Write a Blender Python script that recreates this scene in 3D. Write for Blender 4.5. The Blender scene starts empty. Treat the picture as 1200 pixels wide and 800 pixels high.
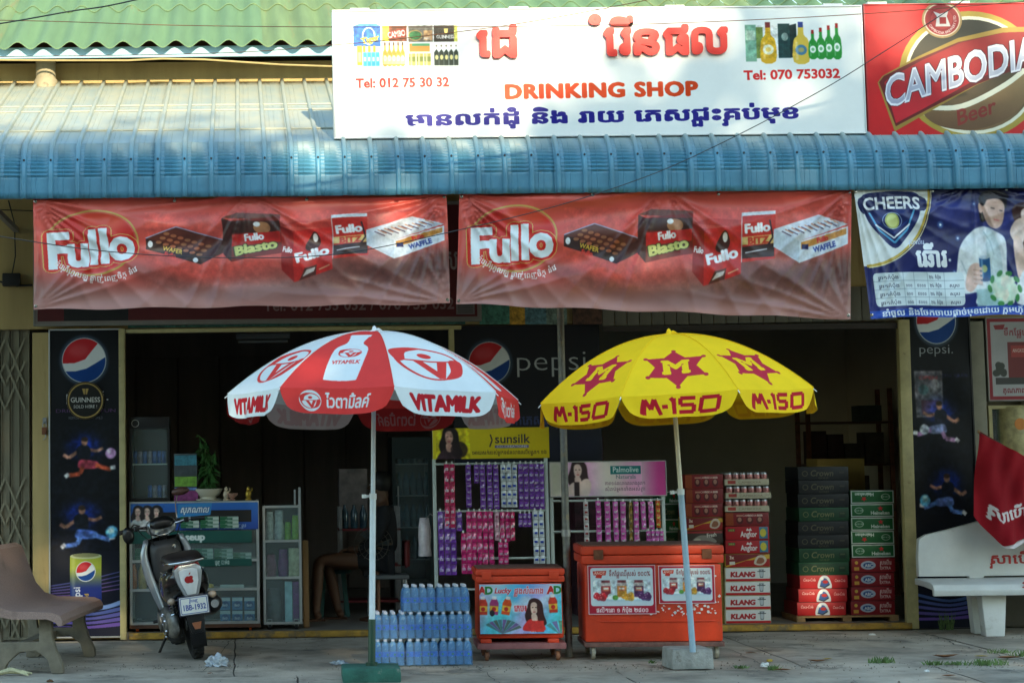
import bpy, bmesh, math, random
import numpy as np
from mathutils import Vector, Matrix, Euler
random.seed(7)
PI = math.pi
rad = math.radians
S = bpy.context.scene
COL = S.collection

# ------------------------------------------------------------------ camera
FPX = 2430.0
PX0, PY0 = 316.0, 300.0
CAM = Vector((0.0, -17.5, 1.5))
_a, _p, _r = rad(0.8), rad(5.5), 0.0125
CF = Vector((math.sin(_a)*math.cos(_p), math.cos(_a)*math.cos(_p), math.sin(_p)))
_R0 = Vector((math.cos(_a), -math.sin(_a), 0))
_U0 = _R0.cross(CF)
CR = _R0*math.cos(_r) - _U0*math.sin(_r)
CU = _U0*math.cos(_r) + _R0*math.sin(_r)
cd = bpy.data.cameras.new('camera')
cam = bpy.data.objects.new('camera', cd); COL.objects.link(cam)
m = Matrix((CR, CU, -CF)).transposed().to_4x4(); m.translation = CAM
cam.matrix_world = m
cd.sensor_width = 36; cd.lens = FPX*36/1200
cd.shift_x = (600-PX0)/1200; cd.shift_y = -(400-PY0)/1200
cd.clip_end = 2000
S.camera = cam

# ------------------------------------------------------------------ world, sun, exposure
SUN = Vector((0.19, -1.13, 0.53)).normalized()          # towards the sun
w = bpy.data.worlds.new("World"); S.world = w; w.use_nodes = True
nt = w.node_tree; bg = nt.nodes['Background']
sk = nt.nodes.new('ShaderNodeTexSky'); sk.sky_type = 'NISHITA'; sk.sun_disc = False
sk.sun_elevation = math.asin(SUN.z); sk.sun_rotation = math.atan2(SUN.x, SUN.y)
sk.air_density = 1.3; sk.dust_density = 0.6; sk.ozone_density = 2.5
wb = nt.nodes.new('ShaderNodeMix'); wb.data_type = 'RGBA'; wb.blend_type = 'MULTIPLY'; wb.inputs[0].default_value = 1
wb.inputs[7].default_value = (.97, 1.0, .87, 1)      # the camera's cool daylight balance
nt.links.new(sk.outputs[0], wb.inputs[6]); nt.links.new(wb.outputs[2], bg.inputs[0]); bg.inputs[1].default_value = 0.15
sl = bpy.data.lights.new('sun', 'SUN'); sl.energy = 2.3; sl.angle = rad(0.6); sl.color = (1.0, 0.86, 0.60)
so = bpy.data.objects.new('sun', sl); COL.objects.link(so)
so.rotation_euler = (-SUN).to_track_quat('-Z', 'Y').to_euler(); so.location = SUN*60
S.view_settings.view_transform = 'Standard'; S.view_settings.look = 'None'
S.view_settings.gamma = 1; S.view_settings.exposure = 1.98
S.cycles.max_bounces = 7; S.cycles.diffuse_bounces = 4; S.cycles.glossy_bounces = 3
S.cycles.transmission_bounces = 4; S.cycles.transparent_max_bounces = 8
S.cycles.use_denoising = True
S.cycles.caustics_reflective = False; S.cycles.caustics_refractive = False

# ------------------------------------------------------------------ photo pixel <-> world
def at(px, py, Y):
    d = CF + CR*((px-PX0)/FPX) + CU*((PY0-py)/FPX)
    t = (Y-CAM.y)/d.y
    return CAM + d*t
def gnd(px, py, z=0.0):
    d = CF + CR*((px-PX0)/FPX) + CU*((PY0-py)/FPX)
    return CAM + d*((z-CAM.z)/d.z)
def rect(x0, y0, x1, y1, Y):
    """world X0, X1, Z0, Z1 of an upright board seen at these photo pixels in the plane Y"""
    cx, cy = (x0+x1)/2, (y0+y1)/2
    return at(x0, cy, Y).x, at(x1, cy, Y).x, at(cx, y1, Y).z, at(cx, y0, Y).z
def ppm(Y): return FPX/(Y-CAM.y)

# ------------------------------------------------------------------ materials
def lin(c):
    return tuple(((v/255)/12.92 if v/255 <= 0.04045 else (((v/255)+0.055)/1.055)**2.4) for v in c[:3])
MATS = {}
def mat(name, rgb, rough=0.6, metal=0.0, var=0.12, scale=6.0, bump=0.0, bscale=60.0, spec=0.5, emit=0, alpha=1, trans=0, coat=0, dirt=None, streak=False):
    """rgb in 0-255 sRGB of the real surface"""
    if name in MATS: return MATS[name]
    M = bpy.data.materials.new(name); M.use_nodes = True
    n = M.node_tree.nodes; L = M.node_tree.links; b = n['Principled BSDF']
    c = lin(rgb)
    b.inputs['Roughness'].default_value = rough; b.inputs['Metallic'].default_value = metal
    b.inputs['Specular IOR Level'].default_value = spec
    b.inputs['Coat Weight'].default_value = coat
    tc = n.new('ShaderNodeTexCoord')
    vec = tc.outputs['Object']
    if streak:
        mp = n.new('ShaderNodeMapping'); mp.inputs['Scale'].default_value = (1, .1, .1) if streak == 'y' else (1, 1, 0.12); L.new(vec, mp.inputs[0]); vec = mp.outputs[0]
    nz = n.new('ShaderNodeTexNoise'); nz.inputs['Scale'].default_value = scale; nz.inputs['Detail'].default_value = 6
    nz.inputs['Roughness'].default_value = 0.65
    L.new(vec, nz.inputs['Vector'])
    rp = n.new('ShaderNodeValToRGB')
    lo = tuple(max(0, v*(1-var*1.6)) for v in c); hi = tuple(min(1, v*(1+var)) for v in c)
    rp.color_ramp.elements[0].position = 0.3; rp.color_ramp.elements[1].position = 0.7
    rp.color_ramp.elements[0].color = (*lo, 1); rp.color_ramp.elements[1].color = (*hi, 1)
    L.new(nz.outputs[0], rp.inputs[0])
    out = rp.outputs[0]
    if dirt:
        n2 = n.new('ShaderNodeTexNoise'); n2.inputs['Scale'].default_value = dirt[1]; n2.inputs['Detail'].default_value = 8; n2.inputs['Roughness'].default_value = 0.7
        L.new(vec, n2.inputs['Vector'])
        r2 = n.new('ShaderNodeValToRGB'); r2.color_ramp.elements[0].position = dirt[2]; r2.color_ramp.elements[1].position = dirt[2]+0.12
        L.new(n2.outputs[0], r2.inputs[0])
        mx = n.new('ShaderNodeMix'); mx.data_type = 'RGBA'
        L.new(r2.outputs[0], mx.inputs[0]); L.new(out, mx.inputs[6]); mx.inputs[7].default_value = (*lin(dirt[0]), 1)
        out = mx.outputs[2]
    L.new(out, b.inputs['Base Color'])
    if bump:
        nb = n.new('ShaderNodeTexNoise'); nb.inputs['Scale'].default_value = bscale; nb.inputs['Detail'].default_value = 4
        L.new(tc.outputs['Object'], nb.inputs['Vector'])
        bp = n.new('ShaderNodeBump'); bp.inputs['Strength'].default_value = bump; bp.inputs['Distance'].default_value = 0.01
        L.new(nb.outputs[0], bp.inputs['Height']); L.new(bp.outputs[0], b.inputs['Normal'])
    if emit:
        b.inputs['Emission Color'].default_value = (*c, 1); b.inputs['Emission Strength'].default_value = emit
    if trans: b.inputs['Transmission Weight'].default_value = trans
    if alpha < 1: b.inputs['Alpha'].default_value = alpha
    MATS[name] = M
    return M
def glass(name, tint=(235, 245, 245), alpha=0.07, rough=0.05):
    if name in MATS: return MATS[name]
    M = bpy.data.materials.new(name); M.use_nodes = True
    n = M.node_tree.nodes; L = M.node_tree.links
    for x in list(n): n.remove(x)
    o = n.new('ShaderNodeOutputMaterial'); mx = n.new('ShaderNodeMixShader')
    t = n.new('ShaderNodeBsdfTransparent'); t.inputs[0].default_value = (*lin(tint), 1)
    g = n.new('ShaderNodeBsdfPrincipled'); g.inputs['Base Color'].default_value = (*lin(tint), 1); g.inputs['Roughness'].default_value = rough
    mx.inputs[0].default_value = alpha
    L.new(t.outputs[0], mx.inputs[1]); L.new(g.outputs[0], mx.inputs[2]); L.new(mx.outputs[0], o.inputs[0])
    MATS[name] = M
    return M
def imgmat(name, img, rough=0.5, spec=0.4, translucent=0.0, var=0.10, dscale=3.0, bump=0.0, coat=0, back=None):
    if name in MATS: return MATS[name]
    M = bpy.data.materials.new(name); M.use_nodes = True
    n = M.node_tree.nodes; L = M.node_tree.links; b = n['Principled BSDF']
    b.inputs['Roughness'].default_value = rough; b.inputs['Specular IOR Level'].default_value = spec; b.inputs['Coat Weight'].default_value = coat
    uv = n.new('ShaderNodeUVMap')
    t = n.new('ShaderNodeTexImage'); t.image = img; t.extension = 'EXTEND'; L.new(uv.outputs[0], t.inputs[0])
    tc = n.new('ShaderNodeTexCoord')
    nz = n.new('ShaderNodeTexNoise'); nz.inputs['Scale'].default_value = dscale; nz.inputs['Detail'].default_value = 7; nz.inputs['Roughness'].default_value = 0.7
    L.new(tc.outputs['Object'], nz.inputs['Vector'])
    mr = n.new('ShaderNodeMapRange'); mr.inputs[1].default_value = 0.3; mr.inputs[2].default_value = 0.65
    mr.inputs[3].default_value = 1-var*2; mr.inputs[4].default_value = 1.0
    L.new(nz.outputs[0], mr.inputs[0])
    mx = n.new('ShaderNodeMix'); mx.data_type = 'RGBA'; mx.blend_type = 'MULTIPLY'; mx.inputs[0].default_value = 1
    tout = t.outputs[0]
    if back:      # inner side of the cloth: print shows faintly, its shade put into the colour
        ge = n.new('ShaderNodeNewGeometry'); mb_ = n.new('ShaderNodeMath'); mb_.operation = 'MULTIPLY'; mb_.inputs[1].default_value = .8; L.new(ge.outputs['Backfacing'], mb_.inputs[0])
        m3 = n.new('ShaderNodeMix'); m3.data_type = 'RGBA'; m3.inputs[7].default_value = (*lin(back), 1); L.new(mb_.outputs[0], m3.inputs[0]); L.new(tout, m3.inputs[6]); tout = m3.outputs[2]
    L.new(tout, mx.inputs[6]); L.new(mr.outputs[0], mx.inputs[7])
    L.new(mx.outputs[2], b.inputs['Base Color'])
    if bump:
        nb = n.new('ShaderNodeTexNoise'); nb.inputs['Scale'].default_value = 14; nb.inputs['Detail'].default_value = 3
        L.new(tc.outputs['Object'], nb.inputs['Vector'])
        bp = n.new('ShaderNodeBump'); bp.inputs['Strength'].default_value = bump; bp.inputs['Distance'].default_value = 0.02
        L.new(nb.outputs[0], bp.inputs['Height']); L.new(bp.outputs[0], b.inputs['Normal'])
    if translucent:
        tr = n.new('ShaderNodeBsdfTranslucent'); L.new(mx.outputs[2], tr.inputs[0])
        ms = n.new('ShaderNodeMixShader'); ms.inputs[0].default_value = translucent
        L.new(b.outputs[0], ms.inputs[1]); L.new(tr.outputs[0], ms.inputs[2])
        L.new(ms.outputs[0], n['Material Output'].inputs[0])
    MATS[name] = M
    return M

# ------------------------------------------------------------------ glyph outlines
_GC = {}
def _tmesh(s, offset=0.0, extrude=0.0, res=3):
    c = bpy.data.curves.new('t', 'FONT'); c.body = s; c.size = 1; c.offset = offset; c.extrude = extrude; c.resolution_u = res
    o = bpy.data.objects.new('t', c); COL.objects.link(o)
    me = bpy.data.meshes.new_from_object(o)
    bpy.data.objects.remove(o); bpy.data.curves.remove(c)
    return me
def _bx(s):
    me = _tmesh(s)
    n = len(me.vertices)
    if not n: bpy.data.meshes.remove(me); return None
    a = np.empty(n*3, np.float32); me.vertices.foreach_get('co', a); bpy.data.meshes.remove(me)
    return a.reshape(-1, 3)[:, 0].min(), a.reshape(-1, 3)[:, 0].max()
def glyph(ch, bold):
    """boundary edges (n,4) and advance of one character at size 1"""
    k = (ch, bold)
    if k in _GC: return _GC[k]
    if ch == ' ': _GC[k] = (np.zeros((0, 4)), 0.3); return _GC[k]
    me = _tmesh(ch, bold)
    co = np.empty(len(me.vertices)*3, np.float64); me.vertices.foreach_get('co', co); co = co.reshape(-1, 3)
    cnt = {}
    for p in me.polygons:
        v = list(p.vertices)
        for i in range(len(v)):
            e = (min(v[i], v[i-1]), max(v[i], v[i-1])); cnt[e] = cnt.get(e, 0)+1
    ed = np.array([(*co[a][:2], *co[b][:2]) for (a, b), c in cnt.items() if c == 1]).reshape(-1, 4)
    bpy.data.meshes.remove(me)
    l0 = _GC.get('l'); 
    if l0 is None: l0 = _GC['l'] = _bx('l')[1]
    adv = _bx(ch+'l')[1]-l0
    _GC[k] = (ed, adv)
    return _GC[k]
PRE = {'\u17be': ('\u17c1', '\u17b8'), '\u17c4': ('\u17c1', '\u17b6'), '\u17c0': ('\u17c1', '\u17b8\u17b6'), '\u17bf': ('\u17c1', '\u17b9'), '\u17c5': ('\u17c1', '\u17b6')}
def shape(s):
    """[(char, scale, dx, dy, advances)] in visual order; subscripts shrink under their base"""
    out = []; base = 0; i = 0
    while i < len(s):
        c = s[i]; o = ord(c)
        if c == '\u17d2' and i+1 < len(s):
            out.append((s[i+1], 0.62, None, -0.34, 0)); i += 2; continue
        if o in (0x17c1, 0x17c2, 0x17c3): out.insert(base, (c, 1, 0, 0, 1)); i += 1; continue
        if c in PRE:
            a, bb = PRE[c]; out.insert(base, (a, 1, 0, 0, 1))
            for q in bb: out.append((q, 1, 0, 0, 1))
            i += 1; continue
        comb = 0x17b4 <= o <= 0x17d1
        if not comb: base = len(out)
        out.append((c, 1, 0, 0, 1)); i += 1
    return out
def layout(s, bold=0.0, spacing=0.0):
    """edges of each glyph laid out at size 1, total width"""
    pen = 0; res = []; last = 0
    for c, sc, dx, dy, adv in shape(s):
        e, a = glyph(c, bold)
        if sc != 1:
            x = last
            if len(e): res.append(e*sc + np.array([x, dy, x, dy]))
            continue
        if len(e): res.append(e + np.array([pen, 0, pen, 0]))
        if a > 0.05: last = pen; pen += a+spacing
    return res, pen-spacing

# ------------------------------------------------------------------ painter for flat print
class Cv:
    def __init__(s, w, h, bg=(255, 255, 255), k=2.0):
        s.w, s.h, s.k = w, h, k*2
        s.W, s.H = int(round(w*k))*2, int(round(h*k))*2
        s.a = np.empty((s.H, s.W, 3), np.float32); s.a[:] = np.array(bg, np.float32)/255
    def _comp(s, m, x0, y0, col, al, soft=0):
        h, w_ = m.shape
        m = m.astype(np.float32)*al
        if soft:
            r = max(1, int(soft*s.k))
            for _ in range(2):
                for ax in (0, 1):
                    c = np.cumsum(np.pad(m, [(r+1, r), (0, 0)] if ax == 0 else [(0, 0), (r+1, r)]), axis=ax)
                    m = (c[2*r+1:]-c[:-2*r-1])/(2*r+1) if ax == 0 else (c[:, 2*r+1:]-c[:, :-2*r-1])/(2*r+1)
        X0, Y0, X1, Y1 = max(0, x0), max(0, y0), min(s.W, x0+w_), min(s.H, y0+h)
        if X1 <= X0 or Y1 <= Y0: return
        mm = m[Y0-y0:Y1-y0, X0-x0:X1-x0, None]; t = s.a[Y0:Y1, X0:X1]
        if callable(col):
            yy, xx = np.mgrid[Y0:Y1, X0:X1]; c = np.asarray(col(xx/s.k, yy/s.k), np.float32)/255
        else: c = np.array(col, np.float32)/255
        t[:] = t*(1-mm)+c*mm
    def edges(s, E, col, al=1, soft=0):
        """even-odd fill; E (n,4) in canvas units"""
        if not len(E): return
        E = E*s.k
        pad = int(soft*s.k*2)+2
        x0 = int(max(min(E[:, 0].min(), E[:, 2].min()), -200))-pad; x1 = int(min(max(E[:, 0].max(), E[:, 2].max()), s.W+200))+pad
        y0 = int(max(min(E[:, 1].min(), E[:, 3].min()), -200))-pad; y1 = int(min(max(E[:, 1].max(), E[:, 3].max()), s.H+200))+pad
        if x1 <= x0 or y1 <= y0: return
        T = np.zeros((y1-y0, x1-x0+1), np.int32)
        for ax, ay, bx, by in E:
            if ay == by: continue
            if ay > by: ax, ay, bx, by = bx, by, ax, ay
            r0 = max(math.ceil(ay-0.5), y0); r1 = min(math.ceil(by-0.5), y1)
            if r1 <= r0: continue
            rows = np.arange(r0, r1)
            xs = ax+(rows+0.5-ay)*(bx-ax)/(by-ay)
            xi = np.clip(np.ceil(xs-0.5).astype(int)-x0, 0, x1-x0)
            T[rows-y0, xi] += 1
        m = (np.cumsum(T, axis=1) & 1)[:, :-1]
        s._comp(m, x0, y0, col, al, soft)
    def poly(s, pts, col, al=1, soft=0):
        p = np.array(pts, float); s.edges(np.hstack([p, np.roll(p, -1, 0)]), col, al, soft)
    def rect(s, x0, y0, x1, y1, col, al=1, soft=0): s.poly([(x0, y0), (x1, y0), (x1, y1), (x0, y1)], col, al, soft)
    def ell(s, cx, cy, rx, ry=None, col=(0, 0, 0), al=1, soft=0, rot=0, a0=0, a1=2*PI, n=40):
        ry = rx if ry is None else ry
        s.poly([(cx+rx*math.cos(t)*math.cos(rot)-ry*math.sin(t)*math.sin(rot), cy+rx*math.cos(t)*math.sin(rot)+ry*math.sin(t)*math.cos(rot))
                for t in [a0+(a1-a0)*i/n for i in range(n)]], col, al, soft)
    def ring(s, cx, cy, rx, ry, th, col, al=1, rot=0, n=48, soft=0):
        E = []
        for f in (1, -1):
            p = np.array([(cx+(rx+f*th/2)*math.cos(t)*math.cos(rot)-(ry+f*th/2)*math.sin(t)*math.sin(rot),
                           cy+(rx+f*th/2)*math.cos(t)*math.sin(rot)+(ry+f*th/2)*math.sin(t)*math.cos(rot)) for t in [2*PI*i/n for i in range(n)]])
            E.append(np.hstack([p, np.roll(p, -1, 0)]))
        s.edges(np.vstack(E), col, al, soft)
    def rrect(s, x0, y0, x1, y1, r, col, al=1, soft=0):
        p = []
        for cx, cy, a in ((x1-r, y0+r, -90), (x1-r, y1-r, 0), (x0+r, y1-r, 90), (x0+r, y0+r, 180)):
            p += [(cx+r*math.cos(rad(a+q)), cy+r*math.sin(rad(a+q))) for q in (0, 30, 60, 90)]
        s.poly(p, col, al, soft)
    def line(s, pts, th, col, al=1, soft=0):
        for (x0, y0), (x1, y1) in zip(pts, pts[1:]):
            l = math.hypot(x1-x0, y1-y0) or 1; nx, ny = -(y1-y0)/l*th/2, (x1-x0)/l*th/2
            s.poly([(x0+nx, y0+ny), (x1+nx, y1+ny), (x1-nx, y1-ny), (x0-nx, y0-ny)], col, al, soft)
    def curve(s, pts, col, al=1, soft=0, n=6):
        """closed smooth (Catmull-Rom) shape"""
        P = [Vector((*p, 0)) for p in pts]; o = []
        for i in range(len(P)):
            a, b, c, d = P[i-1], P[i], P[(i+1) % len(P)], P[(i+2) % len(P)]
            for j in range(n):
                t = j/n; q = 0.5*((2*b)+(c-a)*t+(2*a-5*b+4*c-d)*t*t+(3*b-a-3*c+d)*t**3); o.append((q.x, q.y))
        s.poly(o, col, al, soft)
    def text(s, tx, x, y, h, col, bold=0.0, w=None, sx=1, rot=0, shear=0, al='l', op=1, arc=None, outline=None, spacing=0, warp=None, mirror=False):
        """(x,y) = baseline start in canvas units, h = cap height, w = fitted width"""
        em = h/0.69
        for bo, cc in (([(bold+outline[0], outline[1])] if outline else [])+[(bold, col)]):
            strike = bo > 0.056 or any(ord(q) > 0xe00 for q in tx)
            gl, W = layout(tx, 0.0 if strike else bo, spacing)
            W0 = layout(tx, 0.0, spacing)[1]
            if strike and bo > 0 and h > 2.6:
                gl = [e+np.array([dx*bo, dy*bo]*2) for e in gl for dx, dy in ([(0, 0)]+[(math.cos(t), .8*math.sin(t)) for t in np.arange(0, 6.28, PI/(4 if bo < .1 else 8))])]
            if w: sx = w/(W0*em)
            ox = x-(W0*em*sx*(0.5 if al == 'c' else 1 if al == 'r' else 0))
            cr, sr = math.cos(rot), math.sin(rot)
            for e in gl:
                q = e.reshape(-1, 2).copy()
                X = q[:, 0]*em*sx+q[:, 1]*em*shear; Y = -q[:, 1]*em
                if arc:      # (radius, start angle) text on a circle
                    R, th0 = arc
                    t = th0+X/abs(R)
                    rr = abs(R)-Y*(1 if R > 0 else -1)
                    X2 = x+rr*np.sin(t); Y2 = y-(rr*np.cos(t))*(1 if R > 0 else -1)
                    q = np.stack([X2, Y2], 1)
                else:
                    X = X+(ox-x); q = np.stack([x+X*cr-Y*sr, y+X*sr+Y*cr], 1)
                if warp: q = np.array([warp(*p) for p in q])
                s.edges(q.reshape(-1, 4), cc, op)
    def blur(s, x0, y0, x1, y1, r):
        """soft focus of a printed photograph"""
        X0, Y0, X1, Y1 = [int(v*s.k) for v in (x0, y0, x1, y1)]; t = s.a[max(0, Y0):Y1, max(0, X0):X1]; r = max(1, int(r*s.k)); m = t
        for _ in range(2):
            for ax in (0, 1):
                p = np.pad(m, [(r+1, r) if a == ax else (0, 0) for a in range(3)], mode='edge'); c = np.cumsum(p, axis=ax, dtype=np.float64)
                m = ((c[2*r+1:]-c[:-2*r-1]) if ax == 0 else (c[:, 2*r+1:]-c[:, :-2*r-1]))/(2*r+1)
        t[:] = m
    def mottle(s, x0, y0, x1, y1, amt, cell, seed=1):
        """smooth tonal variation inside a printed photograph"""
        X0, Y0, X1, Y1 = [int(v*s.k) for v in (x0, y0, x1, y1)]; t = s.a[max(0, Y0):Y1, max(0, X0):X1]; h, w_ = t.shape[:2]; c = max(2, int(cell*s.k)); r = np.random.RandomState(seed)
        for q, am in ((c, amt), (max(2, c//3), amt*.6)):
            g = r.rand(h//q+2, w_//q+2, 3)*.08+r.rand(h//q+2, w_//q+2, 1)*.92
            yy, xx = np.arange(h)/q, np.arange(w_)/q; y0_, x0_ = yy.astype(int), xx.astype(int); fy, fx = (yy-y0_)[:, None, None], (xx-x0_)[None, :, None]
            a = g[y0_][:, x0_]*(1-fy)*(1-fx)+g[y0_+1][:, x0_]*fy*(1-fx)+g[y0_][:, x0_+1]*(1-fy)*fx+g[y0_+1][:, x0_+1]*fy*fx
            t[:] = np.clip(t*(1+(a-.5)*2*am), 0, 1)
    def noise(s, amt, cell=1, seed=1):
        r = np.random.RandomState(seed); c = max(1, int(cell*s.k))
        g = r.rand(s.H//c+2, s.W//c+2).astype(np.float32)
        g = np.repeat(np.repeat(g, c, 0), c, 1)[:s.H, :s.W, None]
        s.a[:] = np.clip(s.a*(1+(g-0.5)*2*amt), 0, 1)
    def image(s, name):
        a = s.a.reshape(s.H//2, 2, s.W//2, 2, 3).mean((1, 3))
        h, w_ = a.shape[:2]
        im = bpy.data.images.new(name, w_, h)
        px = np.ones((h, w_, 4), np.float32); px[..., :3] = a[::-1]
        im.pixels.foreach_set(px.ravel()); im.update(); im.pack()
        return im

# ------------------------------------------------------------------ mesh builder
class MB:
    def __init__(s): s.v = []; s.f = []; s.m = []; s.uv = []
    def add(s, vs, fs, m=0, uvs=None):
        o = len(s.v); s.v += [tuple(p) for p in vs]
        for i, f in enumerate(fs):
            s.f.append(tuple(o+j for j in f)); s.m.append(m); s.uv.append(uvs[i] if uvs else None)
        return s
    def box(s, x0, x1, y0, y1, z0, z1, m=0, front=None, sides=None):
        v = [(x0, y0, z0), (x1, y0, z0), (x1, y1, z0), (x0, y1, z0), (x0, y0, z1), (x1, y0, z1), (x1, y1, z1), (x0, y1, z1)]
        f = [(0, 3, 2, 1), (4, 5, 6, 7), (0, 1, 5, 4), (1, 2, 6, 5), (2, 3, 7, 6), (3, 0, 4, 7)]
        q = [(0, 0), (1, 0), (1, 1), (0, 1)]
        s.add(v, f, m, [[(0, 0)]*4, [(0, 0)]*4, q, q, q, q])
        if front is not None: s.m[-4] = front
        if sides is not None: s.m[-3] = s.m[-1] = sides
        return s
    def rbox(s, c, half, M, m=0):
        """box rotated by matrix M about c"""
        hx, hy, hz = half; vs = []
        for z in (-hz, hz):
            for x, y in ((-hx, -hy), (hx, -hy), (hx, hy), (-hx, hy)): vs.append(Vector(c)+M @ Vector((x, y, z)))
        return s.add(vs, [(0, 3, 2, 1), (4, 5, 6, 7), (0, 1, 5, 4), (1, 2, 6, 5), (2, 3, 7, 6), (3, 0, 4, 7)], m)
    def bar(s, p0, p1, w_, h, m=0, up=(0, 0, 1)):
        p0, p1 = Vector(p0), Vector(p1); d = p1-p0; L = d.length; d.normalize()
        u = Vector(up)
        if abs(d.dot(u)) > 0.98: u = Vector((0, 1, 0))
        a = d.cross(u).normalized(); b = a.cross(d)
        vs = []
        for p in (p0, p1):
            for i, j in ((-1, -1), (1, -1), (1, 1), (-1, 1)): vs.append(p+a*i*w_/2+b*j*h/2)
        return s.add(vs, [(0, 3, 2, 1), (4, 5, 6, 7), (0, 1, 5, 4), (1, 2, 6, 5), (2, 3, 7, 6), (3, 0, 4, 7)], m)
    def tube(s, path, r, n=8, m=0, cap=True):
        P = [Vector(p) for p in path]; rs = r if isinstance(r, (list, tuple)) else [r]*len(P)
        o = len(s.v); prev = None
        for i, p in enumerate(P):
            t = (P[min(i+1, len(P)-1)]-P[max(i-1, 0)]).normalized()
            if prev is None:
                u = Vector((0, 0, 1)) if abs(t.z) < 0.9 else Vector((1, 0, 0))
                a = t.cross(u).normalized()
            else: a = (prev-t*prev.dot(t)).normalized()
            prev = a; b = t.cross(a)
            for k in range(n):
                q = 2*PI*k/n; s.v.append(tuple(p+(a*math.cos(q)+b*math.sin(q))*rs[i]))
        for i in range(len(P)-1):
            for k in range(n):
                s.f.append((o+i*n+k, o+i*n+(k+1) % n, o+(i+1)*n+(k+1) % n, o+(i+1)*n+k)); s.m.append(m); s.uv.append(None)
        if cap:
            s.f.append(tuple(o+k for k in range(n))[::-1]); s.m.append(m); s.uv.append(None)
            s.f.append(tuple(o+(len(P)-1)*n+k for k in range(n))); s.m.append(m); s.uv.append(None)
        return s
    def cyl(s, c, r, z0, z1, n=16, m=0): return s.tube([(c[0], c[1], z0), (c[0], c[1], z1)], r, n, m)
    def lathe(s, prof, c=(0, 0, 0), n=20, m=0, ax='z', ms=None):
        o = len(s.v)
        for r, h in prof:
            for k in range(n):
                q = 2*PI*k/n; a, b = r*math.cos(q), r*math.sin(q)
                p = (a, b, h) if ax == 'z' else (a, h, b) if ax == 'y' else (h, a, b)
                s.v.append((c[0]+p[0], c[1]+p[1], c[2]+p[2]))
        for i in range(len(prof)-1):
            for k in range(n):
                f = (o+i*n+k, o+i*n+(k+1) % n, o+(i+1)*n+(k+1) % n, o+(i+1)*n+k)
                s.f.append(f if ax != 'y' else f[::-1]); s.m.append(ms[i] if ms else m); s.uv.append(None)
        for e, (r, h) in ((0, prof[0]), (len(prof)-1, prof[-1])):
            if r > 1e-4: s.f.append(tuple(o+e*n+k for k in range(n))); s.m.append(ms[min(e, len(ms)-1)] if ms else m); s.uv.append(None)
        return s
    def prism(s, pts, c0, c1, plane='xz', m=0):
        n = len(pts)
        def P(a, b, c): return (a, c, b) if plane == 'xz' else (c, a, b) if plane == 'yz' else (a, b, c)
        vs = [P(a, b, c0) for a, b in pts]+[P(a, b, c1) for a, b in pts]
        fs = [tuple(range(n)), tuple(range(2*n-1, n-1, -1))]+[(i, i+n, (i+1) % n+n, (i+1) % n) for i in range(n)]
        return s.add(vs, fs, m)
    def grid(s, fn, nu, nv, m=0, uvf=None):
        o = len(s.v)
        for j in range(nv+1):
            for i in range(nu+1): s.v.append(tuple(fn(i/nu, j/nv)))
        uvf = uvf or (lambda u, v: (u, v))
        for j in range(nv):
            for i in range(nu):
                a = o+j*(nu+1)+i
                s.f.append((a, a+1, a+nu+2, a+nu+1)); s.m.append(m)
                s.uv.append([uvf(i/nu, j/nv), uvf((i+1)/nu, j/nv), uvf((i+1)/nu, (j+1)/nv), uvf(i/nu, (j+1)/nv)])
        return s
    def mesh(s, name, mats, bevel=0, smooth=True, ang=40, fix=True):
        me = bpy.data.meshes.new(name); me.from_pydata(s.v, [], s.f)
        mats = mats if isinstance(mats, (list, tuple)) else [mats]
        for q in mats: me.materials.append(q)
        me.polygons.foreach_set('material_index', s.m)
        ul = me.uv_layers.new(name='UVMap'); fl = []
        for f, u in zip(s.f, s.uv):
            for i in range(len(f)): fl += (u[i] if u and i < len(u) else (0, 0))
        ul.data.foreach_set('uv', fl)
        if bevel or fix:
            bm = bmesh.new(); bm.from_mesh(me)
            if fix: bmesh.ops.recalc_face_normals(bm, faces=bm.faces)
            if bevel:
                es = [e for e in bm.edges if len(e.link_faces) == 2 and e.calc_face_angle(0) > 0.5]
                bmesh.ops.bevel(bm, geom=es, offset=bevel, segments=2, profile=0.6, affect='EDGES', clamp_overlap=True)
            bm.to_mesh(me); bm.free()
        if smooth:
            me.polygons.foreach_set('use_smooth', [True]*len(me.polygons)); me.set_sharp_from_angle(angle=rad(ang))
        me.update(); return me
    def obj(s, name, mats, parent=None, loc=None, rot=None, **k):
        tag_ = {q: k.pop(q) for q in ('label', 'cat', 'group', 'kind') if q in k}
        o = bpy.data.objects.new(name, s.mesh(name, mats, **k)); COL.objects.link(o)
        if parent: o.parent = parent
        if loc is not None: o.location = loc
        if rot is not None: o.rotation_euler = rot
        return tag(o, **tag_)
def tag(o, label=None, cat=None, group=None, kind=None):
    if label: o['label'] = label
    if cat: o['category'] = cat
    if group: o['group'] = group
    if kind: o['kind'] = kind
    return o
def thing(name, label, cat, loc=(0, 0, 0), rot=(0, 0, 0), group=None):
    o = bpy.data.objects.new(name, None); COL.objects.link(o); o.location = loc; o.rotation_euler = rot
    o.empty_display_size = 0.1
    return tag(o, label, cat, group)
def inst(src, parent=None, loc=None, rot=None, scale=None, name=None):
    c = src.copy(); COL.objects.link(c); c.parent = parent
    if loc is not None: c.location = loc
    if rot is not None: c.rotation_euler = rot
    if scale is not None: c.scale = scale
    return c
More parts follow.
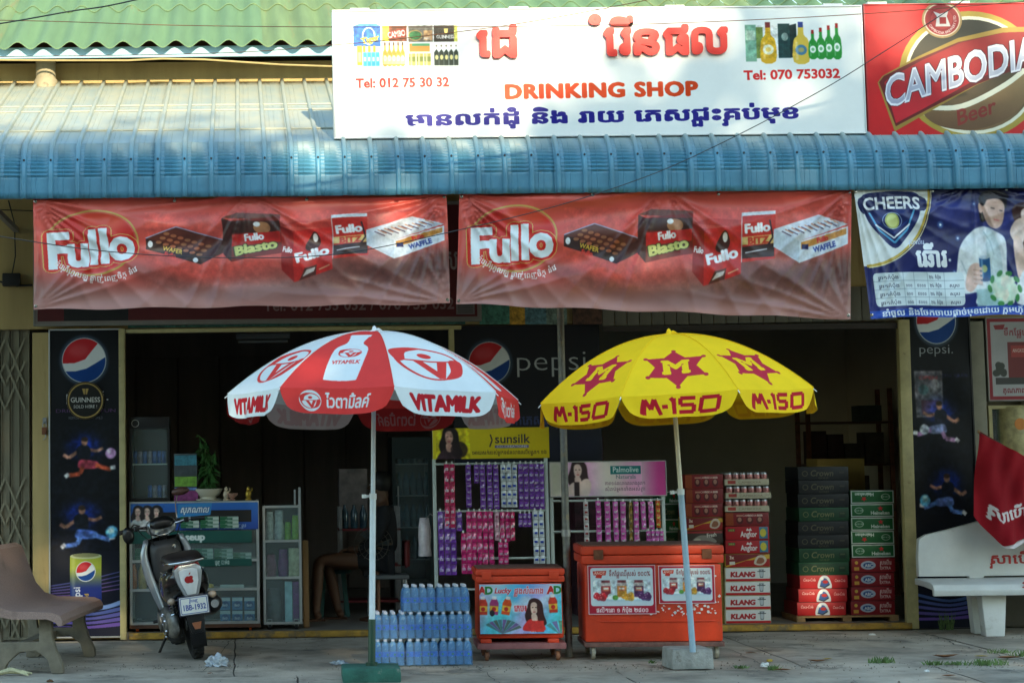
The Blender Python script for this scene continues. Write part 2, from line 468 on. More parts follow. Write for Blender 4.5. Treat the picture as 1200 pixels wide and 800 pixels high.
def dup(root, loc=None, rot=None, label=None):
    kids = {}
    for o in S.objects:
        if o.parent: kids.setdefault(o.parent, []).append(o)
    def rec(o, par):
        c = o.copy(); COL.objects.link(c); c.parent = par
        for ch in kids.get(o, []): rec(ch, c)
        return c
    r = rec(root, None)
    if loc is not None: r.location = loc
    if rot is not None: r.rotation_euler = rot
    if label: r['label'] = label
    return r
def struct(name, mb, mats, parent=None, **k):
    return mb.obj(name, mats, parent, kind=None if parent else 'structure', **k)
ORD = ['first', 'second', 'third', 'fourth', 'fifth', 'sixth', 'seventh', 'eighth', 'ninth', 'tenth', 'eleventh', 'twelfth']
# ================================================================== flat print (canvas units are roughly photo pixels)
def figure_woman(c, x, y, s, hair=(30, 22, 22), skin=(222, 178, 160), dress=(230, 225, 225)):
    c.curve([(x-9*s, y-4*s), (x-6*s, y-14*s), (x+2*s, y-16*s), (x+9*s, y-10*s), (x+11*s, y+4*s), (x+14*s, y+16*s), (x+4*s, y+20*s), (x-8*s, y+16*s), (x-12*s, y+6*s)], hair)
    c.curve([(x-14*s, y+24*s), (x-10*s, y+13*s), (x-2*s, y+9*s), (x+7*s, y+12*s), (x+12*s, y+24*s)], dress)
    c.curve([(x-3*s, y+12*s), (x-4*s, y+4*s), (x+2*s, y+4*s), (x+3*s, y+12*s)], skin)
    c.curve([(x-5*s, y-4*s), (x-4*s, y-10*s), (x+1*s, y-11*s), (x+4*s, y-6*s), (x+3*s, y+1*s), (x-1*s, y+5*s), (x-4*s, y+2*s)], skin)
    c.line([(x-3.4*s, y-4.5*s), (x-1.6*s, y-4.8*s)], 0.9*s, (60, 35, 30)); c.line([(x+0.6*s, y-4.8*s), (x+2.4*s, y-4.6*s)], 0.9*s, (60, 35, 30))
    c.line([(x-2*s, y+1*s), (x+1*s, y+1.1*s)], 1.0*s, (190, 70, 80)); c.line([(x-0.7*s, y-3*s), (x-0.9*s, y-1*s)], 0.6*s, (190, 140, 120))
def pepsi_globe(c, x, y, r, glow=True):
    if glow: c.ell(x, y, r*1.16, col=(70, 90, 110), al=0.8, soft=1.5)
    c.ell(x, y, r*1.04, col=(185, 195, 200)); c.ell(x, y, r, col=(225, 230, 232))
    P = [(x+r*math.cos(t), y+r*math.sin(t)) for t in np.linspace(rad(172), rad(310), 20)]
    c.poly(P+[(x+r*0.35, y-r*0.42), (x+r*0.05, y-r*0.05), (x-r*0.45, y+r*0.12)], (196, 34, 42))
    P = [(x+r*math.cos(t), y+r*math.sin(t)) for t in np.linspace(rad(-8), rad(150), 20)]
    c.poly(P+[(x-r*0.4, y+r*0.50), (x+r*0.1, y+r*0.38), (x+r*0.6, y+r*0.1)], (16, 66, 140))
    c.ell(x-r*0.25, y-r*0.45, r*0.5, r*0.3, (255, 255, 255), 0.15, soft=r*0.12)
def player(c, x, y, s, f, shirt, shorts, sock, glow=(20, 60, 190)):
    X = lambda a: x+f*a*s
    Y = lambda b: y+b*s
    c.ell(X(2), Y(-12), 20*s, 12*s, glow, 0.7, soft=7)
    sk = (170, 120, 100)
    c.line([(X(-6), Y(-6)), (X(-18), Y(2)), (X(-25), Y(-2))], 4.5*s, sk)
    c.line([(X(8), Y(-8)), (X(18), Y(-6)), (X(26), Y(-10))], 4*s, sk)
    c.curve([(X(-8), Y(-8)), (X(-2), Y(-14)), (X(8), Y(-12)), (X(10), Y(0)), (X(6), Y(8)), (X(-4), Y(6))], shirt)
    c.ell(X(2), Y(-18), 4.2*s, 5*s, sk); c.ell(X(2), Y(-21), 4.4*s, 3*s, (50, 35, 25))
    c.curve([(X(-4), Y(5)), (X(8), Y(5)), (X(20), Y(8)), (X(18), Y(15)), (X(4), Y(16)), (X(-6), Y(14))], shorts)
    c.line([(X(16), Y(11)), (X(28), Y(15)), (X(36), Y(17))], 5.5*s, sock); c.line([(X(35), Y(15)), (X(42), Y(14))], 5*s, (225, 225, 230))
    c.line([(X(0), Y(14)), (X(-4), Y(22)), (X(-18), Y(24))], 5.5*s, sock); c.line([(X(-18), Y(22)), (X(-23), Y(26))], 5*s, (225, 225, 230))
def bottle(c, x, y, w_, h, col, lab=(230, 225, 190), cap=(200, 180, 60)):
    c.curve([(x-w_*.5, y), (x-w_*.5, y-h*.52), (x-w_*.2, y-h*.68), (x-w_*.16, y-h*.97), (x+w_*.16, y-h*.97), (x+w_*.2, y-h*.68), (x+w_*.5, y-h*.52), (x+w_*.5, y)], col, n=3)
    c.rect(x-w_*.17, y-h, x+w_*.17, y-h*.86, cap); c.ell(x, y-h*.3, w_*.38, h*.13, lab); c.ell(x, y-h*.3, w_*.2, h*.06, col, 0.6)
    c.rect(x-w_*.36, y-h*.5, x-w_*.2, y-h*.05, (255, 255, 255), 0.25)
IM = {}
# ---- main sign
c = Cv(625, 153, (232, 233, 228))
c.rect(23, 18, 55, 43, (40, 105, 190)); c.poly([(23, 18), (30, 15), (50, 15), (55, 18)], (90, 150, 200)); c.ring(41, 30, 7, 10, 1.5, (240, 240, 240)); c.text('Tiger', 33, 40, 7, (245, 205, 40), 0.03, rot=-0.25)
c.rect(27, 42, 33, 66, (205, 160, 60)); c.rect(28, 50, 32, 62, (235, 230, 150))
for q in range(4): c.rect(34+q*5, 50, 38.4+q*5, 67, (70, 175, 225)); c.rect(35+q*5, 56, 37.5+q*5, 61, (220, 240, 250)); 
for q in range(3): c.rect(34+q*6, 42, 37+q*6, 50, (205, 165, 60))
c.rect(57, 18, 86, 37, (120, 60, 40)); c.rect(57, 18, 65, 37, (225, 215, 70)); c.text('CAMBO', 64, 33, 7, (240, 235, 225), 0.03, rot=-0.15, w=21, outline=(0.1, (190, 30, 30)))
for q in range(5): bottle(c, 60+q*5.2, 66, 5.2, 28, (190, 150, 60), (235, 230, 200), (90, 60, 40))
c.rect(58, 56, 84, 65, (225, 225, 195), 0.6)
c.rect(88, 18, 117, 38, (105, 100, 90)); c.ell(96, 30, 7, 5, (60, 120, 70)); c.ring(96, 30, 8, 6, 1, (190, 160, 90)); c.rect(106, 24, 116, 36, (170, 130, 90)); c.text('ABC', 106, 35, 3, (245, 240, 230), 0.02)
c.rect(89, 40, 113, 50, (225, 150, 70)); c.rect(92, 40, 113, 43, (90, 160, 110))
for q in range(3): c.rect(88+q*9, 52, 96+q*9, 67, (175, 165, 90)); c.rect(88+q*9, 56, 96+q*9, 62, (115, 125, 60)); c.rect(90+q*9, 52, 92+q*9, 67, (230, 225, 190), .6)
c.rect(118, 18, 146, 38, (22, 24, 24)); c.rect(142, 18, 146, 38, (190, 190, 90)); c.poly([(130, 22), (135, 22), (134, 28), (131, 28)], (215, 195, 110)); c.text('GUINNESS', 121, 34, 4.2, (240, 240, 235), 0.025, w=21)
for q in range(5): c.poly([(118+q*5.8, 67), (118+q*5.8, 51), (121+q*5.8, 47), (123.4+q*5.8, 51), (123.4+q*5.8, 67)], (30, 48, 42)); c.ell(121+q*5.8, 57, 1.9, 3, (215, 205, 140)); c.rect(120.2+q*5.8, 42, 121.6+q*5.8, 44, (110, 90, 60))
c.mottle(22, 17, 146, 38, .3, 3, 5); c.blur(20, 12, 150, 70, .35); c.text('Tel: 012 75 30 32', 25, 93, 10.8, (212, 40, 36), 0.035, w=110, rot=-0.006)
# residue of the fallen letters
for (x, y, r) in ((232, 50, 9), (236, 64, 8), (234, 77, 6), (292, 22, 7), (300, 44, 10), (305, 58, 9)): c.ring(x, y, r, r*0.55, 1.1, (196, 194, 186), 0.5, rot=0.4)
c.rect(226, 40, 242, 46, (214, 211, 202), .5, soft=1)
c.text('DRINKING SHOP', 200, 108, 16.5, (208, 62, 20), 0.062, w=228, rot=-0.008, spacing=.05)
c.text('មានលក់ដុំ និង រាយ ភេសជ្ជះគ្រប់មុខ', 83, 140, 15, (30, 28, 124), 0.045, w=466, rot=-0.010)
# bottles on the right
c.rect(487, 21, 500, 66, (120, 165, 140)); c.rect(488, 28, 499, 40, (175, 200, 175)); c.rect(500, 24, 508, 62, (120, 140, 70))
bottle(c, 514, 66, 17, 48, (215, 165, 40), (232, 225, 190), (110, 40, 40)); c.rect(526, 20, 540, 62, (30, 62, 62)); c.poly([(540, 22), (548, 20), (548, 60), (540, 62)], (20, 42, 44)); c.ell(534, 36, 4, 5, (130, 150, 140))
bottle(c, 553, 67, 18, 49, (215, 180, 70), (70, 120, 150), (40, 60, 130))
for q in range(4): bottle(c, 567+q*9.6, 62, 9.5, 34+q*2.6, (30, 135, 50), (225, 235, 225), (150, 30, 30))
c.mottle(487, 22, 548, 62, .2, 4, 6); c.blur(484, 14, 608, 70, .35); c.text('Tel: 070 753032', 484, 88, 10.8, (205, 38, 40), 0.035, w=114, rot=-0.012)
IM['sign'] = c.image('shop_sign_print')
# ---- Cambodia beer sign (wider than the frame)
c = Cv(330, 156, (196, 20, 30))
def gr(a, b, axis, n0, n1):
    def f(x, y):
        t = np.clip(((x if axis == 'x' else y)-n0)/(n1-n0), 0, 1)[..., None]; return np.array(a)*(1-t)+np.array(b)*t
    return f
cx, cy = 124, 84
c.ell(cx, cy, 86, 76, (166, 142, 58)); c.ell(cx, cy, 79, 70, (228, 222, 196)); c.ell(cx, cy, 75, 66, gr((40, 42, 36), (120, 92, 60), 'y', 30, 150))
c.curve([(60, 120), (110, 118), (165, 92), (205, 62), (208, 80), (180, 108), (130, 128), (80, 132)], (232, 226, 200)); c.curve([(66, 126), (112, 124), (165, 99), (206, 70), (200, 92), (176, 128), (130, 148), (84, 144)], gr((150, 120, 80), (96, 66, 44), 'y', 90, 150))
band = [(12, 92), (18, 84), (60, 62), (110, 40), (165, 28), (250, 26), (250, 72), (180, 76), (130, 96), (70, 128), (30, 150)]
c.poly(band, (150, 122, 52)); c.poly([(x*0.985+2, (y-88)*0.90+88) for x, y in band], (96, 14, 22)); c.poly([(20, 92), (24, 88), (66, 66), (112, 46), (165, 34), (248, 32), (248, 66), (180, 70), (128, 90), (68, 122), (32, 140)], gr((132, 12, 24), (196, 26, 44), 'y', 40, 130))
def wp(x, y):
    t = (x-20)/220; return (x, y-70*t+14*t*t)
c.text('CAMBODIA', 20, 122, 35, (228, 228, 234), 0.035, w=182, warp=wp, outline=(0.03, (60, 20, 40)))
c.text('CAMBODIA', 20.5, 121, 33, gr((206, 208, 220), (150, 154, 176), 'y', 40, 125), 0.005, w=181, warp=wp)
c.ell(92, 18, 24, 22, (156, 128, 84)); c.ell(92, 18, 21, 19, (150, 40, 46)); c.ring(92, 18, 21, 19, 1.4, (214, 196, 170)); c.ell(92, 17, 13, 12, (176, 60, 60))
c.poly([(84, 26), (86, 14), (82, 8), (90, 11), (100, 8), (98, 14), (102, 26)], (226, 214, 206)); c.rect(89, 15, 97, 23, (166, 46, 50))
c.text('CAMBODIA BREWERY LTD', 92, 18, 3, (226, 214, 206), 0.02, arc=(-17, -1.2))
c.text('Beer', 104, 144, 17, (132, 40, 34), 0.02, rot=-0.32, shear=0.3, w=50)
IM['beer'] = c.image('beer_sign_print')
# ---- Fullo banner
c = Cv(486, 131, (150, 30, 26))
def bgf(x, y):
    t = np.clip((y-(72+22*np.cos((x-150)/95)))/34, 0, 1)[..., None]
    t2 = np.clip((y-96)/30, 0, 1)[..., None]
    return (np.array((208, 84, 72))*(1-t)+np.array((136, 92, 84))*t)*(1-t2)+np.array((166, 116, 106))*t2
c.rect(0, 0, 486, 131, bgf)
c.curve([(120, 78), (220, 108), (330, 100), (486, 64), (486, 90), (330, 122), (210, 122), (120, 96)], (110, 66, 58), 0.55, soft=4)
c.curve([(330, 60), (400, 84), (486, 74), (486, 92), (400, 98), (330, 90)], (96, 56, 50), 0.6, soft=3)
c.ring(68, 53, 54, 38, 2.2, (196, 160, 84), rot=-0.10); c.ell(68, 53, 51, 35, (204, 40, 32), rot=-0.10)
c.ell(80, 28, 28, 12, (240, 190, 120), 0.25, soft=5)
def fullo(c, x, y, s, rot=-0.1):
    cr, sr = math.cos(rot), math.sin(rot)
    for cc, o in (((206, 170, 90), 0.135), ((208, 40, 32), 0.115), ((226, 236, 238), 0.04)):
        for ch, dx, dy, h in (('F', 0, 0, 46), ('u', 28, 0, 42), ('l', 58, -1, 44), ('l', 73, -1, 44), ('o', 86, -3, 42)):
            c.text(ch, x+(dx*cr-dy*sr)*s, y+(dx*sr+dy*cr)*s, h*s, cc, o, rot=rot*0.5, sx=1.05)
fullo(c, 15, 83, .86)
c.text('នំវេហ្វឺហ្វូលឡូ ឆ្ងាញ់ពេញចិត្ត នំវេ', 80, 6, 6.2, (232, 226, 222), 0.02, arc=(-92, -0.66))
def pack(c, top, front, side, ct, cf, cs): c.poly(top, ct); c.poly(front, cf); c.poly(side, cs)
pack(c, [(131, 49), (168, 36), (224, 52), (196, 66)], [(131, 49), (196, 66), (196, 80), (131, 62)], [(196, 66), (224, 52), (224, 66), (196, 80)], (92, 44, 34), (52, 30, 28), (70, 34, 30))
for i in range(7):
    for j in range(3): c.ell(152+i*8-j*5+4, 44+i*2.4+j*5, 3.6, 1.8, (150+10*(i % 3), 96, 66)); 
c.line([(131, 49), (168, 36), (224, 52)], 1.2, (150, 160, 190)); c.text('WAFER', 150, 63, 5, (226, 190, 70), 0.03, rot=0.22); c.text('Fullo', 152, 70, 5, (220, 60, 50), 0.05, rot=0.2); c.ell(136, 56, 3, 4, (226, 230, 230)); c.ell(190, 75, 3, 3, (226, 230, 230))
pack(c, [(222, 26), (238, 20), (290, 22), (288, 30)], [(232, 30), (290, 24), (290, 68), (232, 78)], [(222, 26), (232, 30), (232, 78), (222, 68)], (110, 60, 46), (120, 40, 32), (70, 34, 30))
c.rect(232, 30, 289, 44, (70, 40, 34)); c.ell(268, 38, 10, 7, (176, 120, 80)); c.ell(262, 34, 4, 3, (230, 226, 220)); c.poly([(232, 46), (289, 42), (289, 54), (232, 60)], (192, 40, 36)); c.text('Fullo', 247, 54, 8, (236, 236, 236), 0.06, rot=-0.12); c.text('Blasto', 236, 71, 10.5, (206, 206, 120), 0.06, rot=-0.2, w=50, outline=(0.06, (50, 60, 30)))
pack(c, [(290, 36), (312, 30), (350, 32), (349, 40)], [(304, 42), (350, 38), (350, 88), (304, 102)], [(290, 36), (304, 42), (304, 102), (290, 88)], (186, 60, 50), (196, 44, 38), (150, 36, 32))
c.curve([(318, 62), (326, 46), (332, 44), (336, 56), (328, 66)], (66, 34, 28)); c.ell(330, 50, 3, 5, (230, 226, 220)); c.text('Fullo', 308, 80, 11, (238, 240, 240), 0.06, rot=-0.26, w=40); c.text('Fullo', 291, 66, 6, (238, 240, 240), 0.05, rot=0.15, w=12); c.poly([(310, 100), (318, 86), (332, 82), (330, 94)], (90, 46, 38)); c.poly([(314, 96), (320, 88), (330, 85), (328, 90)], (214, 200, 190)); c.line([(334, 88), (347, 83)], 1.5, (226, 160, 120))
pack(c, [(350, 24), (392, 22), (392, 26), (350, 28)], [(350, 28), (392, 26), (392, 72), (350, 76)], [(350, 24), (351, 24), (351, 76), (350, 76)], (216, 220, 222), (196, 48, 40), (190, 190, 190))
c.poly([(351, 50), (391, 47), (391, 56), (351, 58)], (214, 180, 110)); c.poly([(351, 60), (391, 56), (391, 70), (351, 72)], (54, 36, 34)); c.text('Fullo', 354, 46, 9, (238, 240, 240), 0.06, rot=-0.08, w=32); c.text('BITZ', 358, 57, 6.5, (196, 60, 40), 0.05, rot=-0.06, w=26); c.line([(385, 32), (389, 50), (380, 62)], 2, (50, 34, 40)); c.line([(355, 66), (382, 62)], 1.2, (200, 200, 205))
pack(c, [(390, 42), (445, 26), (482, 36), (422, 54)], [(422, 54), (482, 38), (482, 56), (422, 76)], [(390, 42), (422, 54), (422, 76), (390, 60)], (214, 216, 222), (224, 230, 236), (196, 206, 214))
for i in range(8): c.line([(400+i*8, 44-i*1.6), (412+i*8, 49-i*1.6)], 1.1, (80, 66, 90)); c.line([(404+i*8, 42-i*1.6), (414+i*8, 46-i*1.6)], 0.8, (206, 120, 70))
c.poly([(424, 55), (480, 40), (480, 46), (424, 62)], (206, 140, 60)); c.text('Fullo', 444, 55, 5, (206, 40, 34), 0.05, rot=-0.24); c.text('WAFFLE', 440, 65, 5.5, (50, 70, 150), 0.04, rot=-0.25, w=28); c.rect(425, 57, 433, 62, (40, 40, 90))
c.mottle(130, 18, 486, 108, .10, 5, 3); c.blur(126, 16, 486, 108, .45)
IM['fullo'] = c.image('wafer_banner_print')
# ---- Cheers banner
c = Cv(290, 140, (20, 24, 74))
c.rect(0, 0, 290, 140, gr((18, 20, 66), (26, 38, 108), 'y', 0, 140)); c.curve([(100, 10), (200, 30), (290, 26), (290, 44), (180, 50), (100, 34)], (76, 84, 160), 0.5, soft=4)
c.poly([(0, 0), (94, 0)]+[(92-64*math.sin(t)**1.2*1.0-24*math.sin(t)**4, 8+78*math.sin(t)) if False else (94-90*(1-math.cos(t)), 84*math.sin(t)) for t in np.linspace(0.05, PI/2, 14)]+[(0, 84)], (222, 226, 222))
P = [(94-90*(1-math.cos(t)), 84*math.sin(t)) for t in np.linspace(0, PI/2, 20)]; c.line(P, 3, (196, 166, 70)); c.line([(x+2.5, y+1.5) for x, y in P], 1.2, (226, 214, 170))
c.curve([(8, 10), (30, 4), (60, 4), (82, 10), (78, 34), (62, 52), (44, 66), (26, 52), (12, 34)], (26, 38, 96), n=5)
c.line([(14, 24), (26, 46), (44, 60), (62, 46), (74, 24)], 2.2, (90, 170, 215)); c.line([(22, 40), (44, 55), (66, 40)], 1.8, (235, 238, 240)); c.line([(24, 36), (44, 50), (64, 36)], 1, (30, 60, 130))
c.ell(44, 36, 9, 9, (176, 184, 96)); c.ell(44, 36, 7, 7, (206, 212, 130)); c.ring(44, 36, 12, 9, 0.9, (150, 170, 200))
c.curve([(4, 12), (30, 6), (60, 6), (88, 12), (86, 26), (60, 22), (30, 22), (8, 28)], (24, 34, 84), n=4); c.text('CHEERS', 45, 22.5, 13, (232, 234, 236), 0.03, w=72, al='c', outline=(0.03, (20, 30, 70)), warp=lambda x, y: (x, y+((x-45)/45)**2*3))
c.text('ស្រាបៀរ', 62, 62, 5, (200, 210, 225), 0.02, w=20); c.text('ឆៀរ', 70, 86, 19, (232, 236, 238), 0.05, w=40); c.text('.', 112, 80, 10, (232, 236, 238), 0.05)
for x, y, r in ((105, 41, 2), (126, 56, 1.4), (235, 10, 1.8), (150, 20, 1), (118, 92, 1)): c.ell(x, y, r*1.8, col=(120, 170, 230), al=0.6, soft=1.2); c.ell(x, y, r*0.7, col=(235, 245, 255))
# man
c.curve([(118, 112), (122, 88), (128, 66), (140, 52), (158, 44), (176, 50), (188, 60), (188, 90), (186, 128), (146, 128), (148, 116), (132, 116)], (222, 226, 226), n=5)
c.curve([(164, 46), (176, 58), (182, 84), (180, 128), (158, 128), (162, 90)], (176, 196, 196), 0.6); c.line([(160, 50), (168, 62), (172, 76)], 1.5, (160, 180, 182)); c.line([(128, 80), (136, 98), (134, 110)], 1.2, (180, 194, 196)); c.rect(146, 112, 182, 130, (150, 190, 192), .8)
c.curve([(156, 26), (158, 14), (170, 8), (184, 8), (192, 14), (190, 26), (184, 20), (160, 40)], (28, 24, 30), n=4); c.curve([(160, 26), (164, 16), (180, 14), (188, 20), (188, 30), (184, 42), (176, 47), (166, 42)], (208, 170, 152), n=5); c.ell(158, 24, 3, 6, (196, 156, 138)); c.curve([(156, 16), (162, 6), (178, 4), (192, 8), (194, 14), (182, 12), (168, 14), (162, 22)], (28, 24, 30), n=4)
c.line([(171, 24), (176, 25)], 1.2, (50, 36, 34)); c.line([(182, 27), (186, 28)], 1.2, (50, 36, 34)); c.line([(179, 28), (181, 33)], 0.8, (190, 150, 130)); c.line([(174, 37), (181, 38)], 1.4, (200, 110, 110))
c.curve([(132, 110), (134, 96), (140, 86), (150, 84), (156, 92), (150, 104), (140, 114)], (220, 182, 166)); c.rect(152, 78, 166, 102, (36, 90, 140)); c.ell(159, 78, 7, 2, (190, 205, 215)); c.ell(159, 102, 7, 2, (60, 90, 130)); c.ell(158, 90, 4, 4, (190, 200, 140)); c.rect(154, 80, 156.5, 100, (140, 180, 210), .6)
for i in range(4): c.line([(142, 88+i*5), (155, 90+i*5)], 3.2, (224, 188, 172)); c.line([(143, 90.5+i*5), (155, 92.5+i*5)], 0.6, (170, 120, 105))
# woman and flowers
c.curve([(198, 30), (206, 20), (222, 20), (232, 34), (236, 60), (232, 90), (206, 92), (208, 60)], (60, 32, 30)); c.curve([(194, 52), (200, 40), (210, 36), (216, 44), (212, 60), (204, 66)], (232, 206, 192)); c.curve([(198, 60), (206, 56), (212, 70), (210, 98), (202, 98)], (228, 196, 178)); c.curve([(210, 28), (224, 28), (228, 42), (222, 54), (212, 50)], (232, 204, 190)); c.line([(214, 38), (218, 38)], 1, (60, 40, 40)); c.line([(222, 40), (226, 40)], 1, (60, 40, 40)); c.line([(216, 47), (221, 48)], 1.3, (190, 50, 60))
c.curve([(210, 92), (236, 86), (262, 90), (270, 128), (200, 128)], (226, 228, 230))
for i in range(26): a = i*2.4; r = 17*math.sqrt(i/26); c.ell(184+r*math.cos(a), 112+r*math.sin(a)*0.9, 4.5, 4, (214-6*(i % 3), 226, 206)); 
for a in range(0, 360, 36): c.ell(184+20*math.cos(rad(a)), 112+17*math.sin(rad(a)), 4.5, 2.8, (60, 130, 70), rot=rad(a+70))
for i in range(26): a = i*2.4; r = 14*math.sqrt(i/26); c.ell(184+r*math.cos(a), 112+r*math.sin(a)*0.9, 3.2, 3, (206+8*(i % 4), 226, 204))
c.mottle(112, 0, 290, 130, .09, 6, 8); c.blur(112, 0, 290, 130, .6)
c.rrect(10, 92, 130, 128, 5, (206, 218, 220))
for y in (101, 110, 119): c.line([(10, y), (130, y)], 0.6, (120, 140, 150))
for x in (50, 64, 82, 104): c.line([(x, 92), (x, 128)], 0.6, (120, 140, 150))
for i, y in enumerate((99, 108, 117, 126)):
    c.text('ខ្នាតកំប៉ុង', 16, y, 3.6, (60, 66, 84), 0.01, w=28); c.text('២៤ កំប៉ុង', 84, y, 3.4, (60, 66, 84), 0.01, w=16)
    if i: c.text('១០០', 52, y, 3.2, (60, 66, 84), .01); c.text('៥០០០', 67, y, 3.2, (60, 66, 84), .01, w=12); c.text('សរុប', 110, y, 3.2, (60, 66, 84), .01, w=14)
c.poly([(0, 132), (290, 129), (290, 140), (0, 140)], (30, 74, 168)); c.text('នាំចូល និងចែកចាយផ្តាច់មុខដោយ ក្រុមហ៊ុន ខៃ ឡឹមចាយ', 16, 138.5, 6, (226, 232, 238), 0.03, w=262, rot=-0.006)
IM['cheers'] = c.image('can_banner_print')
# ---- tall pepsi posters
def tall(side):
    c = Cv(86, 362, (13, 16, 22)); c.rect(0, 200, 86, 362, gr((12, 15, 22), (16, 22, 44), 'y', 200, 362))
    if side == 'l':
        pepsi_globe(c, 42, 36, 26); c.text('pepsi.', 18, 84, 12, (176, 182, 188), -0.005, w=54)
        c.text('DRINK FOR FUN', 6, 98, 4, (96, 60, 110), 0, w=74); c.text('REFRESH YOUR WORLD', 22, 106, 3, (110, 116, 124), 0, w=42)
        player(c, 40, 150, 0.95, 1, (20, 24, 34), (190, 70, 90), (206, 90, 60)); c.ell(74, 147, 6.5, 6.5, (196, 150, 200)); c.ell(72, 145, 3, 3, (226, 200, 226), .7, soft=.6)
        player(c, 36, 232, 1.0, 1, (16, 20, 28), (80, 110, 190), (96, 130, 206)); c.ell(74, 240, 7.5, 7.5, (90, 170, 220)); c.ell(73, 238, 4, 4, (200, 235, 245), .8, soft=.8)
        c.mottle(0, 112, 86, 262, .5, 4, 4); c.blur(0, 112, 86, 262, .8)
        for i in range(5): c.curve([(0, 302+i*3), (40, 296+i*4), (86, 286+i*5), (86, 287.2+i*5), (40, 297.4+i*4), (0, 303.6+i*3)], (110+12*i, 110, 190), .6)
        for i in range(5): c.curve([(0, 322+i*7), (45, 330+i*5), (86, 322+i*6), (86, 326+i*6), (45, 333+i*5), (0, 325+i*7)], (96+i*10, 130-i*8, 205), .75)
        c.rect(24, 268, 62, 326, gr((166, 176, 60), (24, 44, 120), 'y', 282, 306)); c.ell(43, 268, 19, 3.5, (190, 196, 150)); c.ell(43, 267, 16, 2.5, (140, 140, 96)); c.rect(26, 270, 30, 324, (230, 235, 200), .25, soft=1); c.ell(43, 286, 12, 12, (226, 230, 232))
        pepsi_globe(c, 43, 286, 11, False); c.text('pepsi', 36, 326, 8, (226, 230, 236), 0.02, rot=-PI/2, w=22); c.text('Gold', 46, 326, 5, (196, 160, 60), 0.02, rot=-PI/2, w=14)
        c.curve([(0, 322), (24, 326), (64, 326), (86, 320), (86, 324), (64, 331), (24, 331), (0, 326)], (140, 170, 226), .9)
    else:
        pepsi_globe(c, 42, 8, 26); c.text('pepsi.', 17, 46, 11, (150, 156, 160), -0.005, w=48)
        c.rect(10, 66, 48, 120, (108, 104, 108)); c.rect(12, 68, 46, 118, (92, 92, 100)); c.ell(22, 88, 7, 6, (60, 84, 90)); c.ell(38, 84, 6, 8, (120, 120, 126)); c.rect(18, 100, 42, 116, (90, 56, 64)); c.text('OPEN', 16, 76, 4, (150, 60, 66), 0.02, w=26)
        c.text('DRINK FOR FUN', 48, 74, 4, (60, 66, 130), 0, w=34)
        player(c, 44, 124, 0.95, -1, (24, 28, 44), (120, 130, 170), (150, 110, 150)); c.ell(20, 134, 6.5, 6, (170, 176, 186))
        player(c, 50, 208, 0.95, -1, (18, 24, 40), (90, 110, 170), (90, 130, 200)); c.ell(18, 216, 7, 7, (90, 170, 210)); c.ell(18, 214, 4, 4, (190, 225, 240), .8, soft=.8); c.mottle(0, 60, 86, 232, .5, 4, 4); c.blur(0, 60, 86, 232, .8)
        for i in range(5): c.curve([(0, 322+i*7), (45, 330+i*5), (86, 322+i*6), (86, 326+i*6), (45, 333+i*5), (0, 325+i*7)], (96+i*10, 130-i*8, 205), .75)
    return c
IM['tall_l'] = tall('l').image('tall_cola_poster_left'); IM['tall_r'] = tall('r').image('tall_cola_poster_right')
# ---- wide pepsi board
c = Cv(176, 162, (20, 24, 32)); pepsi_globe(c, 44, 44, 24); c.text('pepsi', 74, 54, 24, (176, 180, 182), -0.012, w=88); c.text('លក់ភេសជ្ជះគ្រប់មុខ', 60, 118, 11, (50, 62, 104), 0.03, w=96)
c.rect(0, 128, 176, 162, (18, 26, 62), .5, soft=8); IM['pepsi'] = c.image('wide_cola_board')
# ---- round stout sign
c = Cv(44, 44, (12, 12, 12)); c.ring(22, 22, 20, 20, 1.8, (170, 142, 80)); c.poly([(18, 8), (26, 8), (24, 15), (20, 15)], (176, 148, 84)); c.line([(22, 8), (22, 15)], .6, (12, 12, 12)); c.text('GUINNESS', 22, 24, 5.6, (222, 222, 218), 0.02, w=35, al='c'); c.text('SOLD HERE !', 22, 31, 3.6, (214, 214, 210), 0.02, w=28, al='c'); IM['stout'] = c.image('round_stout_print')
# ---- sunsilk, palmolive
c = Cv(137, 37, (226, 204, 22)); c.rect(0, 0, 137, 37, gr((232, 214, 40), (206, 180, 10), 'x', 0, 137)); figure_woman(c, 20, 15, 1.05, (26, 16, 20), (196, 150, 136), (60, 40, 50)); c.ell(31, 26, 10, 10, (30, 18, 24), .8); c.mottle(4, 0, 44, 37, .3, 4, 2); c.blur(4, 0, 44, 37, .7)
c.line([(68, 8), (70, 15), (67, 23)], 1.6, (50, 40, 60)); c.text('sunsilk', 73, 18.5, 10.5, (46, 40, 62), 0.01, w=41); c.rect(73, 21, 113, 24.5, (110, 100, 150)); c.text('CO-CREATIONS', 75, 24, 2.6, (220, 214, 230), 0.02, w=36); c.text('អោយសក់របស់អ្នកទន់រលោងរលើបស្អាត ១៦', 46, 32, 4.4, (60, 44, 34), 0.01, w=88); IM['sunsilk'] = c.image('yellow_shampoo_board')
c = Cv(136, 41, (224, 190, 206)); c.rect(0, 0, 136, 41, lambda x, y: np.stack([238+10*np.sin(x/14), 200+20*np.sin(x/10+1), 220+10*np.sin(x/17)], -1)); c.rect(108, 0, 136, 41, gr((226, 190, 206), (214, 70, 150), 'x', 106, 128)); c.rect(0, 0, 14, 41, (206, 208, 176), .7, soft=2)
figure_woman(c, 33, 14, 1.05, (50, 34, 38), (232, 204, 194), (232, 206, 196)); c.rect(28, 24, 34, 41, (50, 36, 40)); c.curve([(36, 24), (44, 20), (48, 28), (44, 41), (37, 38)], (236, 214, 206)); c.mottle(16, 0, 56, 41, .05, 5, 2); c.blur(16, 0, 56, 41, .7)
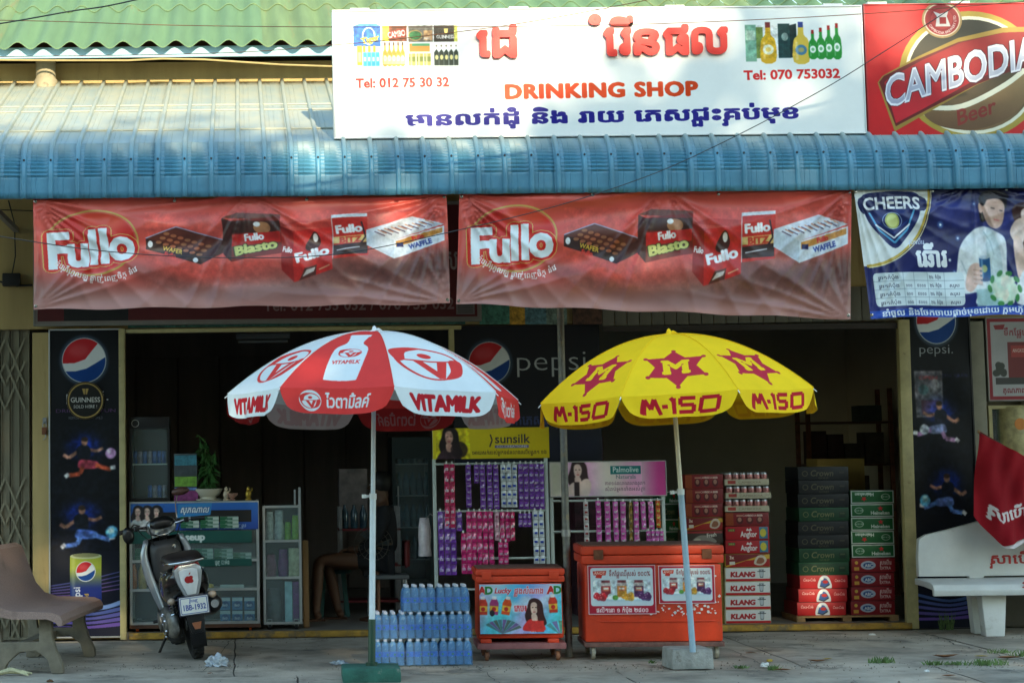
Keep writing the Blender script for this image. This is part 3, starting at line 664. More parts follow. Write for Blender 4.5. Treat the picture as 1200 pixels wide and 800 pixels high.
c.rect(71, 5, 107, 15, (26, 120, 120)); c.text('Palmolive', 89, 12.6, 6.4, (226, 234, 232), 0.02, w=31, al='c'); c.text('Naturals', 89, 20.4, 4.6, (90, 120, 120), 0, w=24, al='c'); c.text('ភាពទន់រលោងរលោងស្អាត', 64, 28, 4, (120, 80, 100), 0, w=48); c.text('សំរាប់អ្នកទាំងអស់គ្នា', 64, 35, 4, (120, 80, 100), 0, w=48); IM['palm'] = c.image('pink_soap_board')
# ---- cooler posters
c = Cv(100, 62, (110, 176, 220)); c.rect(0, 0, 100, 62, lambda x, y: np.stack([140+50*np.sin(x/11+y/17), 196+20*np.sin(x/13), 232+8*np.sin(y/9)], -1))
for i in range(12): c.ell(38+i*4, 25+6*math.sin(i), 7, 5, (206, 230, 240), .5, soft=2)
for x, al_ in ((-1, 1), (83, 1)): c.text('A', x, 12, 9, (206, 30, 34), 0.05, outline=(0.05, (240, 240, 240))); c.text('D', x+7.5, 12, 9, (30, 130, 60), 0.05, outline=(0.05, (240, 240, 240)))
c.text('Lucky', 18, 11, 6.4, (206, 40, 60), 0.03, shear=.25, w=20, outline=(.06, (240, 240, 245))); c.text('ផ្សងសំណាង', 42, 12, 7, (214, 90, 110), 0.03, shear=.15, w=36, outline=(.06, (240, 240, 245))); c.text('ភេប៖!', 42, 34, 8, (214, 60, 80), 0.04, w=18, outline=(.06, (245, 245, 245)))
def pbot(x, y, rot, c1):
    R = lambda a, b: (x+a*math.cos(rot)-b*math.sin(rot), y+a*math.sin(rot)+b*math.cos(rot))
    c.poly([R(-5, 0), R(5, 0), R(5.5, -14), R(3, -20), R(-3, -20), R(-5.5, -14)], c1); c.poly([R(-2.6, -19), R(2.6, -19), R(2.6, -23), R(-2.6, -23)], (236, 236, 236)); c.poly([R(-5, -4), R(5, -4), R(5.2, -11), R(-5.2, -11)], (240, 190, 60)); c.ell(*R(0, -7), 2.6, 2.6, (206, 40, 40))
pbot(4, 38, 0, (216, 60, 40)); pbot(17, 38, 0.05, (176, 60, 120)); pbot(31, 38, 0.18, (222, 80, 30)); pbot(90, 36, -0.05, (216, 60, 40)); c.ell(15, 36, 3, 4, (30, 30, 40))
for i in range(9): a = -0.9+i*0.23; c.poly([(27, 62), (27+26*math.sin(a), 62-18*math.cos(a)), (27+26*math.sin(a+.2), 62-18*math.cos(a+.2))], [(80, 130, 130), (120, 96, 150), (90, 110, 100)][i % 3])
for i in range(5): a = -0.9+i*0.4; c.poly([(98, 64), (98+22*math.sin(a), 62-16*math.cos(a)), (98+22*math.sin(a+.3), 62-16*math.cos(a+.3))], [(80, 150, 150), (120, 120, 170), (90, 150, 120)][i % 3])
c.rect(60, 22, 100, 22.2, (255, 255, 255), 0); figure_woman(c, 67, 34, 1.0, (60, 26, 26), (232, 196, 176), (220, 50, 50)); c.curve([(70, 26), (76, 34), (78, 50), (72, 52)], (70, 30, 30)); c.rect(62, 46, 78, 60, (222, 56, 50)); c.text('រូបថត', 60, 61, 2.6, (240, 240, 240), 0.02)
c.mottle(0, 14, 100, 62, .10, 4, 9); c.blur(0, 14, 100, 62, .4); IM['ad'] = c.image('lucky_draw_poster')
def juice(w_, h_, foot):
    c = Cv(w_, h_, (176, 22, 50)); c.rrect(3, 3, w_-3, (h_-10 if foot else h_-3), 3, (206, 222, 230))
    s = w_/80
    c.poly([(6*s, 7*s), (22*s, 6.5*s), (21*s, 12*s), (17*s, 12*s), (16*s, 15.5*s), (9*s, 15*s), (10*s, 12*s), (7*s, 12*s)], (206, 44, 30)); c.text('ANOT', 7.5*s, 11*s, 3.4*s, (240, 220, 200), 0.03, w=13*s)
    c.text('ទឹកផ្លែឈើស្រស់ ១០០%', 25*s, 13*s, 5.6*s, (120, 44, 50), 0.01, w=49*s)
    for x, c1, c2 in ((21, (150, 40, 56), (196, 40, 50)), (40, (206, 140, 50), (226, 160, 50)), (60, (76, 40, 84), (86, 40, 96))):
        c.rect((x-6)*s, 20*s, (x+6)*s, 39*s, (190, 180, 176)); c.rect((x-5)*s, 18*s, (x+5)*s, 21*s, (126, 60, 70)); c.rect((x-5.5)*s, 25*s, (x+5.5)*s, 38*s, c1); c.rect((x-4)*s, 26*s, (x+4)*s, 31*s, (206, 120, 90)); c.rect((x-3)*s, 27*s, (x+3)*s, 29*s, (230, 226, 220))
        for i in range(8): a = i*1.9; c.ell((x+(7 if x > 30 else -7)+5*math.cos(a))*s, (38+2.5*math.sin(a*1.3))*s, 3*s, 3*s, c2); c.ell((x+(7 if x > 30 else -7)+5*math.cos(a)-.8)*s, (37+2.5*math.sin(a*1.3))*s, .9*s, .9*s, (250, 240, 230), .5)
    c.ell(32*s, 39*s, 3.5*s, 3*s, (90, 150, 60)); c.ell(26*s, 38*s, 3*s, 4*s, (226, 240, 240)); c.rect(8*s, 41.5*s, 74*s, 43*s, (120, 176, 206), .5, soft=1)
    c.mottle(6*s, 18*s, 74*s, 42*s, .3, 3, 3); c.blur(6*s, 18*s, 74*s, 43*s, .35)
    if foot: c.text('ផលិតនៅ ១ កំប៉ុង ២៨០០', 40*s, h_-2.5, 5, (240, 226, 226), 0.04, w=62*s, al='c')
    c.rect(0, 0, w_, 0.8, (226, 220, 220)); c.rect(0, h_-0.8, w_, h_, (226, 220, 220)); c.rect(0, 0, .8, h_, (226, 220, 220)); c.rect(w_-.8, 0, w_, h_, (226, 220, 220))
    return c
IM['juice1'] = juice(80, 59, True).image('juice_poster_big'); IM['juice2'] = juice(64, 45, False).image('juice_poster_small')
# ---- carton fronts
def save(c, n): IM[n] = c.image('print_'+n)
c = Cv(56, 16, (222, 220, 216)); c.rect(0, 13, 56, 16, (190, 24, 30)); c.text('KLANG', 6, 10.5, 5.6, (170, 24, 30), 0.06, w=31, shear=.1); c.poly([(42, 2), (48, 2), (47, 12), (43, 12)], (120, 130, 130)); c.ell(45, 7, 2, 4, (190, 196, 200)); c.rect(40, 4, 50, 5, (80, 80, 84)); save(c, 'klang')
c = Cv(56, 16, (176, 20, 30)); c.rect(43, 1, 54, 15, (60, 120, 150)); c.ell(48, 8, 4, 5, (206, 190, 60)); c.text('Angkor', 19, 12.5, 6.4, (230, 230, 226), 0.04, w=21); c.poly([(26, 5.5), (28, 2), (30, 4), (32, 2), (34, 5.5)], (226, 222, 214)); c.rect(3, 3, 12, 6, (60, 90, 60)); c.text('ANGKOR', 4, 5.6, 2, (220, 200, 80), .02, w=7); save(c, 'angkor')
c = Cv(56, 17, (130, 22, 28)); c.rect(0, 0, 10, 17, (150, 66, 28))
for i in range(3): c.ell(18+i*13, 10, 4.5, 5, (86, 22, 28)); c.ell(18+i*13, 9, 2.6, 3, (170, 120, 100)); c.rect(14+i*13, 3, 22+i*13, 5, (190, 130, 110))
c.text('CAMBODIA BEER', 22, 5, 2.4, (214, 190, 180), .03, w=26); save(c, 'redcan')
c = Cv(56, 16, (120, 20, 24)); c.curve([(0, 16), (20, 9), (56, 1), (56, 16)], (206, 166, 40)); c.poly([(0, 16), (26, 8), (56, 6), (56, 16)], (166, 30, 26)); c.curve([(36, 12), (40, 3), (48, 2), (52, 8), (46, 14)], (206, 190, 170)); c.curve([(39, 11), (42, 5), (47, 5), (49, 9), (45, 12)], (150, 90, 60)); c.text('3x', 5, 6, 4, (230, 220, 200), .04); c.rect(5, 9, 12, 13, (220, 214, 200)); save(c, 'gold')
c = Cv(56, 16, (60, 44, 34)); c.rect(0, 0, 56, 3, (150, 30, 30)); c.curve([(10, 14), (20, 6), (34, 6), (46, 12), (40, 15)], (140, 130, 120)); c.text('Fresh', 32, 8, 4.5, (220, 214, 200), .03, rot=-.1); c.ell(18, 11, 5, 2, (190, 180, 160)); save(c, 'snack')
for n, bgc, fg in (('crown_dark', (22, 24, 26), (96, 90, 66)), ('crown_green', (18, 66, 38), (118, 116, 76))):
    c = Cv(60, 16, bgc); c.rect(0, 0, 60, 1, tuple(v*1.6 for v in bgc)); c.text('Crown', 14, 11, 7, fg, .02, w=28, shear=.15); c.ring(8, 8, 3, 3, .8, fg); c.text('GOLD', 24, 14.6, 2.4, fg, .01, w=12); c.rect(48, 5, 56, 12, tuple(v*.7 for v in bgc)); c.rect(49, 6, 55, 8, fg, .5); save(c, n)
c = Cv(58, 16, (176, 22, 28)); c.text('Coca-Cola', 4, 7, 3.4, (226, 206, 200), .02, w=15, shear=.2); c.text('Coca-Cola', 42, 8, 3.4, (226, 200, 190), .02, w=13, shear=.2); c.curve([(22, 16), (24, 4), (30, 0), (36, 4), (38, 16)], (206, 214, 220)); c.curve([(25, 14), (27, 5), (32, 4), (36, 12)], (60, 90, 150)); c.ell(31, 8, 3.4, 2, (190, 40, 40)); c.ell(27, 4, 2, 2, (236, 236, 236)); c.line([(24, 13), (30, 15), (36, 11)], 1.2, (30, 40, 50)); save(c, 'cola')
c = Cv(52, 16, (24, 96, 50))
for a in ((0, 0, 52, 1.6), (0, 14.4, 52, 16), (0, 0, 1.6, 16), (50.4, 0, 52, 16)): c.rect(*a, (206, 214, 206))
c.text('Heineken', 24, 13, 4, (220, 226, 220), .04, w=23); c.poly([(36, 2), (37, 4.6), (39.6, 4.6), (37.6, 6.2), (38.4, 8.8), (36, 7.2), (33.6, 8.8), (34.4, 6.2), (32.4, 4.6), (35, 4.6)], (206, 40, 40)); c.ring(10, 8, 5, 3.4, .8, (190, 206, 190)); c.text('LAGER BEER', 5, 9, 2, (210, 220, 210), .01, w=10); save(c, 'hnk')
c = Cv(52, 16, (140, 20, 30)); c.ell(20, 8, 9, 5, (176, 190, 206)); c.ell(20, 8, 6, 3, (40, 80, 140)); c.text('ABC', 16, 10, 3.4, (230, 230, 230), .04); c.text('ស្រាបៀរ', 34, 7.5, 4.4, (220, 200, 190), .03, w=14); c.text('EXTRA', 34, 13, 3.2, (220, 200, 190), .03, w=13); c.ell(6, 5, 2, 2, (206, 170, 60)); c.rect(3, 10, 9, 14, (206, 160, 60)); save(c, 'abc')
c = Cv(50, 7, (196, 186, 160)); c.rect(3, 1.5, 12, 5.5, (170, 60, 50)); c.text('CAMBODIA', 15, 5, 2.6, (150, 130, 110), .01, w=26); save(c, 'tray')
# ---- licence plate
c = Cv(40, 26, (222, 222, 214)); c.ring(20, 13, 0.1, 0.1, .1, (0, 0, 0)); c.rrect(1, 1, 39, 25, 2, (60, 80, 150)); c.rrect(2, 2, 38, 24, 1.5, (224, 224, 216)); c.text('ភ្នំពេញ', 20, 8, 4, (50, 66, 140), .02, w=13, al='c'); c.text('1BB-1932', 20, 19.5, 8, (46, 62, 136), .02, w=33, al='c'); save(c, 'plate')
# ---- cabinet bands
c = Cv(150, 36, (36, 92, 176)); c.rect(0, 0, 150, 36, gr((44, 110, 196), (30, 70, 160), 'y', 0, 36))
for x, hc, dc in ((9, (30, 24, 28), (206, 214, 220)), (20, (36, 28, 30), (226, 226, 226)), (31, (26, 22, 26), (110, 170, 206))): figure_woman(c, x, 14, .72, hc, (222, 190, 174), dc); c.rect(x-8, 28, x+8, 36, dc)
c.mottle(0, 0, 40, 36, .2, 4, 3); c.blur(0, 0, 40, 36, .5); c.rect(33, 12, 56, 26, (36, 26, 24)); c.rect(56, 10, 142, 26, (28, 26, 26)); c.poly([(56, 2), (96, 0), (94, 16), (54, 20)], (54, 136, 200)); c.text('សុភណាល', 58, 13, 8, (232, 238, 242), .04, w=34, shear=.2, outline=(.05, (24, 50, 110)))
c.text('៤ ភេសជ្ជះ', 62, 33, 4.4, (190, 206, 230), .02, w=26); c.text('៥ ថ្នាំដុសធ្មេញល្អ', 96, 33, 4.4, (190, 206, 230), .02, w=40); save(c, 'cabhead')
c = Cv(150, 14, (22, 84, 76)); c.text('closeup', 52, 10.5, 8, (226, 232, 230), .06, w=40); save(c, 'closeup')
c = Cv(150, 8, (22, 84, 76)); c.text('ធ្មេញ 12 ម៉ោង', 74, 6, 4.4, (206, 216, 212), .03, w=30); save(c, 'band12')
c = Cv(22, 5, (150, 178, 160)); c.poly([(0, 0), (9, 0), (6, 5), (0, 5)], (46, 110, 76)); c.rect(15, 1, 22, 4, (206, 214, 206)); c.text('closeup', 7, 3.8, 2.6, (30, 90, 66), .04, w=8); save(c, 'paste')
c = Cv(14, 14, (70, 130, 176)); c.rect(0, 0, 14, 4, (190, 210, 220)); c.ell(7, 8, 5, 4, (36, 84, 140)); c.text('Bath', 3, 10, 3, (226, 234, 240), .03); save(c, 'cup')
# ---- right hand poster, old signboard, bench lettering, cloth, umbrella gores
c = Cv(60, 96, (150, 28, 44)); c.rect(4, 4, 60, 92, (176, 176, 180)); c.poly([(8, 8), (22, 7), (20, 13), (10, 13)], (150, 44, 50)); c.text('ទឹកផ្លែឈើ', 20, 20, 7, (150, 60, 70), .02, w=38); c.rect(24, 28, 52, 70, (120, 40, 44)); c.rect(28, 32, 50, 46, (170, 60, 56)); c.text('ANGKOR', 30, 40, 4, (220, 200, 190), .03, w=17)
for i in range(10): c.ell(10+3*math.cos(i*1.7)+i*.8, 60+5*math.sin(i), 4, 4, (60, 66, 60))
c.rect(8, 70, 60, 78, (60, 60, 60)); c.text('គុណភាពខ្ពស់', 16, 88, 6, (130, 44, 54), .02, w=40); save(c, 'poster_r')
c = Cv(526, 140, (86, 20, 24)); c.rect(34, 2, 110, 138, (18, 18, 20)); c.mottle(22, 17, 146, 38, .3, 3, 5); c.blur(20, 12, 150, 70, .35); c.text('Tel: 012 753 032 / 070 753 032', 270, 127, 13, (132, 104, 104), .02, w=226); c.text('លក់ភេសជ្ជះ', 440, 80, 24, (150, 140, 140), .02, w=80); c.rect(498, 116, 520, 134, (110, 104, 104)); 
for i in range(6): c.rect(500, 118+i*2.6, 518, 119+i*2.6, (70, 60, 60))
for a in ((0, 0, 526, 2.5), (0, 136.5, 526, 140), (0, 0, 3, 140), (523, 0, 526, 140)): c.rect(*a, (126, 118, 112))
save(c, 'oldsign')
c = Cv(60, 22, (0, 0, 0)); 
c = Cv(130, 62, (156, 24, 36)); c.curve([(20, 0), (60, 30), (130, 40), (130, 62), (20, 62)], (134, 18, 30), .6, soft=3); c.text('ស្រាបៀរ អង្គរ', 12, 50, 7, (216, 214, 214), .04, w=92, rot=-.12); save(c, 'cloth')
# umbrella gores: x 0-77, y 0 (apex) to 110 (rim)
RED, WHT = (220, 62, 58), (218, 226, 226)
def vlogo(c, x, y, s, col, bgc):
    c.ell(x, y, 26*s, 20*s, col); c.ell(x+1*s, y+.5*s, 23.5*s, 18*s, bgc)
    c.curve([(x-25*s, y), (x-25*s, y-13*s), (x-10*s, y-20*s), (x+4*s, y-19*s), (x-12*s, y-12*s), (x-18*s, y-1*s)], col, n=4)
    c.curve([(x+6*s, y+19*s), (x+20*s, y+15*s), (x+27*s, y+2*s), (x+25*s, y-3*s), (x+18*s, y-2*s), (x+14*s, y+10*s)], col, n=4)
    c.rect(x-19*s, y-2*s, x+25*s, y-.4*s, col)
    c.poly([(x-12*s, y-1*s), (x-4*s, y-1*s), (x+3*s, y+10*s), (x+8*s, y-1*s), (x+16*s, y-1*s), (x+6*s, y+18*s), (x+1*s, y+18*s)], col); c.ell(x+1*s, y-8*s, 5.5*s, 3.4*s, col)
c = Cv(77, 110, WHT, 3); vlogo(c, 38.5, 82, 0.95, RED, WHT); IM['gore_white'] = c.image('white_gore_print')
c = Cv(77, 110, RED, 3); c.curve([(30, 103), (27, 98), (27, 68), (33, 56), (33, 40), (44, 40), (44, 56), (50, 68), (50, 98), (47, 103)], WHT, n=4); c.rect(31.5, 36, 45.5, 42, WHT); vlogo(c, 38.5, 72, 0.3, RED, WHT); c.text('VITAMILK', 38.5, 86, 4.2, RED, .03, w=19, al='c'); IM['gore_red'] = c.image('red_gore_print')
c = Cv(77, 18, WHT, 3); c.text('VITAMILK', 38.5, 14.5, 10.5, (186, 30, 40), .075, w=55, al='c'); IM['val_white'] = c.image('white_valance_print')
c = Cv(77, 18, RED, 3); c.ell(20, 9, 8, 7.6, WHT); vlogo(c, 20, 9, 0.28, RED, WHT); c.text('ไวตามิ้ลค์', 31, 13.5, 8.5, WHT, .03, w=31); IM['val_red'] = c.image('red_valance_print')
YEL, MAG = (252, 208, 26), (190, 44, 62)
c = Cv(77, 110, YEL, 3)
star = []
for i in range(12):
    a = -PI/2+i*PI/6; r = 21 if i % 2 == 0 else 13
    star.append((38.5+r*math.cos(a)*1.06, 83+r*math.sin(a)))
c.poly(star, MAG)
for i in range(0, 12, 2): c.ell(*star[i], 1.6, 1.6, MAG)
c.text('M', 38.5, 90, 14.5, YEL, .05, w=18, al='c'); c.rect(29, 87.6, 35, 90.5, YEL); c.rect(42, 87.6, 48, 90.5, YEL); c.rect(29, 75, 34.5, 77.4, YEL); c.rect(42.5, 75, 48, 77.4, YEL); IM['gore_yel'] = c.image('yellow_gore_print')
c = Cv(77, 18, YEL, 3)
def m150(c, x, y, h, w_):
    k = w_/60; t = h*.22
    def L(*p): c.line([(x+a*k, y+b*h/12) for a, b in p], t, (186, 24, 40))
    L((0, 12), (5, 1), (8, 8), (11.5, 1), (14, 12)); L((1.5, 12), (5.2, 2)); L((16, 6.5), (20, 6.5)); L((22, 2.5), (24.5, 1), (24, 12)); L((39, 1.3), (29, 1.3), (28.8, 6), (38, 6), (38, 10.8), (27.5, 10.8)); L((43.5, 1.3), (55, 1.3), (55, 10.8), (42.5, 10.8), (43.5, 1.3))
m150(c, 10, 2, 13.5, 60); IM['val_yel'] = c.image('yellow_valance_print')
# ================================================================== materials shared
M_conc = mat('pavement_concrete', (170, 160, 144), .9, var=.34, scale=1.3, bump=.6, bscale=60, dirt=((104, 98, 88), 2.2, .54))
M_joint = mat('joint_soil', (98, 95, 86), .95, var=.3, scale=9)
M_asph = mat('asphalt', (62, 61, 60), .9, var=.25, scale=8, bump=.4, bscale=160)
M_earth = mat('earth', (120, 104, 78), .95, var=.3, scale=.5)
M_kerb = mat('kerb_concrete', (150, 146, 136), .9, var=.2, scale=5)
M_yel = mat('ochre_render', (180, 156, 104), .85, var=.16, scale=2.5, bump=.15, dirt=((120, 92, 54), 2.2, .60), streak=True)
M_yel2 = mat('cream_painted_steel', (178, 166, 118), .6, var=.15, scale=7, dirt=((110, 92, 60), 9, .62))
M_beige = mat('dim_beige_wall', (196, 188, 170), .9, var=.08, scale=1.2)
M_dkwall = mat('dark_wood_panel', (132, 122, 114), .8, var=.2, scale=3, streak=True)
M_floor = mat('shop_floor_tile', (130, 126, 120), .5, var=.15, scale=3)
M_sill = mat('worn_yellow_paint', (170, 132, 50), .8, var=.3, scale=9, dirt=((110, 96, 72), 7, .5))
M_green = mat('green_roof_paint', (94, 122, 80), .65, var=.16, scale=5, dirt=((120, 96, 60), 6, .60), streak='y')
M_blue0 = mat('blue_awning_paint_plain', (76, 134, 162), .42, var=.14, scale=2.2, dirt=((150, 150, 130), 2.6, .60), bump=.05)
def weathered_blue():
    M = mat('blue_awning_paint', (72, 128, 152), .46, var=.14, scale=3.2, bump=.08, dirt=((132, 128, 112), 7, .62)); n = M.node_tree.nodes; L = M.node_tree.links; b = n['Principled BSDF']
    src = b.inputs['Base Color'].links[0].from_socket; tc = [x for x in n if x.type == 'TEX_COORD'][0]
    sp = n.new('ShaderNodeSeparateXYZ'); L.new(tc.outputs['Object'], sp.inputs[0])
    mr = n.new('ShaderNodeMapRange'); mr.inputs[1].default_value = 3.60; mr.inputs[2].default_value = 3.86; L.new(sp.outputs[2], mr.inputs[0])
    nz = n.new('ShaderNodeTexNoise'); nz.inputs['Scale'].default_value = 5; nz.inputs['Detail'].default_value = 7; nz.inputs['Roughness'].default_value = .7
    mp = n.new('ShaderNodeMapping'); mp.inputs['Scale'].default_value = (1, .35, .35); L.new(tc.outputs['Object'], mp.inputs[0]); L.new(mp.outputs[0], nz.inputs['Vector'])
    r2 = n.new('ShaderNodeMapRange'); r2.inputs[1].default_value = .30; r2.inputs[2].default_value = .62; r2.inputs[3].default_value = .6; r2.inputs[4].default_value = 1; L.new(nz.outputs[0], r2.inputs[0])
    mu = n.new('ShaderNodeMath'); mu.operation = 'MULTIPLY'; L.new(mr.outputs[0], mu.inputs[0]); L.new(r2.outputs[0], mu.inputs[1])
    mx = n.new('ShaderNodeMix'); mx.data_type = 'RGBA'; mx.inputs[7].default_value = (*lin((160, 158, 136)), 1); L.new(mu.outputs[0], mx.inputs[0]); L.new(src, mx.inputs[6]); L.new(mx.outputs[2], b.inputs['Base Color'])
    return M
M_blue = weathered_blue()
M_fascia = mat('pale_blue_fascia', (156, 196, 214), .6, var=.06)
M_steel = mat('galvanised_steel', (146, 146, 146), .45, metal=.6, var=.15, scale=12)
M_alu = mat('aluminium', (186, 190, 190), .35, metal=.7, var=.05)
M_dark = mat('dark_rubber', (20, 20, 21), .7)
M_black = mat('black_plastic', (18, 18, 20), .35, var=.1)
M_wood = mat('pale_wood', (160, 124, 80), .75, var=.2, scale=5, streak=True)
M_dwood = mat('brown_wood', (86, 54, 36), .75, var=.2, scale=5, streak=True)
M_white = mat('white_paint', (214, 216, 212), .5, var=.05)
M_chrome = mat('chrome', (200, 200, 200), .15, metal=1, var=.02)
M_rust = mat('rusty_steel', (120, 74, 50), .8, metal=.2, var=.25, scale=20)
M_glass = glass('cabinet_glass')

# ================================================================== ground, road, pavement
g = MB().box(-300, 300, -300, 300, -1.0, -0.16); struct('ground', g, M_earth)
g = MB().box(-120, 120, -21, -7.62, -0.6, -0.15); struct('road', g, M_asph)
g = MB()
for i in range(-20, 30): g.box(i*2.0, i*2.0+1.985, -7.62, -7.47, -0.3, -0.004)
struct('kerb', g, M_kerb, bevel=.012)
g = MB().box(-30, 40, -7.47, 0.0, -0.5, -0.012); pav = struct('pavement', g, M_joint)
rows = [(-3.02, -0.075, [-14, -11.6, -9.3, -7.0, -4.75, -2.42, -0.08, 2.02, 3.9, 5.55, 7.3, 9.6, 11.9, 14.2, 17]),
        (-5.25, -3.02, [-14, -11.2, -8.9, -6.3, -4.1, -1.9, 0.35, 2.55, 4.75, 6.9, 9.1, 11.4, 13.9, 17]),
        (-7.46, -5.25, [-14, -11.4, -9.0, -6.4, -4.2, -2.1, 0.1, 2.3, 4.5, 6.7, 8.9, 11.4, 13.9, 17])]
for y0, y1, xs in rows:
    for a, b in zip(xs, xs[1:]):
        h = random.uniform(-.004, .002); t = random.uniform(-.003, .003)
        q = MB(); nx, ny = 14, 12; e = random.random()*9
        def f(u, v, a=a, b=b, y0=y0, y1=y1, h=h, e=e):
            x = a+.005+(b-a-.010)*u; y = y0+.005+(y1-y0-.010)*v
            x += .006*math.sin(v*23+e) if u in (0, 1) else 0; y += .006*math.sin(u*21+e) if v in (0, 1) else 0
            ed = min(u, 1-u, v, 1-v)
            return (x, y, h+.002*math.sin(x*3.1+y*2)-(.005 if ed < .001 else 0))
        q.grid(f, nx, ny)
        lo = [(a+.007, y0+.007, -.06), (b-.007, y0+.007, -.06), (b-.007, y1-.007, -.06), (a+.007, y1-.007, -.06)]
        hi = [(x, y, h-.006) for x, y, _ in lo]
        q.add(lo+hi, [(0, 1, 5, 4), (1, 2, 6, 5), (2, 3, 7, 6), (3, 0, 4, 7)])
        q.obj('slab', M_conc, pav, fix=False)

# ================================================================== shop building
bld = thing('shop_building', 'long low ochre shophouse with an open dark shop front under a green corrugated roof', 'building', (2.3, 0, 0))
def bpart(name, mb, m, **k):
    o = mb.obj(name, m, None, **k); o.parent = bld; o.matrix_parent_inverse = Matrix.Translation((-2.3, 0, 0)); return o
XL = at(148, 560, 0).x; XR = at(1062, 560, 0).x
XP = at(38, 560, 0).x
ZT = at(600, 383, 0).z
q = MB().box(XL-.002, XR+.002, 0, .27, -.1, .05); bpart('floor', q, M_floor)
q = MB().box(XL-1.25, XR+1.25, .272, 5.55, -.3, .05); bpart('floor', q, M_floor)
q = MB().box(XL+.02, XR-.02, -.07, 0.0, 0.0, .052); bpart('door_sill', q, M_sill, bevel=.008)
q = MB().box(XP, XL-.055, 0, .22, 0, ZT); bpart('wall', q, M_yel, bevel=.01)
# header wall up to the eaves
q = MB().box(-6.0, 12.0, .01, .26, ZT+.03, 4.86); bpart('wall', q, M_yel)
q = MB().box(-6.0, 12.0, .26, .5, 3.3, 5.1); bpart('beam', q, M_dwood)
XW0 = at(1160, 420, 0).x
q = MB().box(XR+.10, at(1160, 560, 0).x, .03, .24, 0, ZT); bpart('wall', q, mat('grey_render', (104, 100, 90), .9, var=.15, scale=3))
q = MB().box(at(1160, 560, 0).x, 12, .05, .26, 0, at(1160, 545, 0).z); bpart('wall', q, MATS['grey_render'])
q = MB().box(at(1330, 545, .02).x+.01, 12, .052, .25, at(1160, 545, 0).z+.001, at(1160, 470, .02).z); bpart('wall', q, MATS['grey_render'])
q = MB().box(at(1151, 560, 0).x+.07, 12, .05, .25, at(1160, 470, .02).z+.001, ZT+.02); bpart('wall', q, MATS['grey_render'])
q = MB().box(-6.0, XP-1.75, .02, .22, 0, ZT+.02); bpart('wall', q, M_yel)
for i, x in enumerate((-3.6, -3.35, 9.5)): pass
# interior shell
q = MB().box(XL-1.2, XL-1.1, .26, 5.4, 0, 3.3); bpart('wall', q, M_dkwall)
q = MB().box(XR+1.1, XR+1.2, .26, 5.4, 0, 3.3); bpart('wall', q, M_beige)
xm = at(705, 500, 5.4).x
q = MB().box(XL-1.2, xm, 5.4, 5.5, 0, 3.3); bpart('wall', q, M_dkwall)
q = MB().box(xm, XR+1.2, 5.38, 5.48, 0, 3.3); bpart('wall', q, M_beige)
for k in range(9):
    x = XL-1.1+k*.46
    if x < xm-.1: bpart('wall_panel', MB().box(x, x+.44, 5.37, 5.4, .06, 2.6), M_dkwall, bevel=.006)
q = MB().box(XL-1.2, XR+1.2, .26, 5.5, 3.3, 3.4); bpart('ceiling', q, mat('dim_ceiling', (150, 144, 134), .9))
q = MB().box(-6, -2.35+.0, 3.0, 3.1, 0, 3.3); bpart('wall', q, M_dkwall)
# round column above the awning
cx = at(53, 88, -.12).x
q = MB().lathe([(.10, 4.60), (.10, 4.69), (.085, 4.72), (.085, 4.90)], (cx, -.07, 0), 18); bpart('column', q, mat('whitewash', (160, 148, 120), .85, var=.2, dirt=((110, 100, 80), 12, .56)))
# posts and rails of the opening
def post(x0, x1, ytop, ybot, Y, m=M_yel2, **k):
    a = at((x0+x1)/2, ytop, Y); b = at((x0+x1)/2, ybot, Y); w_ = (x1-x0)/ppm(Y)
    return MB().bar((b.x, Y, max(0.0, b.z)), (a.x, Y, a.z), w_, .06, up=(0, 1, 0))
pl = post(143, 150, 384, 752, -.06); bpart('door_post', MB().box(XL-.055, XL-.003, -.06, .05, 0, ZT+.02), M_yel2, bevel=.005)
pR = MB(); a = at(1057, 382, 0); b = at(1068, 734, 0)
pR.bar((b.x, -.02, 0), (a.x, -.02, ZT+.02), .095, .08, up=(0, 1, 0)); bpart('door_post', pR, M_yel2, bevel=.005)
xr = at(1151, 560, -.03).x; bpart('door_post', MB().box(xr-.055, xr+.06, -.05, .03, 0, ZT), mat('grey_painted_steel', (126, 122, 106), .6), bevel=.005)
z0 = at(350, 388, -.03).z; z1 = at(350, 383.4, -.03).z
bpart('lintel_rail', MB().box(XL, at(540, 385, 0).x, -.04, .009, z0, z1), M_yel2, bevel=.004)
xs = at(529, 400, 0).x; bpart('door_post', MB().box(xs-.02, xs+.02, -.035, .05, z0-.5, z0), M_yel2)
# greenish transom strips behind and beside the old signboard
cols = [((60, 110, 96), 150, 545), ((70, 128, 110), 562, 597), ((196, 150, 50), 597, 615), ((90, 130, 140), 615, 640), ((120, 140, 130), 640, 664), ((86, 58, 44), 671, 705)]
for i, (cc, a, b) in enumerate(cols):
    za = at((a+b)/2, 382 if i == 0 else 380, -.01).z; zb = at((a+b)/2, 350, -.01).z
    bpart('transom_panel', MB().box(at(a, 370, -.01).x, at(b, 370, -.01).x, -.022, .008, za, zb), mat('transom_%d' % i, cc, .5, var=.5, scale=26))
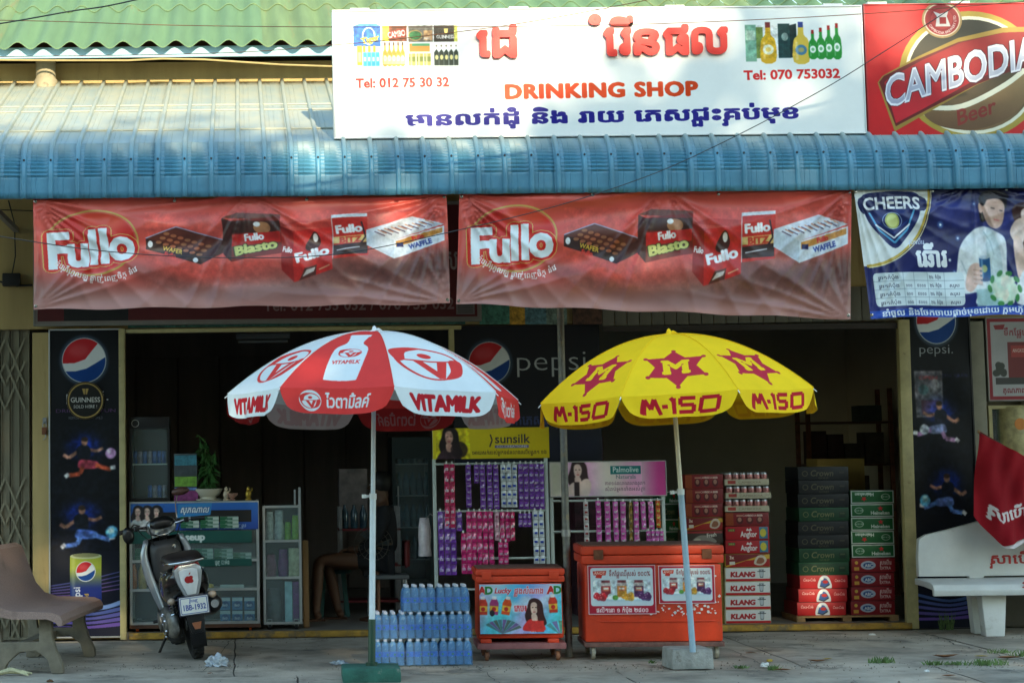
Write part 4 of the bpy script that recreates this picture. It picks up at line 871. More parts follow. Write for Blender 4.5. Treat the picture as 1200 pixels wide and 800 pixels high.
# grey vertical boards over the right half
a, b = at(706, 370, -.02).x, at(1054, 370, -.02).x; n = 24; w_ = (b-a)/n
zt = at(880, 340, 0).z; zb = at(880, 380, 0).z
M_brd = mat('grey_siding', (104, 100, 88), .7, var=.12, scale=5, streak=True)
bm_ = MB().box(0, w_-.006, -.012, .009, 0, zt-zb).mesh('siding_board', M_brd, bevel=.004)
for i in range(n):
    o = bpy.data.objects.new('siding_board', bm_); COL.objects.link(o); o.parent = bld; o.location = (a+i*w_-2.3, -.01+.004*(i % 2), zb+.001*i)
bpart('lintel_rail', MB().box(a, XR, -.03, .009, zb-.05, zb-.002), mat('dark_brown_trim', (50, 42, 36), .7))
# wiring on the header wall at left
for pts, r in ((((10, 235), (17, 262), (18, 300), (14, 322)), .006), (((0, 246), (40, 247)), .005), (((0, 330), (20, 335), (38, 334)), .01)):
    bpart('wiring', MB().tube([at(x, y, -.02) for x, y in pts], r, 6), M_dark)
p = at(14, 327, -.04); bpart('junction_box', MB().box(p.x-.08, p.x+.07, -.07, .008, p.z-.06, p.z+.05), M_dark, bevel=.01)

# ---- green corrugated roof: rows of sheets, each its own piece
SLP = .45; PIT = .2207
zE = at(200, 52, -.38).z
def corr(W, n, y0, z0, L, amp=.031, th=.007):
    mb = MB()
    def f(off):
        def g_(u, v):
            y = y0+L*v; return (u*W, y, z0+SLP*L*v+amp*math.cos(u*W/PIT*2*PI)+off+(.0 if v else 0))
        return g_
    mb.grid(f(th/2), n*10, 1); mb.grid(f(-th/2), n*10, 1)
    for i in range(n*10):
        a, b = i/(n*10), (i+1)/(n*10)
        mb.add([f(-th/2)(a, 0), f(-th/2)(b, 0), f(th/2)(b, 0), f(th/2)(a, 0)], [(0, 1, 2, 3)])
    return mb
W5 = PIT*5
me = corr(W5+PIT*.3, 5, 0, 0, 1.36).mesh('roof_sheet', M_green)
M_green2 = mat('green_roof_paint_older', (104, 124, 78), .7, var=.18, scale=6, dirt=((128, 104, 62), 5, .57), streak='y')
me2 = me.copy(); me2.materials.clear(); me2.materials.append(M_green2)
ox = at(206, 52, -.38).x % PIT
for r in range(3):
    for i in range(-6, 13):
        o = bpy.data.objects.new('roof_sheet', me if (i*7+r*3) % 3 else me2); COL.objects.link(o); o.parent = bld
        o.location = (ox-W5*0+i*W5-2.3, -.38+r*1.28, zE+r*1.28*SLP+.012*r+.004*(i % 2)-.004*0)
zf = at(200, 67.5, -.27).z
bpart('fascia_board', MB().box(-6, 13, -.29, -.26, zf, zf+.092), M_fascia, bevel=.004)
bpart('soffit', MB().box(-6, 13, -.26, .0, zf+.06, zf+.09), M_dwood)
# thin conduit under the fascia
q = MB().tube([at(x, y, -.30) for x, y in ((-60, 70), (60, 71), (150, 71), (190, 69), (240, 70), (330, 76), (420, 79))], .008, 6); bpart('conduit', q, mat('yellowed_cable', (170, 150, 100), .6))

# ================================================================== blue awning
awn = thing('awning', 'long blue ribbed metal awning with a rounded front edge, weathered on its slope', 'awning', (2.3, -2.9, 0))
def apart(name, mb, m, **k):
    o = mb.obj(name, m, None, **k); o.parent = awn; o.matrix_parent_inverse = Matrix.Translation((-2.3, 2.9, 0)); return o
AP = 31.6*14.6/FPX
SLA = .342
YF = -2.9; zb_ = at(285, 230.5, YF).z
path = []           # (Y, z, ny, nz, crimp, step)
rr = .31; yc, zc = YF+rr, 3.47
for z in (zb_, zb_+.05, zc-.001): path.append((YF, z, -1, 0, 0))
sl_ang = math.atan(SLA); NA = 52
for i in range(NA+1):
    t = i/NA*(PI/2-sl_ang); ny, nz = -math.cos(t), math.sin(t)
    s_ = i/NA; cr_ = math.cos(i*PI/2) if i < 38 else 0
    path.append((yc+rr*ny, zc+rr*nz, ny, nz, .0062*(math.cos(i*PI*.5)) if 1 < i < 47 else .0))
y_, z_ = path[-1][0], path[-1][1]; ny, nz = -math.sin(sl_ang), math.cos(sl_ang)
Ls = (-.0-y_); 
for i in range(1, 13):
    f_ = i/12; path.append((y_+Ls*f_, z_+Ls*f_*SLA, ny, nz, 0))
steps = (13.0, )
def awn_sheet(np_):
    prof = [(0, 0), (.010, .0), (.0145, .020), (.0205, .024), (.0365, .024), (.0425, .020), (.047, 0), (.075, 0), (.0765, .0028), (.080, .0028), (.0815, 0), (.113, 0), (.1145, .0028), (.118, .0028), (.1195, 0), (.150, 0)]
    xs, hs, rib = [], [], []
    for k in range(np_):
        for a_, h_ in prof: xs.append(k*AP+a_); hs.append(h_); rib.append(.008 < a_ < .049)
    xs.append(np_*AP); hs.append(0); rib.append(False)
    mb = MB(); nx = len(xs)
    for j, (Y, z, ny, nz, cr_) in enumerate(path):
        # small pressed step every so often along the slope
        st = 0
        for yy in (-2.05, -1.45, -1.25, -.6):
            if Y > yy: st += .004
        for x, h_, rb in zip(xs, hs, rib):
            d = h_+(0 if rb else cr_)+st*.0
            mb.v.append((x, Y+ny*d, z+nz*d))
    for j in range(len(path)-1):
        for i in range(nx-1):
            a_ = j*nx+i; mb.f.append((a_, a_+1, a_+nx+1, a_+nx)); mb.m.append(0); mb.uv.append(None)
    return mb
NP = 5
ame = awn_sheet(NP).mesh('awning_sheet', M_blue, fix=False, ang=50)
x0a = at(28, 225, YF).x-.0285
i0 = -3
for i in range(i0, 14):
    o = bpy.data.objects.new('awning_sheet', ame); COL.objects.link(o); o.parent = awn
    o.location = (x0a+i*NP*AP-2.3, 2.9+.0015*(i % 2), .0015*(i % 2))
    sm = o.modifiers.new('thickness', 'SOLIDIFY'); sm.thickness = .002; sm.offset = -1
# lap lines running along the slope and the screws on the ribs
for yy in (-2.25, -1.42, -1.18):
    zz = z_+(yy-y_)*SLA+.003
    apart('lap_strip', MB().box(-4.4, 11.5, yy-.012, yy+.012, zz-.004, zz+.006), M_blue)
q = MB()
for k in range(-14, 68):
    x = x0a+k*AP+.0285; t = .42; n_ = Vector((0, -math.cos(t), math.sin(t))); p = Vector((x, yc, zc))+n_*(rr+.022)
    q.tube([p, p+n_*.009], .008, 8)
o = apart('screw', q, M_dark)
o['kind'] = 'stuff'
apart('front_rail', MB().box(-4.4, 11.5, YF+.03, YF+.07, 3.40, 3.45), M_steel)
apart('rear_rail', MB().box(-4.4, 11.5, -.08, -.03, 4.50, 4.56), M_steel)
for x in (-4.2, -1.9, .4, 2.36, 4.7, 7.0, 9.3):
    q = MB().bar((x, YF+.06, 3.46), (x, -.02, 4.36), .05, .05); apart('rafter', q, M_steel)
    q = MB().bar((x, YF+.05, 3.43), (x, .01, 3.43), .04, .04); apart('tie_bar', q, M_steel)
pb = gnd(667, 769); pY = pb.y; px_ = pb.x
q = MB().tube([(px_, pY, 0), (px_, pY, 3.44)], .027, 12); apart('support_pole', q, mat('old_grey_pole', (120, 120, 116), .55, metal=.4, var=.2, scale=20, dirt=((140, 130, 110), 12, .55)))
q = MB().cyl((px_, pY), .034, .88, .93, 12); apart('pole_clamp', q, M_steel)
for x in (-4.2, 9.6): apart('support_pole', MB().tube([(x, pY, 0), (x, pY, 3.44)], .027, 12), MATS['old_grey_pole'])

# ================================================================== signs on the awning
YS = -2.72
def board(name, px, Y, im, thick, label, cat, frame=None, rough=.45, extra=None, spec=.4, translucent=0, var=.1, ft=.02, dscale=3.0, group=None):
    x0, x1, z0, z1 = rect(*px, Y)
    t = thing(name, label, cat, ((x0+x1)/2, Y, z0), group=group)
    w_, h_ = (x1-x0)/2, z1-z0
    mb = MB().box(-w_, w_, 0, thick, 0, h_, 0, front=1)
    mb.obj('panel', [M_white if extra is None else extra, imgmat(im+'_mat', IM[im], rough, spec, translucent, var, dscale)], t)
    if frame:
        for a in ((-w_-ft, w_+ft, -.006, thick+.004, -ft, 0), (-w_-ft, w_+ft, -.006, thick+.004, h_, h_+ft), (-w_-ft, -w_, -.006, thick+.004, 0, h_), (w_, w_+ft, -.006, thick+.004, 0, h_)):
            MB().box(*a).obj('frame_rail', frame, t, bevel=.003)
    return t, w_, h_
M_alw = mat('white_aluminium_trim', (206, 208, 206), .4, metal=.3, var=.05)
sg, sw, sh = board('shop_sign', (392, 11, 1011, 158), YS, 'sign', .10, 'large white shop sign with red and blue Khmer lettering standing on the blue awning', 'sign', M_alw, .25, ft=.012, var=.04)
# raised red letters, four of them fallen off
M_red = mat('red_acrylic', (214, 32, 30), .3, coat=.3, var=.03)
def letter(ch, x0, y0, x1, y1, name='letter', ext=.012):
    m0 = _tmesh(ch, 0, .5, 4); n0 = len(m0.vertices)
    a0 = np.empty(n0*3); m0.vertices.foreach_get('co', a0); a0 = a0.reshape(-1, 3)
    F = [tuple(p.vertices) for p in m0.polygons]; vs, fs = [], []
    for i in range(9):
        t = i*PI/4; d = np.array([.030*math.cos(t), .048*math.sin(t), .0]) if i < 8 else np.zeros(3)
        b = a0+d; b[:, 2] = a0[:, 2]*(1-.02*i); vs.append(b); fs += [tuple(v+i*n0 for v in f) for f in F]
    me = bpy.data.meshes.new(name); me.from_pydata(np.vstack(vs).tolist(), [], fs); a = np.vstack(vs)
    mn, mx = a.min(0), a.max(0); A = at(x0, y1, YS); B = at(x1, y0, YS)
    out = np.empty_like(a); out[:, 0] = A.x+(a[:, 0]-mn[0])/(mx[0]-mn[0])*(B.x-A.x); out[:, 2] = A.z+(a[:, 1]-mn[1])/(mx[1]-mn[1])*(B.z-A.z); out[:, 1] = YS-.004-(a[:, 2]/1.0+.5)*.024
    me.vertices.foreach_set('co', out.ravel()); me.materials.clear(); me.materials.append(M_red); me.name = name
    bm = bmesh.new(); bm.from_mesh(me); bmesh.ops.recalc_face_normals(bm, faces=bm.faces); bm.to_mesh(me); bm.free()
    o = bpy.data.objects.new(name, me); COL.objects.link(o); o.parent = sg; o.matrix_parent_inverse = Matrix.Translation(-sg.location)
for ch, a, b, c_, d_ in (('េ', 558, 36, 574, 68), ('ដ', 577, 29, 605, 69), ('ំ', 689, 17, 704, 31), ('េ', 707, 33, 722, 67), ('រ', 725, 33, 739, 66), ('ី', 714, 19, 741, 31), ('ន', 742, 34, 772, 66), ('ផ', 777, 29, 806, 66), ('ល', 810, 32, 852, 65)):
    letter(ch, a, b, c_, d_)
bs, bw_, bh_ = board('beer_sign', (1016, 5, 1340, 159), YS, 'beer', .10, 'red beer sign with a round emblem and diagonal banner, right of the white shop sign', 'sign', mat('red_trim', (160, 20, 28), .4), .3, ft=.010)
for t, w_, h_ in ((sg, sw, sh), (bs, bw_, bh_)):
    for k in (-1, -.33, .33, 1):
        MB().bar((k*w_*.9, .12, .05), (k*w_*.9, .62, .17-.05), .03, .03).obj('bracket', M_steel, t)
        MB().bar((k*w_*.9, .115, h_), (k*w_*.9, 1.5, .42), .025, .025).obj('stay', M_steel, t)
        MB().box(k*w_*.9-.07, k*w_*.9+.07, .02, .10, h_+.013, h_+.03).obj('hanger', M_white, t)

# ================================================================== banners under the awning edge
def banner(name, corners, Y, im, label, seed, amp=1.0, group=None, bow=0.0):
    """corners = photo pixels TL, TR, BR, BL"""
    P = [at(x, y, Y) for x, y in corners]
    c0 = (P[0]+P[1]+P[2]+P[3])/4
    t = thing(name, label, 'banner', (c0.x, Y, c0.z), group=group)
    R = random.Random(seed); ph = [R.uniform(0, 6) for _ in range(12)]
    W = (P[1]-P[0]).length; H = (P[0]-P[3]).length
    def f(u, v):
        p = P[3]*(1-u)*(1-v)+P[2]*u*(1-v)+P[1]*u*v+P[0]*(1-u)*v
        d = 0.0; x = u*W; y = v*H
        for (cx, cy, ff) in ((0, H, 30), (W, H, 30), (W*.52, H*1.03, 18), (0, 0, 22), (W, 0, 22)):
            r = math.hypot(x-cx, y-cy); a = math.atan2(y-cy, x-cx)
            d += .020*(1.6*abs(math.sin(a*ff*.5+ph[0]+cx*3+cy+1.6*math.sin(a*5+ph[3])))**.6-.8)*min(1, r*4)*math.exp(-r*1.5)*(1.0 if cy > 0 else .6)
        sag = (v+.42*(2*u-1)**2*.5)*H
        d += .015*math.sin(sag*21+ph[1]+1.3*math.sin(u*3.4+ph[5]))*(1-abs(2*u-1)**3)*(.35+.65*v)
        d += .003*math.sin(u*W*11+ph[2]+2.2*v+math.sin(u*7))*(1-v)**1.2
        d += .0015*math.sin(u*W*27+ph[4]+5*v)*(1-v)
        z = .006*math.sin(u*W*9+ph[6])*(1-v) - .012*math.sin(PI*u)*v*0
        top = -.010*abs(math.sin(u*PI*4+ph[7]*0))*(v**6)
        d *= 1.7
        return (p.x-c0.x+d*.25, d*amp-.05*(1-v)*amp*.3, p.z-c0.z+z+top)
    MB().grid(f, 190, 70).obj('cloth', imgmat(im+'_vinyl_%d' % seed, IM[im], .40, .45, .10, .09, 1.2+seed*.1), t, ang=180)
    for (u, v) in ((.006, .03), (.994, .03), (.006, .97), (.994, .97), (.34, .975), (.66, .975)):
        q = f(u, v); MB().lathe([(.006, -.004), (.012, -.003), (.012, .003), (.006, .004)], q, 10, ax='y').obj('eyelet', M_chrome, t)
    for u in (.02, .34, .66, .98):
        q = f(u, .99); MB().tube([q, (q[0], q[1]+.02, q[2]+.06), (q[0]+.01, .03, q[2]+.12)], .003, 5).obj('tie', M_white, t)
    return t
YB = -2.86
banner('banner', [(38, 232), (523, 227), (527, 356), (39, 363)], YB, 'fullo', 'red chocolate wafer banner hanging under the left end of the awning', 3)
banner('banner', [(538, 226), (998, 220), (996, 374), (534, 356)], YB, 'fullo', 'red chocolate wafer banner hanging in the middle, right of the dark gap', 8)
banner('banner', [(1000, 220), (1270, 215), (1270, 367), (1020, 373)], YB-.02, 'cheers', 'dark blue canned beer banner with a man in a white suit', 15, amp=.6)
# old signboard behind the banners
board('old_sign_board', (41, 240, 561, 377), -.10, 'oldsign', .06, 'old dark red signboard with grey phone number half hidden behind the left banner', 'sign', mat('dull_grey_frame', (120, 118, 112), .6), .6, ft=.015)
board('cola_board', (531, 381, 704, 541), .06, 'pepsi', .03, 'wide black cola board with a round globe logo hanging inside the shop opening', 'sign', None, .4, extra=M_black)
# ================================================================== umbrellas
def umbrella(name, label, base_xy, base_z, apex_px, R, H, off, tilt, gores, vals, pole_m, lower_m, VH, seed):
    """off: angle of a rib from +X in degrees; tilt: Euler of canopy and pole about the pole foot"""
    t = thing(name, label, 'umbrella', (base_xy[0], base_xy[1], base_z), tilt)
    top = H
    MB().tube([(0, 0, .0), (0, 0, top*.50)], .021, 14).obj('lower_pole', lower_m, t)
    MB().tube([(0, 0, top*.40), (0, 0, top-.02)], .0155, 14).obj('pole', pole_m, t)
    MB().cyl((0, 0), .025, top*.5-.02, top*.5+.02, 14).tube([(-.015, 0, top*.5), (-.06, 0, top*.5)], .009, 8).cyl((-.06, 0), .016, top*.5-.012, top*.5+.012, 10).obj('clamp', M_white, t)
    Rz = lambda r: top-.45*(R/1.0)*(r**2.0)*1.0
    def rib(a, r): return Vector((math.cos(a)*R*r, math.sin(a)*R*r, Rz(r)))
    rn = random.Random(seed)
    for k in range(8):
        a0 = rad(off+45*k); a1 = rad(off+45*(k+1)); e = rn.uniform(-1, 1); e2 = rn.uniform(0, 6)
        def f(u, v):
            r = .012+v*.988; A, B = rib(a0, r), rib(a1, r); p = A.lerp(B, u); bul = math.sin(PI*u)
            mid = (a0+a1)/2
            p = p+Vector((math.cos(mid), math.sin(mid), 0))*(.012*bul*r*math.sin(PI*min(1, v*1.05))) + Vector((0, 0, -1))*(.010*bul*v+.003*math.sin(u*9+v*12+e2)*v*bul)
            return p
        gi = gores[k % len(gores)]
        g = MB().grid(lambda u, v: f(u, 1-v), 14, 22, 0, lambda u, v: (.5+(.5-u if True else 0)*-1*(1-v)*(-1), v) if False else (.5-(u-.5)*-1*(1-v), v))
        g.obj('canopy_panel', imgmat('fabric_'+gi, IM[gi], .75, .2, .12, .05, 4.0), t, ang=180)
        # valance: a hanging flap with rounded lower corners
        def h(u, v):
            lo = .10*math.sqrt(max(0, v))*0; 
            x = .5+(u-.5)*(1-.14*v**1.5); p = f(x, 1.0)
            edge = abs(2*u-1); drop = VH*v*(1-.28*edge**6)
            mid = (a0+a1)/2; q = .010*math.sin(u*15+e2)*v+.006*math.sin(u*31+e2*2)*v
            return p+Vector((math.cos(mid), math.sin(mid), 0))*(q+.012*v) - Vector((0, 0, drop))
        vi = vals[k % len(vals)]
        MB().grid(lambda u, v: h(u, 1-v), 22, 6).obj('valance', imgmat('fabric_'+vi, IM[vi], .75, .2, .12, .05, 4.0, back={'val_white': (196, 182, 180), 'val_red': (150, 34, 36), 'val_yel': (226, 176, 30)}[vi]), t, ang=180)  # inner side colours darkened to stand for shade under the canopy
        for o_ in [x_ for x_ in t.children if x_.name.startswith(('valance', 'canopy_panel'))][-2:]:
            md = (a0+a1)/2; av = sum((p_.normal for p_ in o_.data.polygons), Vector()); 
            if av.dot(Vector((math.cos(md), math.sin(md), .3))) < 0: o_.data.flip_normals()
        MB().tube([rib(a0, r)+Vector((0, 0, .0035)) for r in np.linspace(.03, 1.0, 14)], .0035, 5).obj('seam', imgmat('fabric_'+gi, IM[gi], .75, .2, .12, .05, 4.0) if seed == 2 else M_white, t)
        MB().tube([rib(a0, r)-Vector((0, 0, .008)) for r in (0.02, .25, .5, .75, 1.0, 1.02)], .0035, 6).obj('rib', M_white, t)
        m_ = rib(a0, .5); MB().tube([m_-Vector((0, 0, .01)), (math.cos(a0)*.03, math.sin(a0)*.03, top-.42)], .003, 6).obj('strut', M_white, t)
    MB().cyl((0, 0), .03, top-.45, top-.40, 12).obj('runner', M_white, t)
    q = MB().lathe([(.06, -.012), (.045, .006), (.018, .012), (.012, .035), (.0, .045)], (0, 0, top), 12); q.tube([(.0, 0, top+.01), (.03, -.01, top+.018), (.055, -.01, top+.006)], [.012, .010, .004], 6).obj('finial', M_white if seed == 1 else imgmat('fabric_'+gores[0], IM[gores[0]], .75, .2, .12, .05, 4.0), t)
    return t
WP = mat('white_enamel_pole', (206, 216, 220), .35, var=.08, scale=9, dirt=((150, 130, 104), 30, .66))
GP = mat('dark_green_paint', (24, 62, 44), .45, var=.1)
yR = -3.40; pr = at(435.5, 776, yR)
t = umbrella('market_umbrella', 'red and white striped umbrella with bottle print and white scalloped valance', (pr.x, yR), .10, None, 1.0, 2.24, 4, (rad(-2.6), rad(1.6), 0), ['gore_white', 'gore_red'], ['val_white', 'val_red'], WP, WP, .165, 1)
MB().tube([(0, 0, -.02), (0, 0, .30)], .025, 14).obj('base_tube', GP, t)
g0 = gnd(400, 795); g1 = gnd(468, 795)
b = thing('umbrella_base', 'long green painted concrete block holding the red and white umbrella', 'umbrella base', ((g0.x+g1.x)/2, yR, 0), (0, 0, rad(-1.5)))
bw = (g1.x-g0.x)/2
MB().box(-bw, bw, -.22, .16, 0.001, .095).obj('block', mat('chipped_green_concrete', (46, 98, 84), .85, var=.25, scale=8, bump=.4, dirt=((150, 146, 134), 6, .60)), b, bevel=.015)
MB().cyl((pr.x-b.location.x, 0), .04, .094, .115, 12).obj('collar', GP, b)
yY = -3.20; pyb = at(812, 763, yY)
t = umbrella('market_umbrella', 'plain yellow umbrella with dark red star emblems and leaning pole', (pyb.x, yY), .135, None, .98, 2.17, 17-4, (rad(-1.2), rad(-2.3), 0), ['gore_yel'], ['val_yel'], mat('cream_enamel_pole', (222, 214, 190), .35, var=.05), mat('pale_blue_tube', (150, 176, 192), .4, var=.08), .15, 2)
g0 = gnd(786, 784.5); g1 = gnd(838, 784.5)
b = thing('umbrella_base', 'grey bare concrete block holding the yellow umbrella', 'umbrella base', ((g0.x+g1.x)/2, g0.y+.13, 0), (0, 0, rad(4)))
bw = (g1.x-g0.x)/2
MB().prism([(-bw, .001), (bw, .001), (bw*.94, .14), (-bw*.95, .14)], -.13, .15).obj('block', mat('bare_concrete', (156, 156, 150), .9, var=.25, scale=9, bump=.8, bscale=50, dirt=((108, 100, 88), 12, .58)), b, bevel=.014)

# ================================================================== left mosaic bench (faces along the shop front)
M_terr = mat('brown_terrazzo', (148, 122, 112), .5, var=.22, scale=110, bump=.1, dirt=((116, 92, 80), 3, .58))
M_legc = mat('cast_concrete', (120, 112, 96), .9, var=.2, scale=8, bump=.3)
n0 = gnd(62, 789); n1 = gnd(110, 764)
ang = math.atan2(n1.x-n0.x, n1.y-n0.y)
t = thing('concrete_bench', 'brown mosaic concrete bench with curved back at the left edge', 'bench', (n0.x, n0.y, 0), (0, 0, -ang))
L = 1.5
prof = [(-.62, .84), (-.60, .855), (-.55, .83), (-.50, .70), (-.44, .55), (-.37, .47), (-.27, .440), (-.1, .435), (.02, .43), (.07, .41), (.09, .37), (.085, .34), (.06, .335), (.04, .36), (-.02, .385), (-.27, .385), (-.40, .41), (-.49, .50), (-.55, .66), (-.60, .78)]
def bslab(mb, dx0, dx1, y0, y1):
    ny = 14
    n = len(prof); o = len(mb.v)
    for j in range(ny+1):
        f = j/ny; s_ = dx0+(dx1-dx0)*f
        for a, z in prof: mb.v.append((a+s_, y0+(y1-y0)*f, z+.006*math.sin(f*PI)))
    for j in range(ny):
        for i in range(n): mb.f.append((o+j*n+i, o+j*n+(i+1) % n, o+(j+1)*n+(i+1) % n, o+(j+1)*n+i)); mb.m.append(0); mb.uv.append(None)
    mb.f.append(tuple(range(o, o+n))); mb.f.append(tuple(range(o+ny*n, o+ny*n+n))); mb.m += [0, 0]; mb.uv += [None, None]
q = MB(); bslab(q, 0, 0, -.10, L); q.obj('seat_slab', M_terr, t, ang=35)
for y in (.0, L-.28):
    leg = [(-.46, 0), (-.36, 0), (-.33, .07), (-.24, .15), (-.12, .16), (-.04, .10), (-.01, 0), (.07, 0), (.07, .05), (.02, .16), (-.01, .26), (-.01, .38), (-.10, .385), (-.10, .22), (-.37, .22), (-.40, .42), (-.47, .46), (-.44, .2)]
    MB().prism(leg, y, y+.075, 'xz').obj('leg', M_legc, t, bevel=.008)
MB().box(-.30, -.22, .07, L-.28, .14, .20).obj('stretcher', M_legc, t)

# ================================================================== right white bench, faces the street
M_wb = mat('whitewashed_concrete', (206, 208, 204), .7, var=.06, scale=4, bump=.15, dirt=((168, 166, 156), 3, .62))
yb = -.62
A = at(1077, 675, yb); t = thing('concrete_bench', 'white painted concrete bench with red Khmer lettering at the right edge', 'bench', (A.x, yb, 0))
W = 2.1; zs = at(1100, 676, yb).z
pk = [(1075, 675), (1074, 652), (1075, 631), (1084, 626), (1110, 620), (1145, 610.5)]
pts = [(at(x, y, yb+.1).x-A.x, at(x, y, yb+.1).z) for x, y in pk]
hx = pts[-1][0]; hz = pts[-1][1]
pts = pts+[(hx+.35, hz+.02), (W-hx-.2, hz), (W-.1, pts[2][1]), (W, pts[1][1]), (W, pts[0][1]), (W-.55, pts[0][1]-.002), (W-.55, pts[0][1]-.05), (W-.8, pts[0][1]-.05), (W-.8, pts[0][1]-.002), (.55, pts[0][1]-.002), (.55, pts[0][1]-.05), (.43, pts[0][1]-.05), (.43, pts[0][1]-.002)]
q = MB().prism(pts, .06, .13, 'xz'); q.obj('backrest', M_wb, t, bevel=.010)
zf = zs-.012
q = MB(); sp = [(.12, zf-.05), (.12, zf), (-.26, zf-.012), (-.33, zf-.03), (-.36, zf-.07), (-.35, zf-.115), (-.31, zf-.115), (-.30, zf-.07), (-.1, zf-.055)]
q.prism(sp, .0, W, 'yz'); q.obj('seat', M_wb, t, bevel=.008)
for x in (.42, W-.75):
    for y0, y1 in ((-.24, -.12), (.02, .12)):
        q = MB(); d = .0
        lx = .20; q.add([(x+.02, y0, 0), (x+.17, y0, 0), (x+.17, y1, 0), (x+.02, y1, 0), (x-.01, y0, zf-.055), (x+lx, y0, zf-.055), (x+lx, y1, zf-.055), (x-.01, y1, zf-.055)], [(0, 3, 2, 1), (4, 5, 6, 7), (0, 1, 5, 4), (1, 2, 6, 5), (2, 3, 7, 6), (3, 0, 4, 7)])
        q.obj('leg', M_wb, t, bevel=.008)
def flat_text(name, s_, x, z, h, y, m, parent, w_=None, bold=.03, th=.003, rot=0):
    """painted lettering: a thin sheet of letters standing 1 mm proud"""
    gl, W_ = layout(s_, bold); em = h/.69; pen = 0
    q = MB(); sx = (w_/(W_*em)) if w_ else 1
    last = 0
    for c, sc, dx, dy, adv in shape(s_):
        if c == ' ': pen += .3; continue
        me = _tmesh(c, 0); a = np.empty(len(me.vertices)*3); me.vertices.foreach_get('co', a); a = a.reshape(-1, 3)
        o0 = pen if sc == 1 else last
        X = (a[:, 0]*sc+o0)*em*sx; Z = (a[:, 1]*sc+(dy or 0))*em
        for k in range(9):
            ox, oz = (bold*em*math.cos(k*PI/4), bold*em*math.sin(k*PI/4)) if k < 8 else (0, 0)
            q.add([(x+p+ox, y-.0002*k, z+r+oz) for p, r in zip(X, Z)], [tuple(p.vertices) for p in me.polygons])
        bpy.data.meshes.remove(me)
        if sc == 1:
            ad = glyph(c, bold)[1]
            if ad > .05: last = pen; pen += ad
    return q.obj(name, m, parent, smooth=False)
M_redp = mat('red_lettering_paint', (176, 44, 40), .6)
p = at(1160, 660, yb+.05); flat_text('lettering', 'ស្រាបៀរ', p.x-A.x, p.z, .075, .0575, M_redp, t, .42)
p = at(1197, 688, yb-.36); flat_text('lettering', 'អង្គរ', p.x-A.x, p.z, .05, -.362, M_redp, t, .3)

# ================================================================== folded red umbrella on the white bench
C = [(1147, 507), (1141, 583), (1140, 611), (1163, 639), (1200, 631), (1262, 640), (1260, 560), (1215, 540)]
def wpt(x, y, Y): p = at(x, y, Y); return Vector((p.x, p.y, p.z))
t = thing('folded_umbrella', 'folded red umbrella with white Khmer lettering leaning on the white bench', 'umbrella', tuple(wpt(1200, 640, -.72)))
o0 = t.location.copy()
tip = wpt(1147, 507, -.50)
M_cl = imgmat('red_cloth_print', IM['cloth'], .8, .2, .12, .08, 3)
def fold(u, v):
    bot = wpt(1141+u*125, 0, -.72)
    # lower hem follows the photograph
    import bisect
    xs = [0, .08, .2, .45, .75, 1]; ys = [604, 618, 639, 630, 640, 636]
    i = min(4, bisect.bisect_right(xs, u)-1); yy = ys[i]+(ys[i+1]-ys[i])*(u-xs[i])/(xs[i+1]-xs[i])
    b_ = wpt(1141+u*125, yy, -.80); top = wpt(1147+u*110, 507+u*62, -.52)
    p = top.lerp(b_, 1-v) if False else top*(v)+b_*(1-v)
    w = 0
    p = p+Vector((0, -.10*math.sin(PI*u)-.10*(1-v)*math.sin(PI*min(1, u*2.2))+.05*math.sin(u*19+v*4)*(.25+.75*(1-v))+.010*math.sin(u*41-v*9), 0))
    return p-o0
MB().grid(fold, 60, 40).obj('canopy', M_cl, t, ang=180)
M_dkred = mat('dark_red_cloth', (84, 30, 28), .85)
def fold2(u, v):
    a_ = wpt(1147, 505, -.50)*(1-u)+wpt(1262, 572, -.50)*u; b_ = wpt(1148, 512, -.53)*(1-u)+wpt(1266, 618, -.6)*u
    return a_*(v)+b_*(1-v)+Vector((0, -.05*math.sin(PI*v)*u-.03, 0))-o0
MB().grid(fold2, 30, 8).obj('underside', M_dkred, t, ang=180)
MB().tube([wpt(1146, 505, -.52)-o0, wpt(1205, 541, -.45)-o0, wpt(1275, 584, -.45)-o0], .012, 8).obj('pole', M_wood, t)
def hem(u, v):
    p = fold(.17+u*.35, 0); return p+Vector((.0, -.012-.01*math.sin(u*12), -.035*(1-v)*math.sin(PI*u)-.003))
MB().grid(hem, 16, 4).obj('white_hem', mat('white_cloth', (206, 196, 200), .8), t, ang=180)

# ================================================================== folding gate, far left
xg1 = XP-.03; zg = at(18, 347, .1).z
t = thing('folding_gate', 'grey steel concertina gate with crossed lattice bars at far left', 'gate', (xg1, .1, 0))
M_gate = mat('weathered_grey_gate', (124, 118, 98), .6, metal=.3, var=.25, scale=7, streak=True, dirt=((88, 70, 50), 5, .62))
gp = .083
sm_ = MB().box(-.033, .033, -.006, .012, .02, zg-.02).box(-.036, -.030, -.022, .012, .02, zg-.02).box(.030, .036, -.022, .012, .02, zg-.02).mesh('slat', M_gate)
NG = 15
for i in range(NG):
    o = bpy.data.objects.new('slat', sm_); COL.objects.link(o); o.parent = t; o.location = (-.04-i*gp, 0, 0)
lm = MB().bar((0, -.03, 0), (gp*2, -.034, .40), .018, .005, up=(0, 1, 0)).mesh('lattice_bar', M_gate)
lm2 = MB().bar((0, -.036, .40), (gp*2, -.04, 0), .018, .005, up=(0, 1, 0)).mesh('lattice_bar', M_gate)
